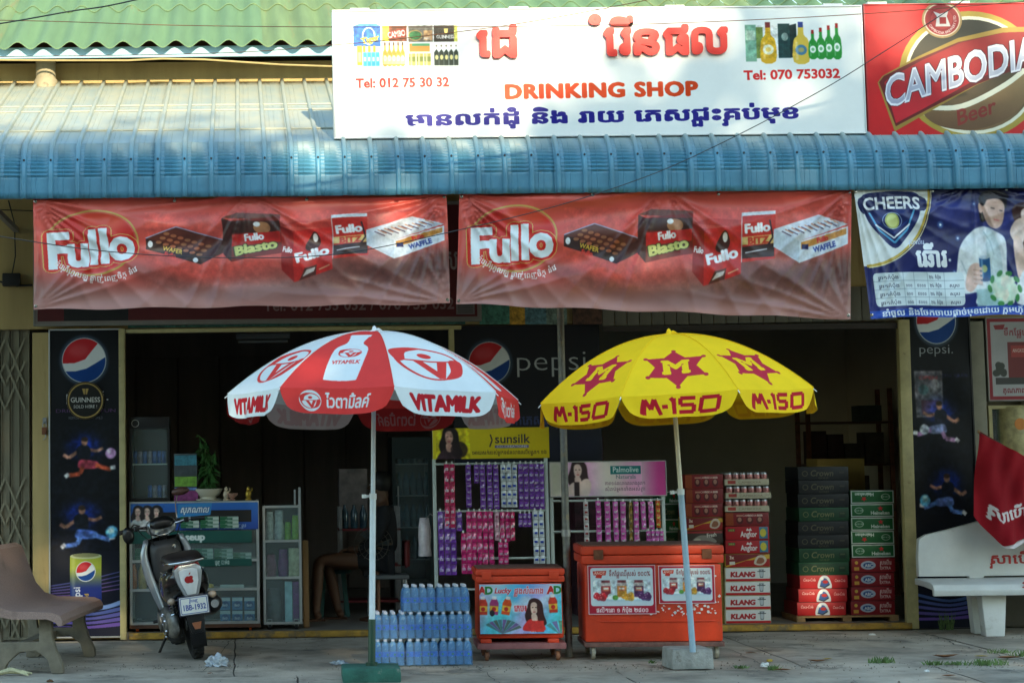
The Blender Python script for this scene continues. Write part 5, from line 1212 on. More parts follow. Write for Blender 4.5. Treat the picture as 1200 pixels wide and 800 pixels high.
for zz in (2.12, .95, .1):
    for i in range(-NG//2, 0):
        for m_ in (lm, lm2):
            o = bpy.data.objects.new('lattice_bar', m_); COL.objects.link(o); o.parent = t; o.location = (-.04+i*gp*2, 0, zz)
    for i in range(-NG//2, 0):
        for m_ in (lm, lm2):
            o = bpy.data.objects.new('lattice_bar', m_); COL.objects.link(o); o.parent = t; o.location = (-.04+i*gp*2, 0, zz-.2)
MB().box(-NG*gp-.1, .02, -.05, .04, zg-.03, zg+.02).obj('top_track', M_gate, t)
MB().box(-NG*gp-.1, .02, -.05, .04, .0, .02).obj('bottom_track', M_gate, t)
p = at(52, 492, -.03)
t = thing('padlock', 'small dark padlock hanging on the cream pillar beside the tall cola poster', 'padlock', (p.x, -.012, p.z-.08))
MB().box(-.022, .022, -.022, .004, -.04, .02).obj('body', M_rust, t, bevel=.005)
MB().tube([(-.014, -.01, .02), (-.014, -.01, .05), (0, -.01, .066), (.014, -.01, .05), (.014, -.01, .02)], .004, 6).obj('shackle', M_steel, t)
MB().box(-.016, .016, -.003, .012, .05, .10).obj('hasp', M_steel, t)
MB().tube([(0, -.012, .02), (.012, -.014, -.06), (-.01, -.012, -.085)], .004, 6).obj('chain', M_steel, t)

# ================================================================== tall posters, round sign, poster on the right
def poster(name, px, Y, im, label, cat, frame=None, seed=1, wav=.006):
    x0, x1, z0, z1 = rect(*px, Y); t = thing(name, label, cat, ((x0+x1)/2, Y, z0)); w_, h_ = (x1-x0)/2, z1-z0
    R = random.Random(seed); a, b_ = R.uniform(0, 6), R.uniform(0, 6)
    f = lambda u, v: ((u-.5)*2*w_+.003*math.sin(v*17+a), -.004-wav*(1+math.sin(u*7+a+v*5)*math.sin(v*13+b_)+.5*math.sin(v*31+u*3)), v*h_)
    MB().grid(f, 30, 90).obj('sheet', imgmat(im+'_gloss', IM[im], .5, .22, 0, .06, 3), t, ang=180)
    if frame:
        for a_ in ((-w_-.012, -w_, -.02, .012, -.01, h_+.01), (w_, w_+.012, -.02, .012, -.01, h_+.01), (-w_, w_, -.02, .012, h_, h_+.012), (-w_, w_, -.02, .012, -.012, 0)):
            MB().box(*a_).obj('frame_rail', frame, t)
    return t, w_, h_
poster('tall_poster', (59, 387, 142, 745), -.03, 'tall_l', 'tall black cola poster with two footballers and a yellow can, left of the door post', 'poster', M_alu, 3)
poster('tall_poster', (1067, 368, 1142, 735), -.03, 'tall_r', 'tall black cola poster with a pasted leaflet, behind the white bench', 'poster', M_black, 5)
p = at(100, 469, -.06)
t = thing('round_sign', 'round black stout sign hung over the left cola poster', 'sign', (p.x, -.055, p.z))
r = 22/ppm(-.06)
q = MB(); q.lathe([(r, .01), (r, 0)], (0, 0, 0), 40, ax='y'); q.obj('rim', mat('gold_rim', (150, 124, 70), .4, metal=.5), t)
q = MB(); N = 40; vs = [(r*.99*math.cos(2*PI*i/N), -.002, r*.99*math.sin(2*PI*i/N)) for i in range(N)]
q.add(vs, [tuple(range(N))], 0, [[(.5+.5*math.cos(2*PI*i/N), .5+.5*math.sin(2*PI*i/N)) for i in range(N)]]); q.obj('face', imgmat('stout_face', IM['stout'], .3), t)
t, w_, h_ = board('wall_poster', (1158, 373, 1216, 468), -.02, 'poster_r', .02, 'red framed juice poster on the right wall above the window', 'poster', mat('grey_frame', (150, 148, 144), .5), .4, ft=.012)
# window on the right with a printed can in it
x0, x1, z0, z1 = rect(1160, 474, 1330, 620, .02)
t = thing('shop_window', 'dark window with a pale frame above the white bench', 'window', (x0, .02, z0))
for a_ in ((0, .03, -.03, .05, 0, z1-z0), (x1-x0-.03, x1-x0, -.03, .05, 0, z1-z0), (0.03, x1-x0-.03, -.03, .05, z1-z0-.03, z1-z0), (0.03, x1-x0-.03, -.03, .05, 0, .03), (.55, .58, -.03, .05, .03, z1-z0-.03)): MB().box(*a_).obj('frame_rail', M_yel2, t)
MB().box(.03, x1-x0-.03, .02, .026, .03, z1-z0-.03).obj('pane', M_glass, t)
MB().box(.0, x1-x0, .10, .12, .0, z1-z0).obj('backing', M_black, t)
p = at(1190, 508, .0); x = p.x-x0; z = p.z-z0
MB().lathe([(.13, -.24), (.14, -.22), (.14, .2), (.12, .23)], (x+.02, .05, z), 20).obj('printed_can', mat('yellowed_white_print', (176, 166, 120), .5, var=.3, scale=14), t)
MB().lathe([(.05, -.146), (.05, -.143)], (x+.02, .055, z+.08), 16, ax='y').obj('emblem', mat('orange_print', (196, 120, 40), .5), t)
MB().tube([(x-.1, .03, z+.33), (x+.15, .02, z+.36), (x+.4, .03, z+.30)], .03, 8).obj('yellow_trim', mat('yellow_cloth', (196, 160, 30), .7), t)

# ================================================================== cartons
YC = .07; M_card = mat('brown_cardboard', (150, 116, 76), .85, var=.1, scale=8)
def carton(px, Y, im, depth, side, label, group=None, name='carton', jx=0.0, rz=0.0, flip=False):
    x0, x1, z0, z1 = rect(*px, Y); w_ = (x1-x0)/2
    mb = MB().box(-w_, w_, 0, depth, 0, z1-z0-.0015, 0, front=1)
    if flip: mb.uv[-4] = [(1, 1), (0, 1), (0, 0), (1, 0)]
    o = mb.obj(name, [mat('side_'+im, side, .6, var=.08), imgmat('front_'+im, IM[im], .5, .4, 0, .06, 6)], None, ((x0+x1)/2+jx, Y+random.uniform(-.006, .006), z0), (0, random.uniform(-.003, .003), rz+random.uniform(-.012, .012)), bevel=.0022)
    # flap seam on top and a tape strip
    q = MB().box(-w_+.002, w_-.002, depth*.5-.02, depth*.5+.02, z1-z0-.0015, z1-z0-.0008); q.obj('tape', M_card, o)
    return tag(o, label, 'carton', group)
def can_tray(px, Y, depth, label):
    x0, x1, z0, z1 = rect(*px, Y); W_ = x1-x0; H_ = z1-z0
    t = thing('can_tray', label, 'can tray', ((x0+x1)/2, Y, z0))
    q = MB(); h_ = H_*.46; th = .004
    q.box(-W_/2, W_/2, 0, th, 0, h_, 0, front=1).box(-W_/2, W_/2, depth-th, depth, 0, h_).box(-W_/2, -W_/2+th, th, depth-th, 0, h_).box(W_/2-th, W_/2, th, depth-th, 0, h_).box(-W_/2+th, W_/2-th, th, depth-th, 0, .003)
    q.obj('tray', [mat('tray_card', (196, 186, 160), .8), imgmat('front_tray', IM['tray'], .6)], t)
    r = (W_-.012)/12; cm = MB().lathe([(r*.8, .005), (r*.98, .012), (r*.98, H_-.018), (r*.8, H_-.004), (r*.75, H_-.007)], n=14, ms=[0, 1, 0, 0]).mesh('can', [M_alu, mat('red_grey_can', (176, 110, 106), .35, metal=.3, var=.5, scale=40)])
    for i in range(6):
        for j in range(int(depth/(2*r))):
            o = bpy.data.objects.new('can', cm); COL.objects.link(o); o.parent = t; o.location = (-W_/2+.006+r+i*2*r, .006+r+j*2*r, 0); o.rotation_euler = (0, 0, i*1.3+j)
    return t
K = ['topmost', 'second from the top', 'third from the top', 'fourth from the top', 'fifth from the top', 'sixth from the top', 'seventh from the top', 'eighth from the top', 'ninth from the top', 'tenth from the top', 'eleventh from the top', 'lowest']
for i, (a, b_) in enumerate(((553, 568), (569, 583.5), (584.5, 599))):
    can_tray((849.5+[0, 1, .3][i], a, 901+[0, 2.5, .5][i], b_), YC, .27, 'open tray of drink cans, %s, right of the big ice chest' % K[i])
carton((850.5, 600, 901, 615.5), YC, 'redcan', .27, (140, 40, 30), 'dark red carton printed with cans, just below the three can trays')
carton((850.5, 616, 901.5, 632), YC, 'angkor', .27, (150, 24, 30), 'red beer carton with a white crest, upper of the two in its column')
carton((850.5, 632.2, 902, 648), YC+.004, 'angkor', .27, (150, 24, 30), 'red beer carton with a white crest, lower of the two in its column')
carton((850, 648.5, 902, 664), YC-.003, 'gold', .27, (176, 140, 50), 'red and gold carton between the red beer cartons and the white ones')
for i in range(4):
    y0 = 664.5+i*16.4
    carton((850+.3*(i % 2), y0, 902.5+.3*i, y0+16.2), YC-.006*(i % 2), 'klang', .27, (206, 190, 150), 'white drink carton with red lettering, %s of four below the red cartons' % ['topmost', 'second', 'third', 'lowest'][i])
# column behind the big cooler
Y2 = .10
for i, (a, b_, im, sd) in enumerate(((555.5, 572, 'redcan', (140, 40, 30)), (572.3, 589, 'redcan', (140, 40, 30)), (589.3, 605.5, 'redcan', (140, 40, 30)), (605.8, 621, 'gold', (176, 140, 50)), (621.5, 637, 'snack', (80, 56, 40)))):
    carton((803+(i % 2)*.6, a, 847.5, b_), Y2, im, .3, sd, ['dark red carton printed with cans, topmost behind the yellow umbrella pole', 'dark red carton printed with cans, second from the top behind the umbrella pole', 'dark red carton printed with cans, third from the top behind the umbrella pole', 'red and gold carton just above the dark carton behind the orange cooler', 'dark snack carton showing just above the lid of the big orange cooler'][i])
x0, x1, z0, z1 = rect(800, 637.5, 848, 726, Y2)
for i in range(6):
    zz = .05+i*(z1-.052)/6; hh = (z1-.052)/6
    q = MB().box(-(x1-x0)/2, (x1-x0)/2, 0, .3, 0, hh-.002); o = q.obj('carton', mat('side_olive', (140, 124, 60), .7, var=.2), None, ((x0+x1)/2, Y2, zz), smooth=False); tag(o, 'plain olive carton, %s of six stacked behind the big orange cooler' % ['lowest', 'second from the floor', 'third from the floor', 'fourth from the floor', 'fifth from the floor', 'topmost'][i], 'carton')
    MB().box(-(x1-x0)/2+.002, (x1-x0)/2-.002, .13, .17, hh-.002, hh-.0015).obj('tape', M_card, o)
# green cartons seen between the pink board and the umbrella pole
for i in range(4):
    a = 575+i*16.3; im = 'crown_green' if i % 2 else 'hnk'
    carton((773, a, 797.5, a+16), .42, im, .3, (24, 70, 44), 'green carton right behind the pink soap rack, %s' % ['topmost of four', 'second of four', 'third of four', 'lowest of four in sight'][i])
x0, x1, z0, z1 = rect(770, 640, 798, 722, .42)
o = MB().box(x0, x1, .42, .72, .05, z1).obj('crate', mat('dark_green_plastic', (26, 60, 44), .5), None, smooth=False); tag(o, 'dark green plastic crate under the green cartons behind the soap rack', 'crate')
# the two columns on the pallet
for i in range(8):
    a = 546.5+i*15.95; g_ = i in (3, 6, 7)
    carton((935.5+[0, .5, 0, .8, .3, 0, 1, .6][i], a, 994.5+[0, .4, 0, .2, 0, .5, .8, .3][i], a+15.8), .20, 'crown_green' if g_ else 'crown_dark', .42, (20, 56, 34) if g_ else (26, 28, 30), '%s beer carton, %s of eight in the left pallet column' % ('green' if g_ else 'black', K[i] if i < 7 else 'lowest'), rz=rad([0, 1, -1, .5, 0, -.8, .6, 0][i]))
for i in range(3):
    a = 673.5+i*15.8
    carton((937.5-i*1.6, a, 993.5-i*.9, a+15.6), .18, 'cola', .42, (140, 26, 30), 'red cola carton, %s of the three under the black and green cartons' % ['upper', 'middle', 'lower'][i])
for i in range(5):
    a = 574+i*15.8
    carton((997+[0, 0, .6, .6, .8][i], a, 1047.5+[0, 0, .4, .5, .9][i], a+15.6), .18, 'hnk', .40, (22, 84, 46), 'green and white beer carton with red star, %s of five, right pallet column' % ['topmost', 'second', 'third', 'fourth', 'lowest'][i], flip=i in (0, 3))
for i in range(4):
    a = 653.5+i*16.7
    carton((998+[0, .6, 0, -.5][i], a, 1049-[0, .8, .3, 0][i], a+16.4), .18, 'abc', .40, (120, 24, 32), 'dark red beer carton, %s of four at the foot of the right column' % ['topmost', 'second', 'third', 'lowest'][i])
x0 = at(934, 722, .16).x; x1 = at(1053, 722, .16).x
t = thing('pallet', 'low wooden pallet under the two right hand carton columns', 'pallet', ((x0+x1)/2, .16, .05)); hw = (x1-x0)/2
zt_ = at(990, 720.5, .18).z-.05
for i in range(5): MB().box(-hw, hw, i*.11, i*.11+.085, zt_-.016, zt_-.001).obj('deck_board', M_wood, t)
for x in (-hw, -hw*.02-.03, hw-.07): MB().box(x, x+.07, 0, .5, .0, zt_-.017).obj('block', M_wood, t)
x0, x1, z0, z1 = rect(958, 537, 1013, 560, .75)
for i in range(5):
    zz = .05+i*(z1-.05)/5; hh = (z1-.05)/5-.002
    o = MB().box(x0, x1, .75, 1.1, zz, zz+hh).obj('carton', mat('yellowish_carton', (150, 122, 56), .8, var=.12), None, smooth=False); tag(o, 'plain yellowish carton, %s of five stacked behind the two pallet columns' % ['lowest', 'second from the floor', 'third from the floor', 'fourth from the floor', 'topmost'][i], 'carton')
# ================================================================== blue glass showcase at the left
def frame_box(t, W_, D, H_, levels, m=M_alu, th=.022, back=None, glassy=True, bot=0.0, shelf_m=None):
    """aluminium showcase: local x 0..W, y 0..D, z bot..H"""
    for x in (0, W_-th):
        for y in (0, D-th): MB().box(x, x+th, y, y+th, bot, H_).obj('corner_post', m, t)
    for z in [bot]+levels+[H_-th]:
        MB().box(th, W_-th, 0, th, z, z+th).obj('front_rail', m, t)
        MB().box(th, W_-th, th, D-th, z+.004, z+.012).obj('shelf', shelf_m or M_alu, t)
        for x in (0, W_-th): MB().box(x+.002, x+th-.002, th, D-th, z, z+th).obj('side_rail', m, t)
    MB().box(.004, W_-.004, D-.004, D, bot, H_).obj('back_panel', back or M_white, t)
    if glassy:
        zs_ = [bot]+levels+[H_-th]
        for a, b_ in zip(zs_, zs_[1:]): MB().box(th, W_-th, .008, .011, a+th, b_).obj('pane', M_glass, t)
def caster(t, x, y, r=.035, m=M_dark, hub=M_alu):
    MB().lathe([(r*.3, -.013), (r, -.012), (r, .012), (r*.3, .013)], (x, y, r), 16, ax='x').obj('caster_wheel', m, t)
    MB().lathe([(r*.4, -.0145), (r*.4, .0145)], (x, y, r), 10, ax='x').box(x-.02, x-.0155, y-.01, y+.012, r-.01, r*2+.012).box(x+.0155, x+.02, y-.01, y+.012, r-.01, r*2+.012).box(x-.02, x+.02, y-.015, y+.015, r*2+.012, r*2+.016).obj('caster_fork', hub, t)
YK = .05
x0, x1, z0, z1 = rect(152, 587, 304, 731, YK); W_, H_ = x1-x0, z1-.05
t = thing('glass_showcase', 'low glass showcase with blue header, full of toothpaste, behind the scooter', 'showcase', (x0, YK, .05))
ppu = ppm(YK); lv = lambda y: at(230, y, YK).z-.05
frame_box(t, W_, .42, H_, [lv(692), lv(658)], bot=z0-.05, back=mat('showcase_back', (70, 74, 76), .6))
for x in (.06, W_-.08): caster(t, x, .05, .034, mat('orange_wheel', (206, 90, 30), .5)); caster(t, x, .36, .034, MATS['orange_wheel'])
MB().box(-.004, W_+.004, .0, .42, z0-.05-.03, z0-.051).obj('plinth', M_dwood, t)
def strip(par, name, px, Y, im, y=0, th=.003):
    a, b_, c0, c1 = rect(*px, Y); MB().box(a-par.location.x, b_-par.location.x, y, y+th, c0-par.location.z, c1-par.location.z, 0, front=1).obj(name, [M_white, imgmat('strip_'+im, IM[im], .35, .5, 0, .05)], par)
strip(t, 'header_print', (153, 589, 302.5, 620.5), YK, 'cabhead', -.006)
strip(t, 'brand_strip', (153, 622, 295, 636), YK, 'closeup', -.004)
strip(t, 'lower_strip', (210, 654.5, 295, 663), YK, 'band12', -.004)
# contents: each a thing
pm = MB().box(0, .155, 0, .04, 0, .031, 0, front=1)
pmm = pm.mesh('toothpaste_box', [M_white, imgmat('paste_im', IM['paste'], .4)], smooth=False)
n = 0
def place(me, name, label, cat, group, loc, rz=0):
    o = bpy.data.objects.new(name, me); COL.objects.link(o); o.location = loc; o.rotation_euler = (0, 0, rz); return tag(o, label, cat, group)
for (c0, ybase, rows_, nm) in ((158, 657, 4, 'behind the scooter handlebar'), (205, 657, 4, 'first pile right of the scooter'), (228, 657, 4, 'second pile right of the scooter'), (251, 657, 4, 'third pile right of the scooter'), (273, 657, 3, 'short pile at the right end')):
    p = at(c0, ybase-1, YK+.05)
    for r_ in range(rows_-1):
        place(pmm, 'toothpaste_box', 'green toothpaste box between the green strips, %s, %s' % (nm, ['lowest', 'middle', 'topmost'][r_]), 'toothpaste box', 'toothpaste boxes in the showcase', (p.x, YK+.05+.004*r_, p.z+.032*r_), rad(random.uniform(-4, 4)))
p0 = at(238, 621, YK+.02)
for c0, nm in ((212, 'left'), (235, 'middle'), (258, 'right')):
    for r_ in range(3):
        p = at(c0, 618, YK+.06)
        place(pmm, 'toothpaste_box', 'toothpaste box in the blue header window, %s pile, %s' % (nm, ['lowest', 'middle', 'topmost'][r_]), 'toothpaste box', 'toothpaste boxes in the header window', (p.x, YK-.035-.0, p.z+.032*r_), 0)
cm_ = MB().box(-.043, .043, 0, .08, 0, .100, 0, front=1).mesh('soap_carton', [mat('side_blue', (70, 120, 170), .5), imgmat('cup_im', IM['cup'], .4)], bevel=0, smooth=False)
for i in range(3):
    for j in range(2):
        p = at(264+i*14.3, 729.5, YK+.04); place(cm_, 'soap_pack', 'small blue pack in the bottom of the showcase, %s row, %s' % (['lower', 'upper'][j], ['left', 'middle', 'right'][i]), 'soap pack', 'blue packs at the bottom of the showcase', (p.x, YK+.04+.003*i, p.z+.002+.108*j), 0)
for i in range(2):
    p = at(156+i*11, 690.5, YK+.05)
    q = MB().lathe([(.028, 0), (.036, .02), (.034, .15), (.02, .19), (.024, .21)], n=12)
    q.obj('snack_bag', mat(['orange_bag', 'yellow_bag'][i], [(206, 110, 70), (206, 160, 90)][i], .4, var=.35, scale=30), None, (p.x, YK+.06, p.z+.004), label=['orange packet left in the showcase below the green strip', 'yellowish packet beside the orange packet in the showcase'][i], cat='packet')
p = at(246, 690.5, YK+.06); MB().lathe([(.0, 0), (.03, .0), (.036, .02), (.028, .04), (0, .045)], n=14).obj('yellow_tub', mat('yellow_plastic', (206, 170, 60), .5), None, (p.x, YK+.1, p.z+.004), label='small yellow tub on the middle showcase shelf', cat='tub')
p = at(272, 690.5, YK+.06); MB().box(-.1, .1, 0, .06, 0, .036).obj('flat_pack', M_white, None, (p.x, YK+.06, p.z+.004), label='long white flat pack right of the yellow tub', cat='pack', bevel=.004)
# ---------------- small display fridge, appliance boxes, plant and figurines on the showcase
ztop = z1+.001
YT = .16
x0, x1, z0_, z1_ = rect(152, 502, 199, 586, YT)
t = thing('display_fridge', 'small black display fridge with blue cans standing on the glass showcase', 'fridge', (x0, YT-.02, ztop))
FW, FH = x1-x0, z1_-ztop
for a_ in ((0, .02, 0, .3, 0, FH), (FW-.02, FW, 0, .3, 0, FH), (.02, FW-.02, .28, .3, 0, FH), (.02, FW-.02, 0, .28, 0, .03)): MB().box(*a_).obj('cabinet_side', M_black, t)
MB().box(.0, FW, -.004, .3, FH, FH+.10).obj('header', M_black, t, bevel=.004)
MB().lathe([(.032, -.006), (.032, -.0045)], (.05, 0, FH+.045), 20, ax='y').lathe([(.027, -.0075), (.027, -.006)], (.05, 0, FH+.045), 20, ax='y', m=1).obj('round_badge', [M_white, M_black], t)
MB().box(.02, FW-.02, .02, .27, FH*.50, FH*.50+.012).obj('shelf', M_white, t)
MB().box(.02, FW-.02, .003, .007, .03, FH).obj('door_pane', M_glass, t)
cn = MB().lathe([(.015, 0), (.019, .006), (.019, .095), (.015, .104)], n=12)
cmB = cn.mesh('can', mat('blue_can', (50, 96, 176), .3, metal=.3, var=.4, scale=30)); cmS = cn.mesh('can', mat('silver_can', (170, 150, 170), .3, metal=.4, var=.4, scale=30))
for i in range(7):
    place([cmB, cmS][i in (1, 3)], 'drink_can', 'drink can in the small fridge, upper shelf, %s from the left' % ORD[i], 'drink can', 'cans in the small fridge', (x0+.045+i*.041, YT+.03, ztop+FH*.50+.013))
    if i > 2: place([cmS, cmB][i % 2], 'drink_can', 'drink can in the small fridge, lower shelf, %s from the right' % ORD[6-i], 'drink can', 'cans in the small fridge', (x0+.045+i*.041, YT+.05, ztop+.031))
p = at(157, 455, .9)
x0b, x1b, zb0, zb1 = rect(204, 575, 232, 586, YT); MB().box(x0b, x1b, YT, YT+.16, ztop, zb1).obj('purple_box', mat('purple_card', (140, 60, 120), .6, var=.3, scale=20), None, label='flat purple box under the striped appliance box on the showcase', cat='box', bevel=.003)
zc_ = zb1+.001; x0b, x1b, zb0, zb1 = rect(204, 531, 231, 575, YT)
t = thing('appliance_box', 'colourful dark appliance box standing on the flat purple box', 'box', ((x0b+x1b)/2, YT, zc_)); w_ = (x1b-x0b)/2; h_ = zb1-zc_
MB().box(-w_, w_, 0, .14, 0, h_).obj('carton', mat('grey_card', (60, 70, 74), .5, var=.3, scale=14), t, bevel=.003)
for a, b_, cc, nm in ((0.02, .09, (100, 130, 190), 'blue_band'), (.12, .38, (120, 170, 60), 'green_band'), (.68, .95, (60, 130, 150), 'teal_band')): MB().box(-w_+.004, w_-.004, -.0025, -.0005, h_*a, h_*b_).obj('print_band', mat(nm, cc, .5, var=.35, scale=22), t)
p = at(243, 585, YT+.05)
t = thing('potted_plant', 'leafy green plant in a white bowl on the glass showcase', 'potted plant', (p.x, YT+.08, ztop))
MB().lathe([(.07, 0), (.12, .002), (.125, .012), (.08, .018), (.075, .03), (.105, .05), (.125, .085), (.13, .10), (.122, .10), (.10, .075), (.0, .07)], n=28).obj('bowl', mat('cream_ceramic', (206, 200, 182), .3, var=.05), t)
q = MB(); lf = MB(); R = random.Random(4)
for s_ in range(7):
    a = s_*.9; tipx, tipy = .07*math.cos(a), .06*math.sin(a); hh = R.uniform(.3, .5)
    pth = [(0, 0, .07), (tipx*.6, tipy*.6, .07+hh*.5), (tipx, tipy, .07+hh)]; q.tube(pth, .004, 5)
    for k in range(26):
        f = R.uniform(.1, 1); bx, by, bz = tipx*f, tipy*f, .07+hh*f; aa = R.uniform(0, 2*PI); ll = R.uniform(.07, .12); dr = R.uniform(-.9, .1)
        d = Vector((math.cos(aa)*.8, math.sin(aa)*.8, dr)).normalized(); s2 = Vector((-math.sin(aa), math.cos(aa), 0))*.016; b0 = Vector((bx, by, bz)); nrm = Vector((0, 0, .01))
        lf.add([b0, b0+d*ll*.45+s2-nrm, b0+d*ll-Vector((0, 0, .02)), b0+d*ll*.45-s2-nrm, b0+d*ll*.45+nrm*.5], [(0, 4, 1), (1, 4, 2), (2, 4, 3), (3, 4, 0)])
q.obj('stem', mat('green_stem', (70, 96, 46), .7), t); o = lf.obj('foliage', mat('plant_leaf', (56, 100, 44), .55, var=.35, scale=14), t, fix=False)
R = random.Random(9)
for x, h_, cc, lb in ((265, .11, (206, 186, 160), 'pale little statuette just right of the white plant bowl'), (272, .075, (196, 150, 130), 'low pinkish offering bowl between the two statuettes'), (291, .12, (196, 160, 60), 'gilt lucky statuette at the right end of the showcase')):
    p = at(x, 585, YT); t = thing('statuette' if h_ > .1 else 'offering_bowl', lb, 'figurine' if h_ > .1 else 'bowl', (p.x, YT, ztop)); mm = mat('fig_%d' % x, cc, .35, metal=.5 if x == 291 else 0, var=.25, scale=40)
    if h_ < .1: MB().lathe([(.02, 0), (.03, .005), (.012, .015), (.045, .045), (.05, .06), (.04, .058), (0, .05)], n=18).obj('bowl', mm, t)
    else:
        MB().lathe([(.026, 0), (.028, .012), (.016, .016), (.022, .035), (.026, .055), (.018, .075), (.008, .082)], n=16).obj('body', mm, t); MB().lathe([(0, .078), (.012, .083), (.015, .094), (.010, .106), (.003, .115)], n=12).obj('head', mm, t)
        MB().tube([(.02, 0, .07), (.034, -.005, .085), (.03, -.008, .104)], .005, 6).obj('arm', mm, t)
# ---------------- narrow white shelf with wheels
YN = .12
x0, x1, z0, z1 = rect(308.5, 592, 353.5, 731, YN); W_, H_ = x1-x0, z1-.05
t = thing('glass_shelf_unit', 'narrow white framed glass shelf on wheels with plastic goods, right of the blue showcase', 'shelf unit', (x0, YN, .05))
lv = lambda y: at(330, y, YN).z-.05
frame_box(t, W_, .30, H_, [lv(678), lv(635)], bot=z0-.05, back=mat('grey_glass_back', (70, 80, 82), .4), th=.02)
MB().box(W_-.02, W_, 0, .02, H_, H_+.15).obj('upright', M_alu, t); MB().box(W_-.055, W_-.04, .1, .11, H_, H_+.13).obj('upright', M_alu, t)
for x in (.05, W_-.05): caster(t, x, .04, .034, M_dark); caster(t, x, .26, .034, M_dark)
R = random.Random(11)
def bag(name, label, px, Y, m, d=.08, seedd=0, cat='packet'):
    a, b_, c0, c1 = rect(*px, Y); w2, h2 = (b_-a)/2, c1-c0; Rr = random.Random(seedd); ph = Rr.uniform(0, 6)
    f = lambda u, v: (math.cos(2*PI*u)*w2*(1-.25*v**3)*(1+.06*math.sin(u*25+v*9+ph)), d/2+math.sin(2*PI*u)*d/2*(1-.7*v**4)*(1+.10*math.sin(u*19+v*13+ph)), v*h2)
    q = MB().grid(f, 20, 10); o_ = len(q.v); q.add([f(i/20, 1) for i in range(20)], [tuple(range(20))]); q.add([f(i/20, 0) for i in range(20)], [tuple(range(20))])
    return q.obj(name, m, None, ((a+b_)/2, Y, c0+.003), label=label, cat=cat)
M_clr = mat('white_film', (206, 206, 206), .35, var=.25, scale=25); M_grn = mat('lime_plastic', (150, 190, 50), .4, var=.25, scale=25); M_pnk = mat('dull_pink_pack', (150, 90, 110), .5, var=.35, scale=25); M_pur = mat('purple_pack', (120, 40, 120), .45, var=.35, scale=25)
bag('goods_bag', 'white plastic bag left on the top tier of the narrow shelf', (311.5, 600, 321, 633), YN+.04, M_clr, .1, 1); bag('goods_bag', 'white plastic bag in the middle of the top tier of the narrow shelf', (321.5, 598, 333, 633), YN+.04, M_clr, .1, 2)
bag('goods_bag', 'lime green pack low on the top tier of the narrow shelf', (333.5, 612, 341.5, 633), YN+.04, M_grn, .08, 3); bag('goods_bag', 'taller lime green pack at the right of the top tier', (342, 604, 350.5, 633), YN+.04, M_grn, .08, 4)
bag('goods_bag', 'dull pink pack on the middle tier of the narrow shelf', (312, 650, 324, 676), YN+.05, M_pnk, .09, 5); bag('goods_bag', 'dark purple pack on the middle tier of the narrow shelf', (326, 644, 338, 676), YN+.05, M_pur, .09, 6)
for px, mm, lb in (((338.5, 642, 350.5, 676.5), mat('cream_box', (206, 196, 160), .5, var=.3, scale=18), 'cream boxed pack on the middle tier of the narrow shelf'), ((334, 681, 342.5, 729.5), mat('pale_cyan_box', (170, 206, 214), .5, var=.25, scale=14), 'pale blue upright pack on the lowest tier'), ((343.5, 681, 350.5, 729.5), M_pur, 'purple upright pack at the right of the lowest tier')):
    a, b_, c0, c1 = rect(*px, YN+.05); MB().box(a, b_, YN+.05, YN+.13, c0, c1).obj('boxed_goods', mm, None, label=lb, cat='packet', bevel=.003)
bag('goods_bag', 'dim grey bag at the left of the lowest tier', (312, 690, 331, 729.5), YN+.06, mat('grey_bag', (90, 92, 92), .5, var=.3, scale=18), .12, 7)
a, b_, c0, c1 = rect(355, 633, 362, 731, .3); MB().box(a, b_, .3, .33, .051, c1).obj('plank', M_wood, None, label='upright pale wooden plank standing right of the narrow shelf', cat='plank', bevel=.003)

# ================================================================== dim interior: seated person, shelf, fan, fridge, chair
YP = 1.05
hipP = at(447, 654, YP); kn = at(373, 655, YP); ank = at(370, 712, YP-.02); toe = at(383, 722, YP-.05); kn2 = at(384, 661, YP+.15); ank2 = at(396, 714, YP+.15); toe2 = at(407, 721, YP+.1)
t = thing('person', 'dimly lit person in dark clothes sitting on the red chair inside the shop, legs bare', 'person', (hipP.x, YP, .05))
o0 = t.location.copy()
def skin_body(name, verts, edges_, radii, m, parent, root=0, sub=2):
    me = bpy.data.meshes.new(name); me.from_pydata([tuple(Vector(v)-o0) for v in verts], edges_, []); me.materials.append(m)
    o = bpy.data.objects.new(name, me); COL.objects.link(o); o.parent = parent
    md = o.modifiers.new('skin', 'SKIN'); md.use_smooth_shade = True
    for i, r in enumerate(radii):
        sv = me.skin_vertices[0].data[i]; sv.radius = (r, r) if not isinstance(r, tuple) else r; sv.use_root = (i == root)
    sb = o.modifiers.new('sub', 'SUBSURF'); sb.levels = sb.render_levels = sub
    return o
M_skin = mat('tan_skin', (98, 68, 50), .6, var=.06); M_cloth = mat('black_shirt', (24, 24, 28), .85)
H = Vector((hipP.x, YP, hipP.z)); up = Vector((0, 0, 1))
ch = H+Vector((.03, 0, .36)); nk = H+Vector((.015, 0, .50)); hd = H+Vector((-.01, 0, .62))
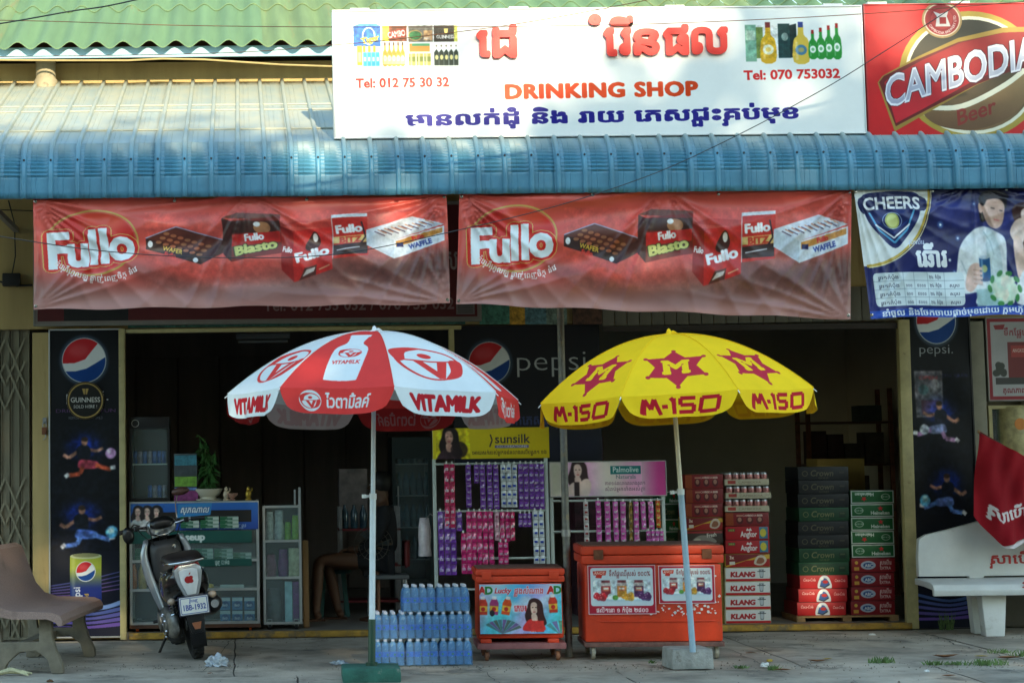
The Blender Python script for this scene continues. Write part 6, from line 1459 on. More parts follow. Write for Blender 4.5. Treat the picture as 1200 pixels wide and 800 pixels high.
V = [H, H+Vector((.02, 0, .18)), ch, nk, hd, hd+Vector((-.01, 0, .10)),
     H+Vector((-.02, -.09, -.01)), Vector((kn.x, YP-.09, kn.z)), Vector(((kn.x+ank.x)/2, YP-.09, (kn.z+ank.z)/2)), Vector((ank.x, YP-.09, .05+.075)), Vector((toe.x-.07, YP-.14, .05+.03)),
     H+Vector((-.02, .09, -.01)), Vector((kn2.x, YP+.10, kn2.z)), Vector(((kn2.x+ank2.x)/2, YP+.10, (kn2.z+ank2.z)/2)), Vector((ank2.x, YP+.10, .05+.075)), Vector((toe2.x-.05, YP+.03, .05+.03)),
     ch+Vector((0, -.17, .06)), ch+Vector((-.08, -.21, -.18)), H+Vector((-.24, -.12, .08)), H+Vector((-.30, -.08, .09)),
     ch+Vector((0, .17, .06)), ch+Vector((-.06, .21, -.18)), H+Vector((-.20, .14, .08)), H+Vector((-.27, .12, .09))]
E_ = [(0, 1), (1, 2), (2, 3), (3, 4), (4, 5), (0, 6), (6, 7), (7, 8), (8, 9), (9, 10), (0, 11), (11, 12), (12, 13), (13, 14), (14, 15), (2, 16), (16, 17), (17, 18), (18, 19), (2, 20), (20, 21), (21, 22), (22, 23)]
Rr = [.13, .12, .14, .052, .085, .08, .09, .058, .055, .036, .034, .09, .058, .055, .036, .034, .055, .043, .032, .028, .055, .043, .032, .028]
body = skin_body('body', V, E_, Rr, M_skin, t)
sh_ = skin_body('dark_shirt', [H+Vector((.01, 0, .02)), H+Vector((.02, 0, .18)), ch, ch+Vector((0, -.17, .06)), ch+Vector((-.05, -.20, -.08)), ch+Vector((0, .17, .06)), ch+Vector((-.04, .20, -.08)), ch+Vector((0, 0, .07)), ch+Vector((-.08, -.21, -.18)), H+Vector((-.22, -.125, .078)), ch+Vector((-.06, .21, -.18)), H+Vector((-.18, .145, .078))], [(0, 1), (1, 2), (2, 3), (3, 4), (2, 5), (5, 6), (2, 7), (4, 8), (8, 9), (6, 10), (10, 11)], [.15, .135, .155, .068, .06, .068, .06, .10, .052, .042, .052, .042], M_cloth, t)
skin_body('shorts', [H, H+Vector((-.02, -.09, -.01)), Vector((kn.x+.30, YP-.09, kn.z+.0)), H+Vector((-.02, .09, -.01)), Vector((kn2.x+.26, YP+.10, kn2.z))], [(0, 1), (1, 2), (0, 3), (3, 4)], [.14, .105, .085, .105, .085], M_cloth, t)
hp = hd-o0
MB().lathe([(.0, .115), (.05, .11), (.088, .07), (.098, .02), (.09, -.03), (.07, -.06)], (hp.x+.015, hp.y, hp.z+.035), 16).obj('hair', mat('black_hair', (14, 12, 12), .6), t)
for s_ in (-1, 1):
    MB().lathe([(0, -.004), (.008, 0), (0, .004)], (hp.x-.082, hp.y+s_*.03, hp.z+.03), 8, ax='x').obj('eye', mat('eye_white', (190, 186, 180), .3), t)
    MB().lathe([(.006, -.006), (.016, -.003), (.012, .006)], (hp.x+.01, hp.y+s_*.083, hp.z+.015), 8, ax='y').obj('ear', M_skin, t)
    for k in range(5):
        hx = V[19 if s_ < 0 else 23]-o0; a = (k-2)*.017
        if k < 4: MB().tube([(hx.x, hx.y+a, hx.z-.0), (hx.x-.05-.006*(1-abs(k-1.5)), hx.y+a*1.1, hx.z-.008), (hx.x-.075-.008*(1-abs(k-1.5)), hx.y+a*1.1, hx.z-.030)], [.009, .008, .006], 6).obj('finger', M_skin, t)
        else: MB().tube([(hx.x+.02, hx.y-s_*.02, hx.z), (hx.x-.01, hx.y-s_*.045, hx.z-.01), (hx.x-.03, hx.y-s_*.05, hx.z-.02)], [.010, .009, .007], 6).obj('thumb', M_skin, t)
MB().tube([(hp.x-.082, hp.y, hp.z+.02), (hp.x-.10, hp.y, hp.z-.0), (hp.x-.084, hp.y, hp.z-.008)], [.008, .012, .008], 6).obj('nose', M_skin, t)
MB().box(hp.x-.084, hp.x-.07, hp.y-.022, hp.y+.022, hp.z-.036, hp.z-.028).obj('mouth', mat('lip', (120, 66, 60), .6), t, bevel=.003)
for s_, (ax_, ty) in (('n', (ank, YP-.09)), ('f', (ank2, YP+.10))):
    MB().prism([(-.11, 0), (.10, 0), (.10, .018), (-.11, .018)], ty-.05, ty+.04, 'xz').obj('sandal', M_dwood, t, bevel=.006).location = (ax_.x-o0.x-.02, -o0.y, .0)
t = thing('stool', 'round teal plastic stool beside the bare legs of the seated person', 'stool', (at(391, 665, YP+.5).x, YP+.5, .05))
MB().lathe([(.15, hipP.z-.05-.15), (.16, hipP.z-.05-.12), (.15, hipP.z-.05-.11), (.0, hipP.z-.05-.11)], n=20).obj('seat', mat('teal_plastic', (36, 90, 90), .45), t)
for a in (45, 135, 225, 315): MB().bar((.17*math.cos(rad(a)), .17*math.sin(rad(a)), 0), (.12*math.cos(rad(a)), .12*math.sin(rad(a)), hipP.z-.19), .035, .02).obj('leg', MATS['teal_plastic'], t)
# red shelf stand with bottles
YR = 1.75
x0, x1, z0, z1 = rect(398, 617, 470, 706, YR)
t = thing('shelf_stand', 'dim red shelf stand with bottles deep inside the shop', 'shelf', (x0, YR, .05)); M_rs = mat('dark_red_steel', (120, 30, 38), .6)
for y in (619, 661, 703):
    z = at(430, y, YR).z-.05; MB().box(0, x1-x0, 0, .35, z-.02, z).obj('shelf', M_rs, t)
for x in (0, x1-x0-.03):
    for y in (0, .32): MB().box(x, x+.03, y, y+.03, 0, at(430, 600, YR).z).obj('upright', M_steel, t)
zt_ = at(430, 619, YR).z+.001
bm_b = MB().lathe([(.03, 0), (.034, .01), (.034, .14), (.014, .19), (.014, .215)], n=12).mesh('bottle', mat('dark_glass_bottle', (50, 76, 90), .15, var=.3, scale=20))
for i in range(3): place(bm_b, 'bottle', 'dark bottle on the red shelf stand, %s from the left' % ORD[i], 'bottle', 'bottles on the red shelf', (x0+.06+i*.085, YR+.1, zt_))
x0_, x1_, z0_, z1_ = rect(397, 549, 430, 582, YR+.4); MB().box(x0_, x1_, YR+.36, YR+.6, zt_+.0, z1_).obj('crumpled_carton', mat('pale_grey_card', (130, 120, 118), .8, var=.3, scale=8), None, label='pale crumpled carton high behind the bottles deep in the shop', cat='carton', bevel=.01)
# pedestal fan
YFn = .95; p = at(437, 638, YFn); t = thing('pedestal_fan', 'standing fan with round wire cage and brown stem behind the umbrella pole', 'fan', (p.x+.04, YFn, .05)); fz = p.z-.05
MB().lathe([(.17, 0), (.17, .02), (.05, .045), (.02, .06)], n=24).obj('base', M_dwood, t); MB().tube([(0, 0, .05), (0, .02, fz-.12)], .018, 10).obj('stem', mat('tan_plastic', (130, 84, 56), .5), t)
MB().lathe([(.05, .14), (.07, .10), (.07, .02), (.03, .0)], (-.04, 0, fz), 16, ax='y').obj('motor_housing', M_dwood, t)
q = MB()
for rr_, yy in ((.17, -.05), (.13, -.085), (.08, -.10), (.17, -.02)): q.tube([(-.04+rr_*math.cos(a*PI/12), yy, fz+rr_*math.sin(a*PI/12)) for a in range(25)], .003, 4)
for k in range(20): a = k*PI/10; q.tube([(-.04, -.10, fz), (-.04+.13*math.cos(a), -.085, fz+.13*math.sin(a)), (-.04+.17*math.cos(a), -.04, fz+.17*math.sin(a))], .0018, 4)
q.obj('cage', mat('grey_wire', (110, 104, 96), .5, metal=.3), t)
for k in range(3): a = k*2*PI/3; MB().add([(-.04+r_*math.cos(a+d_), -.04+s_, fz+r_*math.sin(a+d_)) for r_, d_, s_ in ((.02, 0, 0), (.08, -.35, .01), (.15, -.25, .012), (.15, .35, -.012), (.08, .3, -.008))], [(0, 1, 2, 3, 4)]).obj('blade', mat('smoky_blade', (70, 80, 80), .3), t)
# fridge, chair
YG = 2.3; x0, x1, z0, z1 = rect(461, 512, 507, 716, YG)
t = thing('upright_fridge', 'dim upright glass door fridge with bottles deep inside the shop', 'fridge', (x0, YG, .05)); FW, FH = x1-x0, z1-.05
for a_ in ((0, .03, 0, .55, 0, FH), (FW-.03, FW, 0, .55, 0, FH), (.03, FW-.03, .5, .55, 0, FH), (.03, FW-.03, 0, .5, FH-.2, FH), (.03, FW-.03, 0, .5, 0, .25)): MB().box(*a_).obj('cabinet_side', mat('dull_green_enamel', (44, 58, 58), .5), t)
for k in range(4): MB().box(.03, FW-.03, .05, .5, .45+k*.3, .46+k*.3).obj('shelf', M_steel, t)
MB().box(.03, FW-.03, .005, .01, .25, FH-.2).obj('door_pane', M_glass, t); MB().tube([(.05, -.02, .9), (.05, -.02, 1.15)], .008, 6).obj('handle', M_steel, t)
for k in range(4):
    for i in range(5): place(bm_b, 'bottle', 'dim bottle in the tall fridge, %s shelf, %s from the left' % (['lowest', 'second', 'third', 'top'][k], ORD[i]), 'bottle', 'bottles in the tall dim fridge', (x0+.07+i*.066, YG+.12, .05+.461+k*.3))
YH = YP; t = thing('chair', 'dim red backed chair carrying the seated person behind the water packs', 'chair', (hipP.x+.07, YH, .05), (0, 0, rad(-90))); sz = hipP.z-.05-.135
f = lambda u, v: ((u-.5)*.36, .14+.04*math.cos((u-.5)*3), sz+.06+v*.22+.015*math.sin(u*PI))
q = MB().grid(f, 12, 8); o = q.obj('backrest', mat('red_plastic_dark', (110, 26, 30), .5), t); o.modifiers.new('th', 'SOLIDIFY').thickness = .02
MB().box(-.19, .19, -.2, .16, sz-.04, sz).obj('seat', mat('grey_vinyl', (96, 98, 100), .6), t, bevel=.015)
for x in (-.16, .16):
    for y in (-.17, .13): MB().tube([(x, y, sz-.04), (x*1.1, y*1.1, 0)], .012, 8).obj('leg', M_steel, t)
# fluorescent fitting and ceiling bits
p = at(303, 397, .9); t = thing('strip_light', 'unlit tube light fitting under the dark ceiling at upper left', 'light fitting', (p.x, .9, p.z)); MB().box(-.2, .28, 0, .06, .0, .05).obj('housing', mat('grey_housing', (96, 98, 98), .6), t, bevel=.005); MB().tube([(-.18, .03, -.02), (.26, .03, -.02)], .013, 10).obj('tube', mat('grey_tube', (120, 124, 124), .4), t)
MB().tube([(0, .03, .05), (0, .03, 3.3-p.z)], .004, 5).obj('drop_rod', M_steel, t); MB().tube([(.2, .03, .05), (.2, .03, 3.3-p.z)], .004, 5).obj('drop_rod', M_steel, t)
# dim rack of goods in the right rear
YQ = 3.2; x0, x1, z0, z1 = rect(948, 455, 1050, 690, YQ)
t = thing('goods_rack', 'dim steel rack of goods in the right rear of the shop', 'rack', (x0, YQ, .05)); W_ = x1-x0
for x in (0, W_-.04):
    for y in (0, .4): MB().box(x, x+.04, y, y+.04, 0, z1-.05).obj('upright', M_rust, t)
R = random.Random(21); lvz = [.35, .85, 1.3, 1.72]
for z in lvz: MB().box(0, W_, .0, .44, z-.02, z).obj('shelf', M_dwood, t)
kk = 0
for z, hm in zip([0.0]+lvz, (.28, .42, .38, .34, .26)):
    x = .05 if z < 1.5 else .55; kx = -1
    while x < W_-.25:
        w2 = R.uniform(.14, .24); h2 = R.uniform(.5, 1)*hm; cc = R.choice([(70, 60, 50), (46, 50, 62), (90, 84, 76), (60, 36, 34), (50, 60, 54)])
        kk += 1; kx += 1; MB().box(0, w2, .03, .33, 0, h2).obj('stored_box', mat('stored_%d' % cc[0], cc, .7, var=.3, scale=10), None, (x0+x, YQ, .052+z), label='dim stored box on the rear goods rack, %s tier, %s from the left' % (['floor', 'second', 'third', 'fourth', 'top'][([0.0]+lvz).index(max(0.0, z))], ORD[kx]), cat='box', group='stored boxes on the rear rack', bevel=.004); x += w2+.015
# dark shapes of stacked cans beside the wide cola board
x0, x1, z0, z1 = rect(672, 512, 707, 560, 1.2)
for i in range(6):
    zz = .05+i*(z1-.05)/6; hh = (z1-.05)/6-.003
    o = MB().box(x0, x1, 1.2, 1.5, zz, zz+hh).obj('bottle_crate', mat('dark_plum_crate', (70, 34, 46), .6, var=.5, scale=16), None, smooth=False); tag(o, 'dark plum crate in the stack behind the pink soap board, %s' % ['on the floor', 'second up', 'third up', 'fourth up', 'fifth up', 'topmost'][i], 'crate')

# ================================================================== hanging sachet racks
SW = None
def sachet_mesh(w_, h_, m):
    q = MB(); d = .008
    vs = []
    for j, (fz, fd) in enumerate(((0, 0), (.12, .15), (.5, 1), (.88, .15), (1, 0))):
        for i, (fx, fd2) in enumerate(((0, 0), (.5, 1), (1, 0))): vs.append((w_*fx, -d*fd*fd2, h_*fz))
    for j in range(4):
        for i in range(2): a = j*3+i; q.add([vs[a], vs[a+1], vs[a+4], vs[a+3]], [(0, 1, 2, 3)])
    for i in range(4): pass
    b0 = [(0, .002, 0), (w_, .002, 0), (w_, .002, h_), (0, .002, h_)]; q.add(b0, [(0, 3, 2, 1)])
    lab = [(w_*.2, -.0102, h_*.35), (w_*.8, -.0102, h_*.35), (w_*.8, -.0102, h_*.62), (w_*.2, -.0102, h_*.62)]
    q.add(lab, [(0, 1, 2, 3)], 1)
    return q.mesh('sachet', m, smooth=False, fix=False)
def foil(name, rgb, lab):
    return [mat('foil_'+name, rgb, .22, metal=0, coat=.8, var=.4, scale=22, bump=.25, bscale=60), mat('foil_lab_'+name, lab, .4, var=.5, scale=90)]
FO = {'purple': foil('purple', (112, 56, 160), (190, 170, 214)), 'pink': foil('pink', (206, 36, 116), (226, 160, 190)), 'blue': foil('blue', (214, 222, 232), (40, 80, 190)), 'magenta': foil('magenta', (196, 30, 90), (226, 190, 200)),
      'lightpink': foil('lightpink', (214, 170, 186), (190, 110, 140)), 'violetpink': foil('violetpink', (200, 84, 170), (230, 200, 220)), 'gold': foil('gold', (190, 160, 70), (110, 70, 40)), 'silver': foil('silver', (196, 190, 190), (170, 60, 60)), 'orange': foil('orange', (206, 90, 30), (230, 200, 60)), 'brown': foil('brown', (150, 120, 50), (90, 60, 30))}
SM = {}
def sachet_strip(col, x, y0, y1, wpx, rows_, Y, label, grp):
    p = at(x, (y0+y1)/2, Y); zt = at(x, y0, Y).z; zb = at(x, y1, Y).z; hh = (zt-zb)/rows_; w_ = wpx/ppm(Y)
    key = (col, round(w_, 3), round(hh, 3))
    if key not in SM: SM[key] = sachet_mesh(w_*.94, hh*.97, FO[col])
    t = thing('sachet_strip', label, 'sachet strip', (p.x, Y, zt), (0, random.uniform(-.012, .012), 0), grp)
    for r_ in range(rows_):
        o = bpy.data.objects.new('sachet', SM[key]); COL.objects.link(o); o.parent = t; o.location = (0, random.uniform(-.004, .002), -(r_+1)*hh); o.rotation_euler = (random.uniform(-.16, .16), random.uniform(-.02, .02), random.uniform(-.18, .18))
    MB().box(w_*.3, w_*.6, -.002, .001, -.002, .02).obj('hang_tab', M_white, t)
    return t
YS1 = -.75
def rack(px0, px1, ytop, ybot, Y, bars, label, m=M_white, feet=True):
    a, b_ = at(px0, 600, Y).x, at(px1, 600, Y).x
    t = thing('display_rack', label, 'rack', (a, Y, 0)); zt = at((px0+px1)/2, ytop, Y).z
    for x in (0, b_-a-.028): MB().box(x, x+.028, .01, .04, 0, zt).obj('upright', m, t, bevel=.003)
    for y in bars: z = at((px0+px1)/2, y, Y).z; MB().tube([(0.02, .012, z), (b_-a-.02, .012, z)], .009, 8).obj('cross_bar', m, t)
    for x in (0.014, b_-a-.014): MB().box(x-.014, x+.014, -.14, .25, .0, .02).obj('foot', m, t)
    return t, a
M_rw = mat('greenish_white_rack', (186, 196, 190), .5, var=.06)
t, a = rack(508, 643.5, 537, 0, YS1, (543, 598.5, 654, 690), 'white rack of purple and pink sachets under a yellow shampoo board', M_rw)
board('display_board', (507, 501, 643.5, 537), YS1, 'sunsilk', .02, 'yellow shampoo board with a dark haired woman above the purple sachets', 'sign', None, .4)
g_ = 'sachet strips hanging on the shampoo rack'
Ya, Yb_ = YS1-.012, YS1-.022
spec_ = [('purple', 546, 544, 594, 6.6, 7, 'upper bar, alone left of the narrow gap'), ('purple', 555.5, 544, 566, 6.4, 3, 'upper bar, short one ending high')]
for i, x in enumerate((562.3, 570.6, 578)): spec_.append(('purple', x, 544, 596, 6.8, 7, 'upper bar, %s of three beside the blue ones' % ['left', 'middle', 'right'][i]))
for i in range(3): spec_.append(('blue', 587+i*6.6, 543.5, 594, 6.3, 5, 'upper bar, blue and white, %s of three' % ['left', 'middle', 'right'][i]))
for i in range(5): spec_.append(('purple', 607.5+i*6.2, 543, 596, 6.2, 6, 'upper bar right block, %s column' % ORD[i]))
for i in range(4): spec_.append(('purple', 513.5+i*7.2, 598.5, 673.5 if i < 3 else 622, 7, 6 if i < 3 else 2, 'lower left block, %s column' % ORD[i]))
for i in range(6): spec_.append(('pink', 540.5+i*6.4, 598.5 if i > 0 else 624, 672, 6.3, 6 if i > 0 else 4, 'lower middle block, %s column' % ORD[i]))
spec_ += [('lightpink', 579.5, 599, 633, 5.6, 3, 'pale pink one in front of the lower middle'), ('pink', 586, 599, 634, 6, 3, 'lower bar, first right of the pale pink one'), ('pink', 592.5, 599, 634, 5.8, 3, 'lower bar, second right of the pale pink one'), ('magenta', 598.5, 599, 633, 5.2, 3, 'lower bar, deep pink narrow one')]
for i in range(2): spec_.append(('pink', 584+i*6.2, 634.5, 662, 6.1, 3, 'hanging lowest in the middle, %s' % ['left', 'right'][i]))
for i in range(3): spec_.append(('purple', 607.5+i*5.2, 601, 617, 5.1, 2, 'short one under the right block, %s' % ORD[i]))
for i in range(2): spec_.append(('blue', 624.5+i*6.8, 598, 660, 6.6, 6, 'blue and white at lower right, %s' % ['left', 'right'][i]))
for i in range(2): spec_.append(('magenta', 521+i*6.4, 543, 618, 6.3, 6, 'long deep pink pair at upper left, %s' % ['left', 'right'][i]))
for k, (col, x, y0, y1, wp_, rw, wh) in enumerate(spec_):
    front = col in ('magenta', 'lightpink') or (y0 > 630)
    cname = {'purple': 'purple', 'pink': 'pink', 'blue': 'blue and white', 'magenta': 'deep pink', 'lightpink': 'pale pink'}[col]
    sachet_strip(col, x, y0, y1, wp_, rw, (Yb_-.006 if front else Ya), 'strip of %s shampoo sachets, %s' % (cname, wh), g_)
YS2 = -.62
t, a = rack(645, 780, 581, 0, YS2, (586, 622), 'white rack of pink soap strips under a pink board with a woman', M_rw)
board('display_board', (645, 541, 780, 580.5), YS2, 'palm', .02, 'pink soap board with a smiling woman and teal name plate, right of the grey pole', 'sign', mat('grey_frame2', (170, 170, 166), .5), .35, ft=.008)
g2 = 'strips hanging on the soap rack'; YS2a = YS2-.014
for i, (col, x, y0, y1, w2, rw) in enumerate((('gold', 661.5, 587, 639, 4.6, 5), ('silver', 684, 587, 637, 6, 6), ('violetpink', 698.5, 586, 637, 6.4, 6), ('violetpink', 709, 587, 637, 6.6, 6), ('violetpink', 718.5, 587, 637, 6.4, 6), ('violetpink', 727.5, 587, 637, 6.6, 6), ('brown', 737.5, 588, 637, 4, 5), ('violetpink', 743, 587, 637, 6.2, 6), ('violetpink', 751, 587, 620, 6, 4), ('violetpink', 760, 587, 620, 6.4, 4), ('orange', 768.5, 586, 618, 5.6, 4))):
    nm = {'gold': 'gold foil', 'silver': 'silver', 'violetpink': 'pink', 'brown': 'brown', 'orange': 'orange'}[col]
    sachet_strip(col, x, y0, y1, w2, rw, YS2a, 'strip of %s sachets on the soap rack, %s from the left' % (nm, ORD[i]), g2)
for i in range(4): sachet_strip('violetpink', 757.5+i*5.2, 621.5, 638, 5, 2, YS2a, 'short pink strip under the lower bar of the soap rack, %s from the left' % ORD[i], g2)
# plastic bag hanging on the shampoo rack
bag('hanging_bag', 'thin white plastic bag hanging left of the shampoo rack', (491, 607, 506, 652), YS1+.1, mat('milky_film', (186, 176, 180), .3, var=.2, scale=16), .14, 12, 'bag')
p = at(499, 606, YS1+.1); MB().tube([(p.x, YS1+.15, p.z-.02), (p.x+.03, YS1+.05, p.z+.03), (p.x+.06, YS1+.02, p.z+.01)], .004, 5).obj('hook', M_steel, None, label='small steel hook carrying the white bag on the rack', cat='hook')

# ================================================================== ice chests
M_or = mat('orange_red_plastic', (216, 64, 28), .5, var=.14, scale=4, bump=.1, bscale=30, dirt=((160, 66, 44), 7, .60)); M_grime = mat('worn_grey_edge', (120, 84, 74), .8, var=.3, scale=20)
def cooler(name, label, px, Y, D, lid, posters, seed):
    x0, x1, zb, zt = rect(*px, Y); t = thing(name, label, 'ice chest', ((x0+x1)/2, Y, 0)); w_ = (x1-x0)/2
    zl = at((px[0]+px[2])/2, lid, Y).z; tp = .965
    q = MB(); q.add([(-w_*tp, .03, zb), (w_*tp, .03, zb), (w_*tp, D-.03, zb), (-w_*tp, D-.03, zb), (-w_+.02, .012, zl-.004), (w_-.02, .012, zl-.004), (w_-.02, D-.012, zl-.004), (-w_+.02, D-.012, zl-.004)], [(0, 3, 2, 1), (4, 5, 6, 7), (0, 1, 5, 4), (1, 2, 6, 5), (2, 3, 7, 6), (3, 0, 4, 7)])
    q.obj('body', M_or, t, bevel=.018)
    hl = zt-zl
    q = MB().box(-w_, w_, -.004, D, zl, zl+hl*.52-.004); q.obj('rim', M_or, t, bevel=.012)
    q = MB().box(-w_-.002, w_+.002, -.008, D+.004, zl+hl*.52, zt); q.obj('lid', M_or, t, bevel=.014)
    q = MB().box(-w_*.96, w_*.96, .01, D-.01, zt, zt+.008); q.obj('lid_top', M_grime, t, bevel=.003)
    for s_ in (-1, 1): MB().box(s_*w_*.76-.035, s_*w_*.76+.035, -.018, -.006, zl+hl*.25, zl+hl*.8).obj('latch', M_or if seed == 1 else M_rust, t, bevel=.004)
    return t, w_, x0, x1, zb, zl, D
t, w_, x0, x1, zb, zl, D = cooler('ice_chest', 'large orange red ice chest on wheels with two juice posters', (683, 639, 848.5, 752), -2.35, .62, 660, None, 2)
YCo = -2.35; t.rotation_euler = (0, 0, rad(-4))
MB().box(-w_*.98, w_*.98, .015, D-.015, zb-.035, zb-.001).obj('skid', M_grime, t, bevel=.006)
MB().box(-w_*.75, w_*.86, .012, .02, zb+.145, zb+.153).obj('moulded_line', M_or, t, bevel=.002)
caster(t, -w_+.075, .08, .052, mat('worn_pale_wheel', (170, 160, 140), .6, var=.3, scale=25)); caster(t, w_-.06, .10, .052, MATS['worn_pale_wheel']); caster(t, -w_+.075, D-.1, .052, MATS['worn_pale_wheel']); caster(t, w_-.06, D-.1, .052, MATS['worn_pale_wheel'])
def sticker(t, name, px, Y, im, yloc, label=None, tilt=0):
    a, b_, c0, c1 = rect(*px, Y); q = MB().box(a-t.location.x, b_-t.location.x, yloc-.002, yloc, c0, c1, 0, front=1)
    o = q.obj(name, [M_white, imgmat('stk_'+im, IM[im], .35, .5, 0, .06, 5)], t, smooth=False)
    if label: o['label'] = label
    return o
sticker(t, 'poster', (690, 662, 768.5, 719.5), YCo, 'juice1', .008, 'larger left juice poster with a red foot line'); sticker(t, 'poster', (772, 662, 837, 706.5), YCo, 'juice2', .008, 'smaller right juice poster')
# torn paper scraps below the posters
R = random.Random(5); q = MB()
for k in range(60):
    cxp, cyp = R.choice([(760, 715), (775, 712), (790, 716), (800, 712), (805, 720), (812, 709), (822, 713), (832, 713), (838, 690), (840, 675), (841, 700)]); cxp += R.uniform(-6, 6); cyp += R.uniform(-4, 5)
    P = at(cxp, cyp, YCo); r = R.uniform(.003, .014); pts = [(P.x-t.location.x+r*R.uniform(.5, 1.3)*math.cos(a), .0075+(.0), P.z+r*R.uniform(.4, 1)*math.sin(a)) for a in [i*2*PI/7 for i in range(7)]]
    q.add(pts, [tuple(range(7))])
o = q.obj('torn_paper', M_white, t, smooth=False); o['kind'] = 'stuff'
t2, w_, x0, x1, zb, zl, D = cooler('ice_chest', 'small orange red ice chest with a blue lucky draw poster', (558.5, 666, 662, 748), -2.30, .5, 682, None, 1)
sticker(t2, 'poster', (562.5, 684, 658, 742), -2.30, 'ad', .004)
M_pkw = mat('faded_pink_board', (150, 96, 96), .8, var=.2, scale=10)
zq = zb-.02
t2.rotation_euler = (0, 0, rad(-3))
a = thing('trolley', 'low wheeled trolley with a faded pink board carrying the small ice chest', 'trolley', (t2.location.x, -2.30, 0), (0, 0, rad(-3)))
z_l, z_h = at(610, 760, -2.3).z, at(610, 753, -2.3).z
MB().box(-w_*1.0, w_*1.0, -.01, .5, z_l, z_h).obj('deck', M_pkw, a, bevel=.005)
for x in (-w_*.8, w_*.72): MB().box(x-.04, x+.04, .0, .48, z_h+.001, zb-.001).obj('bearer', M_or, a, bevel=.005)
for x, y in ((-w_*.78, .05), (w_*.82, .05), (-w_*.78, .42), (w_*.82, .42)): caster(a, x, y, .034, mat('brown_wheel', (150, 100, 70), .7, var=.3, scale=25), M_grime)

# ================================================================== shrink-wrapped water bottle packs
M_wat = mat('water_pet', (150, 200, 238), .10, var=.12, scale=30, coat=.6, trans=.55); M_lab = mat('blue_bottle_label', (40, 116, 206), .3, var=.3, scale=30); M_cap = mat('white_cap', (206, 208, 220), .4); M_lg = mat('green_print', (40, 130, 90), .4)
BH = .186; BR = .0285
bprof = [(.020, 0), (.0270, .004), (.0282, .012), (.0268, .022), (.0282, .032), (.0268, .042), (.0282, .052), (.0282, .058)]
b1 = MB().lathe(bprof, n=14).lathe([(.0282, .092), (.0282, .128), (.0272, .140), (.022, .152), (.0140, .160), (.0125, .164)], n=14); B_me = b1.mesh('bottle', M_wat)
L_me = MB().lathe([(.0286, .058), (.0290, .060), (.0290, .092), (.0286, .094)], n=14).mesh('label', M_lab)
c_me = MB().lathe([(.0130, .163), (.0138, .164), (.0138, .177), (.0125, .179), (0, .179)], n=12).mesh('cap', M_cap)
e_me = MB().lathe([(.0001, -.0292), (.008, -.0288), (.009, -.0280)], n=10, ax='y').mesh('mark', M_lg)
wrapM = glass('shrink_wrap', (180, 218, 246), .16, .10)
WH = .186
def water_pack(px, Y, nx, label, row=0):
    x0, x1, z0, z1 = rect(*px, Y); z0 = .004+row*.1885; z1 = z0+.187; W_ = x1-x0; ny = 12//nx; pit = W_/nx
    t = thing('water_pack', label, 'water bottle pack', ((x0+x1)/2, Y, z0), (0, 0, rad(random.uniform(-1.5, 1.5))), 'stacked packs of bottled water'); s = min(pit/.057, 1.35); sz = (z1-z0)/.180
    for i in range(nx):
        for j in range(ny):
            b = bpy.data.objects.new('bottle', B_me); COL.objects.link(b); b.parent = t; b.location = (-W_/2+(i+.5)*pit, (j+.5)*pit, 0.001+random.uniform(0, .002)); b.scale = (s, s, sz); b.rotation_euler = (0, 0, random.uniform(-.6, .6))
            for me_, nm in ((L_me, 'label'), (c_me, 'cap')):
                o = bpy.data.objects.new(nm, me_); COL.objects.link(o); o.parent = b
            if j == 0:
                o = bpy.data.objects.new('mark', e_me); COL.objects.link(o); o.parent = b; o.location = (0, 0, .074); o.rotation_euler = (0, 0, random.uniform(-.5, .5))
    D = ny*pit; e = .004; hh = (z1-z0)
    def wf(u, v):
        a = u*2*PI; # rounded rectangle
        c_, s_ = math.cos(a), math.sin(a); k = 1/max(abs(c_), abs(s_)); rx, ry = W_/2+e, D/2+e
        x = c_*k*rx; y = s_*k*ry; sh = 1-.10*max(0, (v-.62)/.38)**2; n = .004*math.sin(a*9+v*31)+.003*math.sin(a*23-v*17)
        return (x*sh+n, D/2+y*sh+n, v*hh*.86)
    q = MB().grid(wf, 48, 8); q.obj('shrink_wrap', wrapM, t, fix=False)
    return t
YW = -2.55
for i, (a, b_) in enumerate(((438.5, 474), (476, 513.5), (515.5, 553))): water_pack((a, 746, b_, 776.2), YW, 4, 'pack of bottled water on the ground, %s of the bottom row' % ['left', 'middle', 'right'][i], 0)
for i, (a, b_) in enumerate(((438.5, 466), (467.5, 496.5), (497.5, 524.5), (526, 552.5))): water_pack((a, 712+(0 if i else -3), b_, 745.3), YW+.01, 3, 'pack of bottled water in the second row of the stack, %s from the left' % ORD[i], 1)
for i, (a, b_) in enumerate(((472.5, 510.5), (512, 549.5))): water_pack((a, 680, b_, 711.2), YW+.02, 4, 'pack of bottled water on top of the stack, %s of two' % ['left', 'right'][i], 2)
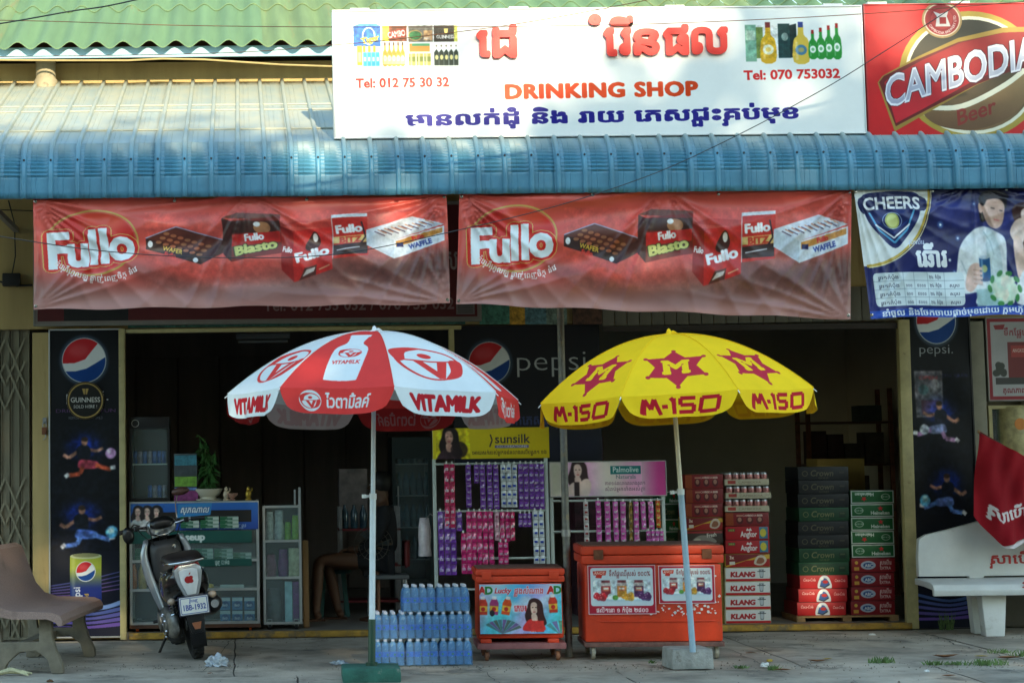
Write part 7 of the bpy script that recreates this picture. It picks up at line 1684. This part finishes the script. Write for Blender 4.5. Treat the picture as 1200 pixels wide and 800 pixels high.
# ================================================================== scooter, seen from behind, leaning on its side stand
def loft(secs, n=20, cap=True):
    """secs: (y, cx, cz, half width, half height, squareness)"""
    q = MB(); N = len(secs)
    for (y, cx, cz, w_, h_, e) in secs:
        for k in range(n):
            a = 2*PI*k/n; c_, s_ = math.cos(a), math.sin(a)
            q.v.append((cx+w_*math.copysign(abs(c_)**e, c_), y, cz+h_*math.copysign(abs(s_)**e, s_)))
    for i in range(N-1):
        for k in range(n): q.f.append((i*n+k, i*n+(k+1) % n, (i+1)*n+(k+1) % n, (i+1)*n+k)); q.m.append(0); q.uv.append(None)
    q.f.append(tuple(range(n))); q.f.append(tuple(range((N-1)*n, N*n))); q.m += [0, 0]; q.uv += [None, None]
    return q
M_blk = mat('black_gloss_panel', (16, 15, 18), .22, coat=.6, var=.1); M_sil = mat('silver_paint', (160, 164, 168), .25, metal=.5, coat=.5, var=.06); M_seat = mat('seat_vinyl', (34, 28, 28), .45, var=.15, scale=20)
M_cast = mat('cast_alloy', (136, 134, 128), .45, metal=.6, var=.3, scale=18, bump=.2); M_tyre = mat('tyre_rubber', (34, 33, 32), .85, var=.2, scale=20); M_dgrey = mat('dark_grey_panel', (44, 44, 45), .5, var=.1)
P = gnd(232, 771); ha, le = rad(8.5), rad(-9.5)
org = Vector((P.x, P.y, 0))+Vector((-math.sin(ha)*.62, math.cos(ha)*.62, 0))
sc = thing('scooter', 'black and silver scooter with a red sticker and white number plate, parked on its stand', 'scooter', tuple(org), (0, le, ha))
def wheel(y, steer=0):
    pr = [(.255, -.001)]
    tp = [(.20, -.040), (.225, -.047), (.25, -.040), (.262, -.022), (.266, 0), (.262, .022), (.25, .040), (.225, .047), (.20, .040), (.195, 0), (.20, -.040)]
    w_ = MB().lathe(tp, (0, 0, 0), 36, ax='x').obj('tyre', M_tyre, sc, (0, y, .266), (0, 0, steer), ang=60)
    q = MB()
    for k in range(36):
        a = 2*PI*k/36; q.rbox((0, .262*math.cos(a), .262*math.sin(a)), (.034, .007, .004), Matrix.Rotation(a-PI/2, 3, 'X') @ Matrix.Rotation(.5*(-1)**k, 3, 'Z'))
    q.obj('tread_block', M_tyre, w_)
    MB().lathe([(.19, -.03), (.20, -.032), (.20, .032), (.19, .03), (.185, .0), (.19, -.03)], n=30, ax='x').obj('rim', M_sil, w_)
    for k in range(5):
        a = 2*PI*k/5; MB().bar((0, .03*math.cos(a), .03*math.sin(a)), (0, .19*math.cos(a), .19*math.sin(a)), .035, .02, up=(1, 0, 0)).obj('spoke', M_sil, w_)
    MB().lathe([(.045, -.05), (.045, .05)], n=16, ax='x').obj('hub', M_cast, w_)
wheel(-.62); wheel(.62, rad(14))
loft([(-.90, 0, .60, .06, .05, .8), (-.86, 0, .60, .115, .085, .7), (-.70, 0, .575, .172, .125, .7), (-.45, 0, .545, .182, .145, .75), (-.22, 0, .52, .155, .145, .8), (-.08, 0, .47, .10, .13, .8), (.0, 0, .40, .08, .10, .8)], 26).obj('rear_body', M_blk, sc, ang=180)
# silver tail cowl and sticker
q = MB(); n = 12
tail = [(-.100, .70), (-.105, .66), (-.085, .58), (-.055, .50), (-.035, .475), (.035, .475), (.055, .50), (.085, .58), (.105, .66), (.100, .70), (.06, .725), (-.06, .725)]
q.prism(tail, -.955, -.80, 'xz'); q.obj('tail_cowl', M_sil, sc, bevel=.014)
MB().prism([(-.07, .68), (-.065, .60), (-.032, .505), (.032, .505), (.065, .60), (.07, .68), (.04, .695), (-.04, .695)], -.966, -.94, 'xz').obj('tail_inset', mat('pale_silver', (196, 200, 202), .3, coat=.4), sc, bevel=.006)
ap = []
for i in range(30):
    a = 2*PI*i/30; r = .034*(1+.10*math.cos(2*a))*(1-.22*math.exp(-((a-PI/2)/.35)**2))*(1-.15*math.exp(-((a-3*PI/2)/.3)**2)); r *= (1-.42*math.exp(-(min(abs(a), 2*PI-abs(a))/.42)**2)); ap.append((r*math.cos(a), .615+r*.95*math.sin(a)))
qa = MB().prism(ap, -.9685, -.965, 'xz').prism([(0, .648), (.004, .660), (.016, .668), (.012, .654)], -.9685, -.965, 'xz'); qa.obj('sticker', mat('red_sticker', (150, 20, 24), .35), sc)
loft([(-.93, 0, .735, .07, .018, .7), (-.86, 0, .752, .135, .032, .7), (-.60, 0, .765, .150, .042, .7), (-.35, 0, .745, .13, .040, .7), (-.15, 0, .725, .10, .036, .7), (-.05, 0, .70, .05, .03, .8)], 24).obj('seat', M_seat, sc, ang=180)
MB().tube([(-.12, -.55, .735), (-.15, -.80, .745), (-.12, -.93, .745), (0, -.97, .742), (.12, -.93, .745), (.15, -.80, .745), (.12, -.55, .735)], .012, 10).obj('grab_rail', M_chrome, sc)
# rear mudguard, plate, lamps
q = MB(); f = lambda u, v: ((u-.5)*.13*(1-.15*v), -.62-.30*math.sin(rad(20+100*v))-.0, .266+.31*math.cos(rad(20+100*v))); q.grid(f, 8, 14); o = q.obj('rear_mudguard', M_black, sc, fix=False); o.modifiers.new('th', 'SOLIDIFY').thickness = .006
MB().prism([(-.085, .50), (.085, .50), (.06, .28), (.045, .22), (-.045, .22), (-.06, .28)], -.95, -.93, 'xz').obj('plate_carrier', M_black, sc, bevel=.006)
pz = .425; MB().box(-.115, .115, -.972, -.958, -.072, .072).obj('plate_frame', mat('navy_plate_frame', (24, 30, 60), .4), sc, (0, 0, pz), (0, rad(3), 0), bevel=.005)
o = MB().box(-.106, .106, -.976, -.9725, -.063, .063, 0, front=1).obj('number_plate', [M_white, imgmat('plate_im', IM['plate'], .35)], sc, (0, 0, pz), (0, rad(3), 0), smooth=False)
MB().prism([(-.035, .30), (.035, .30), (.02, .25), (-.02, .25)], -.962, -.95, 'xz').obj('reflector', mat('dull_orange_reflector', (150, 90, 60), .3), sc)
for s_ in (-1, 1):
    a = loft([(-.93, s_*.155, .475, .012, .012, 1), (-.915, s_*.155, .475, .030, .026, 1), (-.87, s_*.15, .475, .028, .024, 1), (-.84, s_*.14, .475, .012, .012, 1)], 14).obj('indicator', mat('smoked_amber', (170, 150, 130), .15, coat=.5), sc, ang=180)
    MB().tube([(s_*.06, -.90, .475), (s_*.15, -.88, .475)], .008, 6).obj('indicator_stalk', M_black, sc)
# engine and drive case on the left, shock absorber, exhaust on the right
loft([(-.74, -.13, .27, .02, .05, .8), (-.70, -.14, .28, .045, .095, .8), (-.58, -.145, .285, .055, .105, .8), (-.40, -.14, .28, .05, .085, .8), (-.22, -.135, .29, .05, .10, .8), (-.12, -.13, .30, .03, .07, .8)], 20).obj('drive_case', M_cast, sc, ang=60)
for y, r in ((-.60, .07), (-.24, .075)): MB().lathe([(r, -.19), (r, -.203), (r*.7, -.21), (0, -.21)], (0, y, .285), 20, ax='x').obj('case_cover', M_cast, sc)
q = MB()
for k in range(7): a = k*2*PI/7; q.lathe([(.008, -.20), (.008, -.212)], (0, -.60+.085*math.cos(a), .285+.085*math.sin(a)), 6, ax='x')
q.obj('case_bolt', M_chrome, sc)
loft([(-.36, -.05, .30, .08, .09, .8), (-.22, -.02, .31, .10, .10, .8), (-.05, 0, .30, .08, .08, .8)], 16).obj('engine_block', M_dgrey, sc)
q = MB(); q.tube([(-.125, -.66+.10*i/60, .34+.16*i/60) if False else (-.125+.026*math.cos(i*.9), -.70+.028*math.sin(i*.9)+.06*i/60, .35+.16*i/60) for i in range(61)], .006, 5); q.obj('shock_spring', M_chrome, sc)
MB().tube([(-.125, -.71, .31), (-.125, -.64, .55)], .014, 8).obj('shock_damper', M_black, sc)
loft([(-.86, .165, .40, .03, .035, .9), (-.84, .165, .40, .055, .062, .9), (-.60, .165, .37, .058, .070, .9), (-.40, .155, .33, .040, .05, .9), (-.30, .13, .29, .02, .02, 1)], 20).obj('exhaust_silencer', M_black, sc, ang=180)
q = loft([(-.80, .178, .40, .056, .05, .8), (-.62, .182, .375, .056, .05, .8)], 16); q.obj('heat_shield', M_dgrey, sc)
MB().lathe([(.03, -.875), (.03, -.86)], (.165, 0, .40), 14, ax='y').obj('exhaust_tip', M_chrome, sc)
# floorboard, leg shield, front
loft([(-.16, 0, .30, .12, .05, .5), (.0, 0, .27, .155, .045, .5), (.25, 0, .27, .155, .045, .5), (.38, 0, .30, .13, .05, .5)], 20).obj('floorboard', M_blk, sc)
def shield(u, v, off=0):
    z = .30+.58*v; hw = (.105+.075*math.sin(min(1, v*1.15)*PI/2)-.04*max(0, v-.8)/.2) ; x = (u-.5)*2*hw; y = .33+.06*v+.09*(1-(2*u-1)**2)*(.4+.6*v)+off
    return (x, y, z)
q = MB().grid(lambda u, v: shield(u, v), 20, 16); o = q.obj('inner_shield', M_black, sc, ang=180); o.modifiers.new('th', 'SOLIDIFY').thickness = .01
q = MB().grid(lambda u, v: shield(u, v, .022), 20, 16); o = q.obj('front_shield', M_sil, sc, ang=180); o.modifiers.new('th', 'SOLIDIFY').thickness = .012
for s_ in (0, 1):
    P_ = [shield(s_, v, .0) for v in np.linspace(0, 1, 12)]; q = MB(); n = 10
    q = MB()
    for i, (x, y, z) in enumerate(P_):
        wd = .022+.016*math.sin(PI*i/11)
        for k in range(n): a = 2*PI*k/n; q.v.append((x+wd*math.cos(a), y-.005+.022*math.sin(a), z))
    for i in range(11):
        for k in range(n): q.f.append((i*n+k, i*n+(k+1) % n, (i+1)*n+(k+1) % n, (i+1)*n+k)); q.m.append(0); q.uv.append(None)
    q.f += [tuple(range(n)), tuple(range(11*n, 12*n))]; q.m += [0, 0]; q.uv += [None, None]
    q.obj('shield_edge', M_sil, sc, ang=180)
loft([(.315, 0, .68, .085, .12, .45), (.325, 0, .68, .115, .15, .45), (.37, 0, .69, .13, .17, .45)], 24).obj('glove_box', M_dgrey, sc, ang=60)
MB().lathe([(.012, 0), (.016, -.006), (.0, -.008)], (.06, .26, .80), 12, ax='y').obj('key_lock', M_chrome, sc)
loft([(.36, 0, .93, .05, .05, .8), (.32, 0, .96, .10, .055, .8), (.40, 0, .965, .125, .075, .8), (.50, 0, .96, .11, .07, .8), (.56, 0, .95, .05, .04, .8)], 22).obj('handlebar_cover', M_sil, sc, ang=180)
loft([(.29, 0, .975, .06, .025, .8), (.30, 0, .99, .10, .04, .8), (.36, 0, 1.01, .09, .035, .8)], 18).obj('instrument_panel', M_black, sc, ang=180)
MB().tube([(0, .40, .93), (0, .48, .60), (0, .60, .30)], .03, 12).obj('steering_column', M_black, sc)
for s_ in (-1, 1):
    MB().tube([(s_*.10, .36, .97), (s_*.20, .34, .985), (s_*.25, .33, .985)], .011, 8).obj('handlebar', M_chrome, sc)
    MB().tube([(s_*.24, .33, .985), (s_*.345, .30, .975)], [.017, .018], 12).obj('grip', M_dark, sc)
    MB().tube([(s_*.20, .37, .985), (s_*.26, .375, .985), (s_*.34, .35, .975)], .006, 6).obj('brake_lever', M_chrome, sc)
    MB().box(s_*.20-.02, s_*.20+.02, .31, .36, .965, 1.005).obj('switch_box', M_black, sc, bevel=.008)
    MB().tube([(s_*.07, .60, .27), (s_*.07, .50, .55)], .018, 10).obj('fork_leg', M_sil, sc)
ml = MB().tube([(-.17, .35, 1.0), (-.22, .33, 1.02), (-.26, .30, .99)], .005, 6); ml.obj('mirror_stem', M_chrome, sc)
loft([(.27, -.28, .945, .02, .03, 1), (.28, -.28, .945, .048, .068, 1), (.31, -.28, .945, .04, .058, 1), (.325, -.28, .945, .01, .02, 1)], 20).obj('mirror', M_black, sc, ang=180)
MB().tube([(.13, .36, 1.0), (.14, .36, 1.12), (.17, .33, 1.20)], .005, 6).obj('mirror_stem', M_chrome, sc)
loft([(.29, .19, 1.215, .02, .01, 1), (.30, .19, 1.215, .072, .032, 1), (.33, .19, 1.215, .06, .026, 1), (.345, .19, 1.215, .02, .008, 1)], 20).obj('mirror', mat('brown_mirror_shell', (84, 56, 48), .4), sc, ang=180)
loft([(.50, 0, .45, .05, .02, .8), (.62, 0, .545, .065, .025, .8), (.78, 0, .49, .06, .02, .8), (.86, 0, .38, .05, .02, .8)], 16).obj('front_mudguard', M_sil, sc, ang=180)
loft([(.50, 0, .90, .06, .05, 1), (.56, 0, .89, .075, .06, 1), (.585, 0, .88, .05, .04, 1)], 18).obj('headlamp', mat('lamp_glass', (200, 206, 210), .1, coat=.6), sc, ang=180)
for s_, k in ((-1, 0), (1, 1), (-1, 2)):
    MB().tube([(s_*.20, .37, .985), (s_*(.17-.03*k), .30, .93+.03*k), (s_*.09, .33, .84), (s_*.03, .40, .72)], .004, 6).obj('cable', M_dark, sc)
MB().tube([(-.10, -.50, .42), (-.12, -.30, .36), (-.11, -.05, .31)], .006, 6).obj('cable', M_dark, sc)
for s_ in (-1, 1):
    MB().tube([(s_*.151, -.80, .55), (s_*.170, -.55, .52), (s_*.166, -.35, .50), (s_*.125, -.15, .46)], .0025, 5).obj('panel_seam', M_dgrey, sc)
    MB().box(s_*.128-.02, s_*.128+.02, -.70, -.40, .655, .668).obj('seat_trim', M_chrome, sc, bevel=.004)
MB().prism([(-.10, .70), (.10, .70), (.085, .735), (-.085, .735)], -.945, -.90, 'xz').obj('tail_lamp', mat('red_lens', (120, 12, 14), .15, coat=.6), sc, bevel=.008)
# side stand, reaching the ground on the left
MB().tube([(-.10, -.12, .24), (-.235, -.05, -.022+.045)], .011, 8).tube([(-.235, -.05, .023), (-.275, -.08, -.010)], .009, 8).obj('side_stand', M_black, sc)
for q_ in ((.12, -.06, .28), (-.12, -.06, .28)): MB().tube([q_, (q_[0]*1.9, -.02, .27)], .012, 8).obj('foot_peg', M_dark, sc)

# ================================================================== litter, weeds, wires
def crumple(name, px, r, m, label, cat, seed, flat=.5):
    P = gnd(*px); R = random.Random(seed); bm = bmesh.new(); bmesh.ops.create_icosphere(bm, subdivisions=3, radius=1)
    ph = [R.uniform(0, 6) for _ in range(6)]
    for v in bm.verts:
        x, y, z = v.co; k = 1+.22*math.sin(x*5+ph[0])*math.cos(y*6+ph[1])+.14*math.sin(z*9+ph[2]+x*7)+.08*R.uniform(-1, 1); v.co = Vector((x*r*k, y*r*.8*k, max(-.15, z)*r*flat*k+r*flat*.15))
    me = bpy.data.meshes.new(name); bm.to_mesh(me); bm.free(); me.materials.append(m)
    o = bpy.data.objects.new(name, me); COL.objects.link(o); o.location = (P.x, P.y, .003); return tag(o, label, cat)
crumple('plastic_bag', (254, 780), .075, mat('clear_bag_film', (196, 206, 214), .25, var=.2, scale=30, trans=.3), 'crumpled clear plastic bag on the ground by the scooter wheel', 'plastic bag', 1, .9)
crumple('plastic_bag', (398, 778), .06, MATS['clear_bag_film'], 'small flattened clear bag on the pavement left of the green block', 'plastic bag', 2, .4)
crumple('paper_scrap', (896, 781), .030, M_white, 'crumpled white scrap on the joint right of the yellow umbrella base', 'paper scrap', 3, .8)
crumple('paper_scrap', (1022, 744), .028, M_white, 'small white scrap on the pavement below the pallets', 'paper scrap', 4, .4)
crumple('paper_scrap', (1086, 787), .018, M_white, 'tiny pale scrap on the front slab below the white bench', 'paper scrap', 5, .6)
crumple('foil_wrapper', (902, 775), .022, mat('yellow_wrapper', (190, 160, 50), .5), 'small yellow wrapper beside the crumpled white scrap', 'wrapper', 6, .6)
crumple('stone', (1001, 801), .02, mat('grey_stone', (120, 116, 108), .9), 'small grey stone at the bottom edge right of centre', 'stone', 7, .7)
crumple('plastic_scrap', (873, 735), .016, mat('pale_cap', (180, 186, 190), .4), 'tiny pale plastic scrap at the foot of the white cartons', 'scrap', 8, .6)
crumple('stone', (59, 799), .022, mat('brown_lump', (96, 66, 40), .9), 'small brown lump on the pavement below the mosaic bench', 'stone', 9, .7)
M_leaf = mat('dry_leaf', (126, 84, 52), .8, var=.3, scale=25)
def leaf(px, L_, rz, m, label, curl=.3):
    P = gnd(*px); f = lambda u, v: ((u-.5)*L_, (v-.5)*L_*.38*math.sin(PI*min(.98, max(.02, u)))**.7, .006+curl*L_*abs(u-.5)**1.6+.15*L_*abs(v-.5)*math.sin(PI*u))
    o = MB().grid(f, 12, 4).obj('fallen_leaf', m, None, (P.x, P.y, .002), (0, 0, rz), label=label, cat='leaf', group='fallen leaves on the pavement', fix=False, ang=180); return o
M_yleaf = mat('yellow_leaf', (176, 150, 60), .8, var=.3, scale=25)
leaf((1108, 771), .20, rad(8), M_leaf, 'curled brown leaf on the joint below the white bench'); leaf((1150, 770), .10, rad(-12), M_yleaf, 'yellowish leaf between two weed tufts near the right edge', .1); leaf((1182, 772), .18, rad(6), M_leaf, 'brown leaf near the weeds at the right edge', .15)
leaf((958, 776), .15, rad(-5), M_leaf, 'dark curled leaf left of the middle weed tuft'); leaf((970, 773), .08, rad(20), M_yleaf, 'small yellow leaf touching the dark curled leaf', .2); leaf((917, 786), .12, rad(-20), M_leaf, 'reddish leaf in front of the crumpled white scrap', .1)
leaf((1112, 793), .10, rad(4), M_leaf, 'small dark leaf on the front slab near the right edge', .2); leaf((246, 790), .07, rad(60), M_leaf, 'tiny dry leaf in front of the clear bag', .2); leaf((880, 766), .09, rad(0), M_leaf, 'thin brown leaf on the rear slab behind the white scrap', .05)
P = gnd(12, 791); q = MB(); 
for a in range(3): q.add([(0, 0, .04), (.05+.03*a, .02-.03*a, .03), (.14, .03-.05*a, .004), (.12, .05-.05*a, .003)], [(0, 1, 2, 3)])
q.tube([(-.1, 0, .012), (0, 0, .035), (.07, .02, .022), (.15, .03, .01)], [.012, .022, .016, .005], 8); q.obj('fruit_peel', mat('pale_peel', (186, 180, 140), .7, var=.3, scale=20), None, (P.x, P.y, .0), label='pale fruit peel on the ground under the mosaic bench', cat='peel')
M_weed = mat('weed_green', (84, 112, 56), .7, var=.4, scale=30)
def weed(px, r, n, label, seed, h=.05):
    P = gnd(*px); R = random.Random(seed); q = MB()
    for _ in range(n):
        a = R.uniform(0, 2*PI); d = R.random()*r; bx, by = d*math.cos(a), d*math.sin(a)*.45; hh = h*R.uniform(.4, 1.1); lx, ly = R.uniform(-.03, .03), R.uniform(-.02, .02); w_ = R.uniform(.002, .005)
        q.add([(bx-w_, by, 0), (bx+w_, by, 0), (bx+lx*.5+w_, by+ly*.5, hh*.6), (bx+lx, by+ly, hh), (bx+lx*.5-w_, by+ly*.5, hh*.6)], [(0, 1, 2, 3, 4)])
    return q.obj('weed_tuft', M_weed, None, (P.x, P.y, -.004), label=label, cat='weed', group='weeds in the pavement joints', smooth=False, fix=False)
weed((1034, 776), .10, 90, 'weed tuft in the joint right of the middle leaf', 1); weed((1097, 778), .09, 60, 'small weed tuft under the curled brown leaf', 2, .035); weed((1122, 778), .07, 50, 'small weed tuft just right of the curled brown leaf', 3, .03); weed((1156, 778), .16, 120, 'wide weed tuft near the right edge', 4, .045)
weed((905, 784), .05, 40, 'sparse weed beside the crumpled white scrap', 5, .04); weed((868, 782), .05, 30, 'low sparse weed right of the yellow umbrella base', 6, .025); weed((1175, 764), .12, 50, 'weed in the diagonal crack near the right edge', 7, .035); weed((1110, 737), .07, 36, 'taller weed growing behind the white bench leg', 8, .15); weed((765, 776), .03, 20, 'tiny weed behind the yellow umbrella base', 9, .03); weed((1198, 768), .1, 50, 'weed at the right end of the diagonal crack', 10, .05)
# cracks: thin dark grooves following the photograph
M_crk = mat('crack_dirt', (66, 63, 56), .95)
def crack(pts, name='crack', w_=.004):
    R = random.Random(len(pts)); q = MB(); Pp = []
    for (a, b_) in zip(pts, pts[1:]):
        for k in range(8): f = k/8; P = gnd(a[0]+(b_[0]-a[0])*f, a[1]+(b_[1]-a[1])*f); Pp.append(Vector((P.x+R.uniform(-.02, .02), P.y+R.uniform(-.02, .02), .0045)))
    P = gnd(*pts[-1]); Pp.append(Vector((P.x, P.y, .0045)))
    for a, b_ in zip(Pp, Pp[1:]):
        d = (b_-a).normalized(); s_ = Vector((-d.y, d.x, 0))*w_*R.uniform(.4, 1); q.add([a-s_, b_-s_, b_+s_, a+s_], [(0, 1, 2, 3)])
    o = q.obj('crack', M_crk, pav, fix=False); return o
crack([(1092, 744), (1120, 755), (1150, 762), (1185, 772), (1210, 776)], w_=.007); crack([(860, 762), (890, 778), (925, 790)]); crack([(240, 786), (262, 760), (274, 744)]); crack([(560, 780), (572, 792), (588, 803)]); crack([(420, 790), (480, 788), (520, 792)], w_=.004)
# grit and crumbs lying on the slabs
R = random.Random(77); q = MB()
for k in range(1500):
    if k < 700: P = gnd(R.uniform(0, 1200), 781+R.gauss(0, 2.2)-(0.0)*k)
    else: P = gnd(R.uniform(0, 1200), R.choice([R.uniform(745, 800), R.uniform(742, 752)]))
    r = R.uniform(.002, .008)*(1.6 if R.random() < .05 else 1); a = R.uniform(0, 6)
    v = [(P.x+r*math.cos(a+t)*R.uniform(.7, 1.3), P.y+r*math.sin(a+t)*R.uniform(.7, 1.3), -.002) for t in (0, 2.1, 4.2)]+[(P.x, P.y, r*R.uniform(.5, 1.1))]
    q.add(v, [(0, 1, 3), (1, 2, 3), (2, 0, 3)], R.choice([0, 0, 1]))
o = q.obj('grit', [mat('grit_grey', (120, 114, 104), .9, var=.3, scale=40), mat('grit_brown', (90, 76, 58), .9, var=.3, scale=40)], pav, smooth=False, fix=False); o['kind'] = 'stuff'
# power and telephone wires in front of the shop
M_wire = mat('black_wire', (60, 58, 56), .5); M_wire2 = mat('thin_copper_wire', (150, 96, 60), .5)
def wire(label, pts, Y, r, m, ext=True):
    P_ = [Vector(at(x, y, Y)) for x, y in pts]; o = [] 
    for i in range(len(P_)-1):
        a = P_[max(i-1, 0)]; b_ = P_[i]; c_ = P_[i+1]; d = P_[min(i+2, len(P_)-1)]
        for k in range(8): t = k/8; o.append(.5*((2*b_)+(c_-a)*t+(2*a-5*b_+4*c_-d)*t*t+(3*b_-a-3*c_+d)*t**3))
    o.append(P_[-1]); MB().tube(o, r, 5).obj('overhead_wire', m, None, label=label, cat='wire')
wire('black wire sagging in front of the banners and rising over the white sign', [(-400, 150), (-150, 250), (0, 277), (130, 295), (270, 302), (400, 297), (536, 270), (657, 240), (760, 206), (841, 170), (930, 124), (1020, 71), (1200, -50), (1400, -220)], -7.0, .0025, M_wire)
wire('dark wire crossing the green roof at the upper left corner', [(-400, 78), (-100, 42), (0, 28), (80, 14), (160, 0), (400, -60)], -7.2, .0038, M_wire)
wire('thin brownish wire crossing the upper part of the white sign', [(-400, 20), (0, 24), (210, 30), (420, 32), (620, 31), (800, 27), (1020, 16), (1300, -6)], -6.8, .0022, M_wire2)
wire('thin brownish wire rising across the left part of the white sign', [(-400, 70), (200, 64), (390, 53), (500, 42), (620, 26), (760, 0), (900, -30)], -7.1, .0022, M_wire2)
wire('overhead cable above the picture that throws its shadow on the white sign', [(-500, -150), (100, -200), (600, -260), (1000, -330), (1500, -430)], -6.5, .012, M_wire)
wire('second overhead cable above the picture over the red beer sign', [(-500, -190), (200, -150), (700, -190), (1100, -270), (1500, -370)], -6.3, .010, M_wire)

# ================================================================== street trees opposite: they shade the shop front from the low sun
M_bark = mat('tree_bark', (92, 76, 60), .9, var=.25, scale=8, bump=.5); M_lv = mat('tree_leaf', (70, 96, 48), .6, var=.35, scale=1.5)
def tree(x, y, top, w_, label, seed):
    R = random.Random(seed); t = thing('street_tree', label, 'tree', (x, y, -.15), group='trees across the street')
    q = MB().tube([(0, 0, 0), (.1, .05, 2.2), (-.05, .1, 4.5), (0, 0, top*.7)], [.32, .24, .19, .08], 12)
    q.obj('trunk', M_bark, t)
    q = MB()
    for k in range(7): a = k*.9; q.tube([(0, 0, 3.2+k*.6), (math.cos(a)*w_*.2, math.sin(a)*1.2, 5+k*.8), (math.cos(a)*w_*.42, math.sin(a)*2.2, 6.2+k*.95)], [.10, .07, .03], 7)
    q.obj('limb', M_bark, t)
    q = MB(); cl = [(R.uniform(-.5, .5)*w_, R.uniform(-2.2, 2.2), R.uniform(7.5, top-1.0)) for _ in range(110)]+[(w_*(-.5+i/9), R.uniform(-1, 1), top-1.0-R.uniform(0, .7)-.5*abs(i-4.5)/4.5) for i in range(10)]
    for (cx, cy, cz) in cl:
        rr_ = R.uniform(.7, 1.25)
        for _ in range(95):
            v = Vector((R.gauss(0, 1), R.gauss(0, 1), R.gauss(0, 1))).normalized()*rr_*R.random()**.4; c_ = Vector((cx, cy, cz))+v
            a = Vector((R.gauss(0, 1), R.gauss(0, 1), R.gauss(0, .6))).normalized(); b_ = a.cross(Vector((R.gauss(0, 1), R.gauss(0, 1), R.gauss(0, 1)))).normalized(); s_ = R.uniform(.13, .25)
            q.add([c_-a*s_, c_-b_*s_*.5, c_+a*s_, c_+b_*s_*.5], [(0, 1, 2, 3)])
    o = q.obj('crown', M_lv, t, smooth=False, fix=False)
TY = -27
# unseen row of houses added behind the trees to block the low sky
M_ob = mat('sky_block_wall_cream', (176, 164, 136), .9, var=.12, scale=1.5); M_og = mat('sky_block_wall_grey', (140, 142, 140), .9, var=.12, scale=1.5); M_or_ = mat('clay_roof', (130, 76, 56), .85, var=.2, scale=6)
struct('pavement_opposite', MB().box(-60, 70, -31, -21.05, -.6, -.02), M_conc)
for i, (x0, x1, h, m_, lb) in enumerate(((-30, -17, 6.6, M_ob, 'unseen cream house added opposite to block low sky, farthest left'), (-16.9, -4, 6.2, M_og, 'unseen grey house added opposite to block low sky, left of centre'), (-3.9, 9, 6.8, M_ob, 'unseen cream house added directly opposite to block low sky'), (9.1, 22, 6.3, M_og, 'unseen grey house added opposite to block low sky, right of centre'), (22.1, 36, 6.8, M_ob, 'unseen cream house added opposite to block low sky, farthest right'))):
    t = thing('shophouse', lb, 'building', ((x0+x1)/2, -31, 0)); w_ = (x1-x0)/2  # added house, out of view, dims the shaded shop front
    MB().box(-w_, w_, -8, 0, -.1, h).obj('wall', m_, t)
    MB().prism([(-8.6, h), (.6, h), (-4, h+1.9)], -w_, w_, 'yz').obj('roof', M_or_, t)
    for k in range(3):
        xx = -w_+.6+k*(2*w_-1.2)/3; ww = (2*w_-1.2)/3-.6
        MB().box(xx, xx+ww, .002, .06, 0, 2.8).obj('shutter', MATS['weathered_grey_gate'], t); o = MB().box(xx+.3, xx+ww-.3, .002, .08, 3.8, 5.4).obj('window', M_white, t); MB().box(xx+.4, xx+ww-.4, .081, .09, 3.9, 5.3).obj('pane', M_black, o)

for i, (x, top, w_) in enumerate(((-6.5, 15.8, 6.0), (-1.2, 15.9, 6.0), (3.9, 15.5, 6.0), (8.8, 16.3, 6.0), (13.6, 19.4, 7.0))):
    tree(x, TY, top, w_, ['street tree opposite, farthest left', 'street tree opposite, second from the left', 'street tree opposite the shop doorway', 'taller street tree opposite the right half of the shop', 'tallest street tree opposite, farthest right'][i]+', leafy crown shading the shop', 100+i)
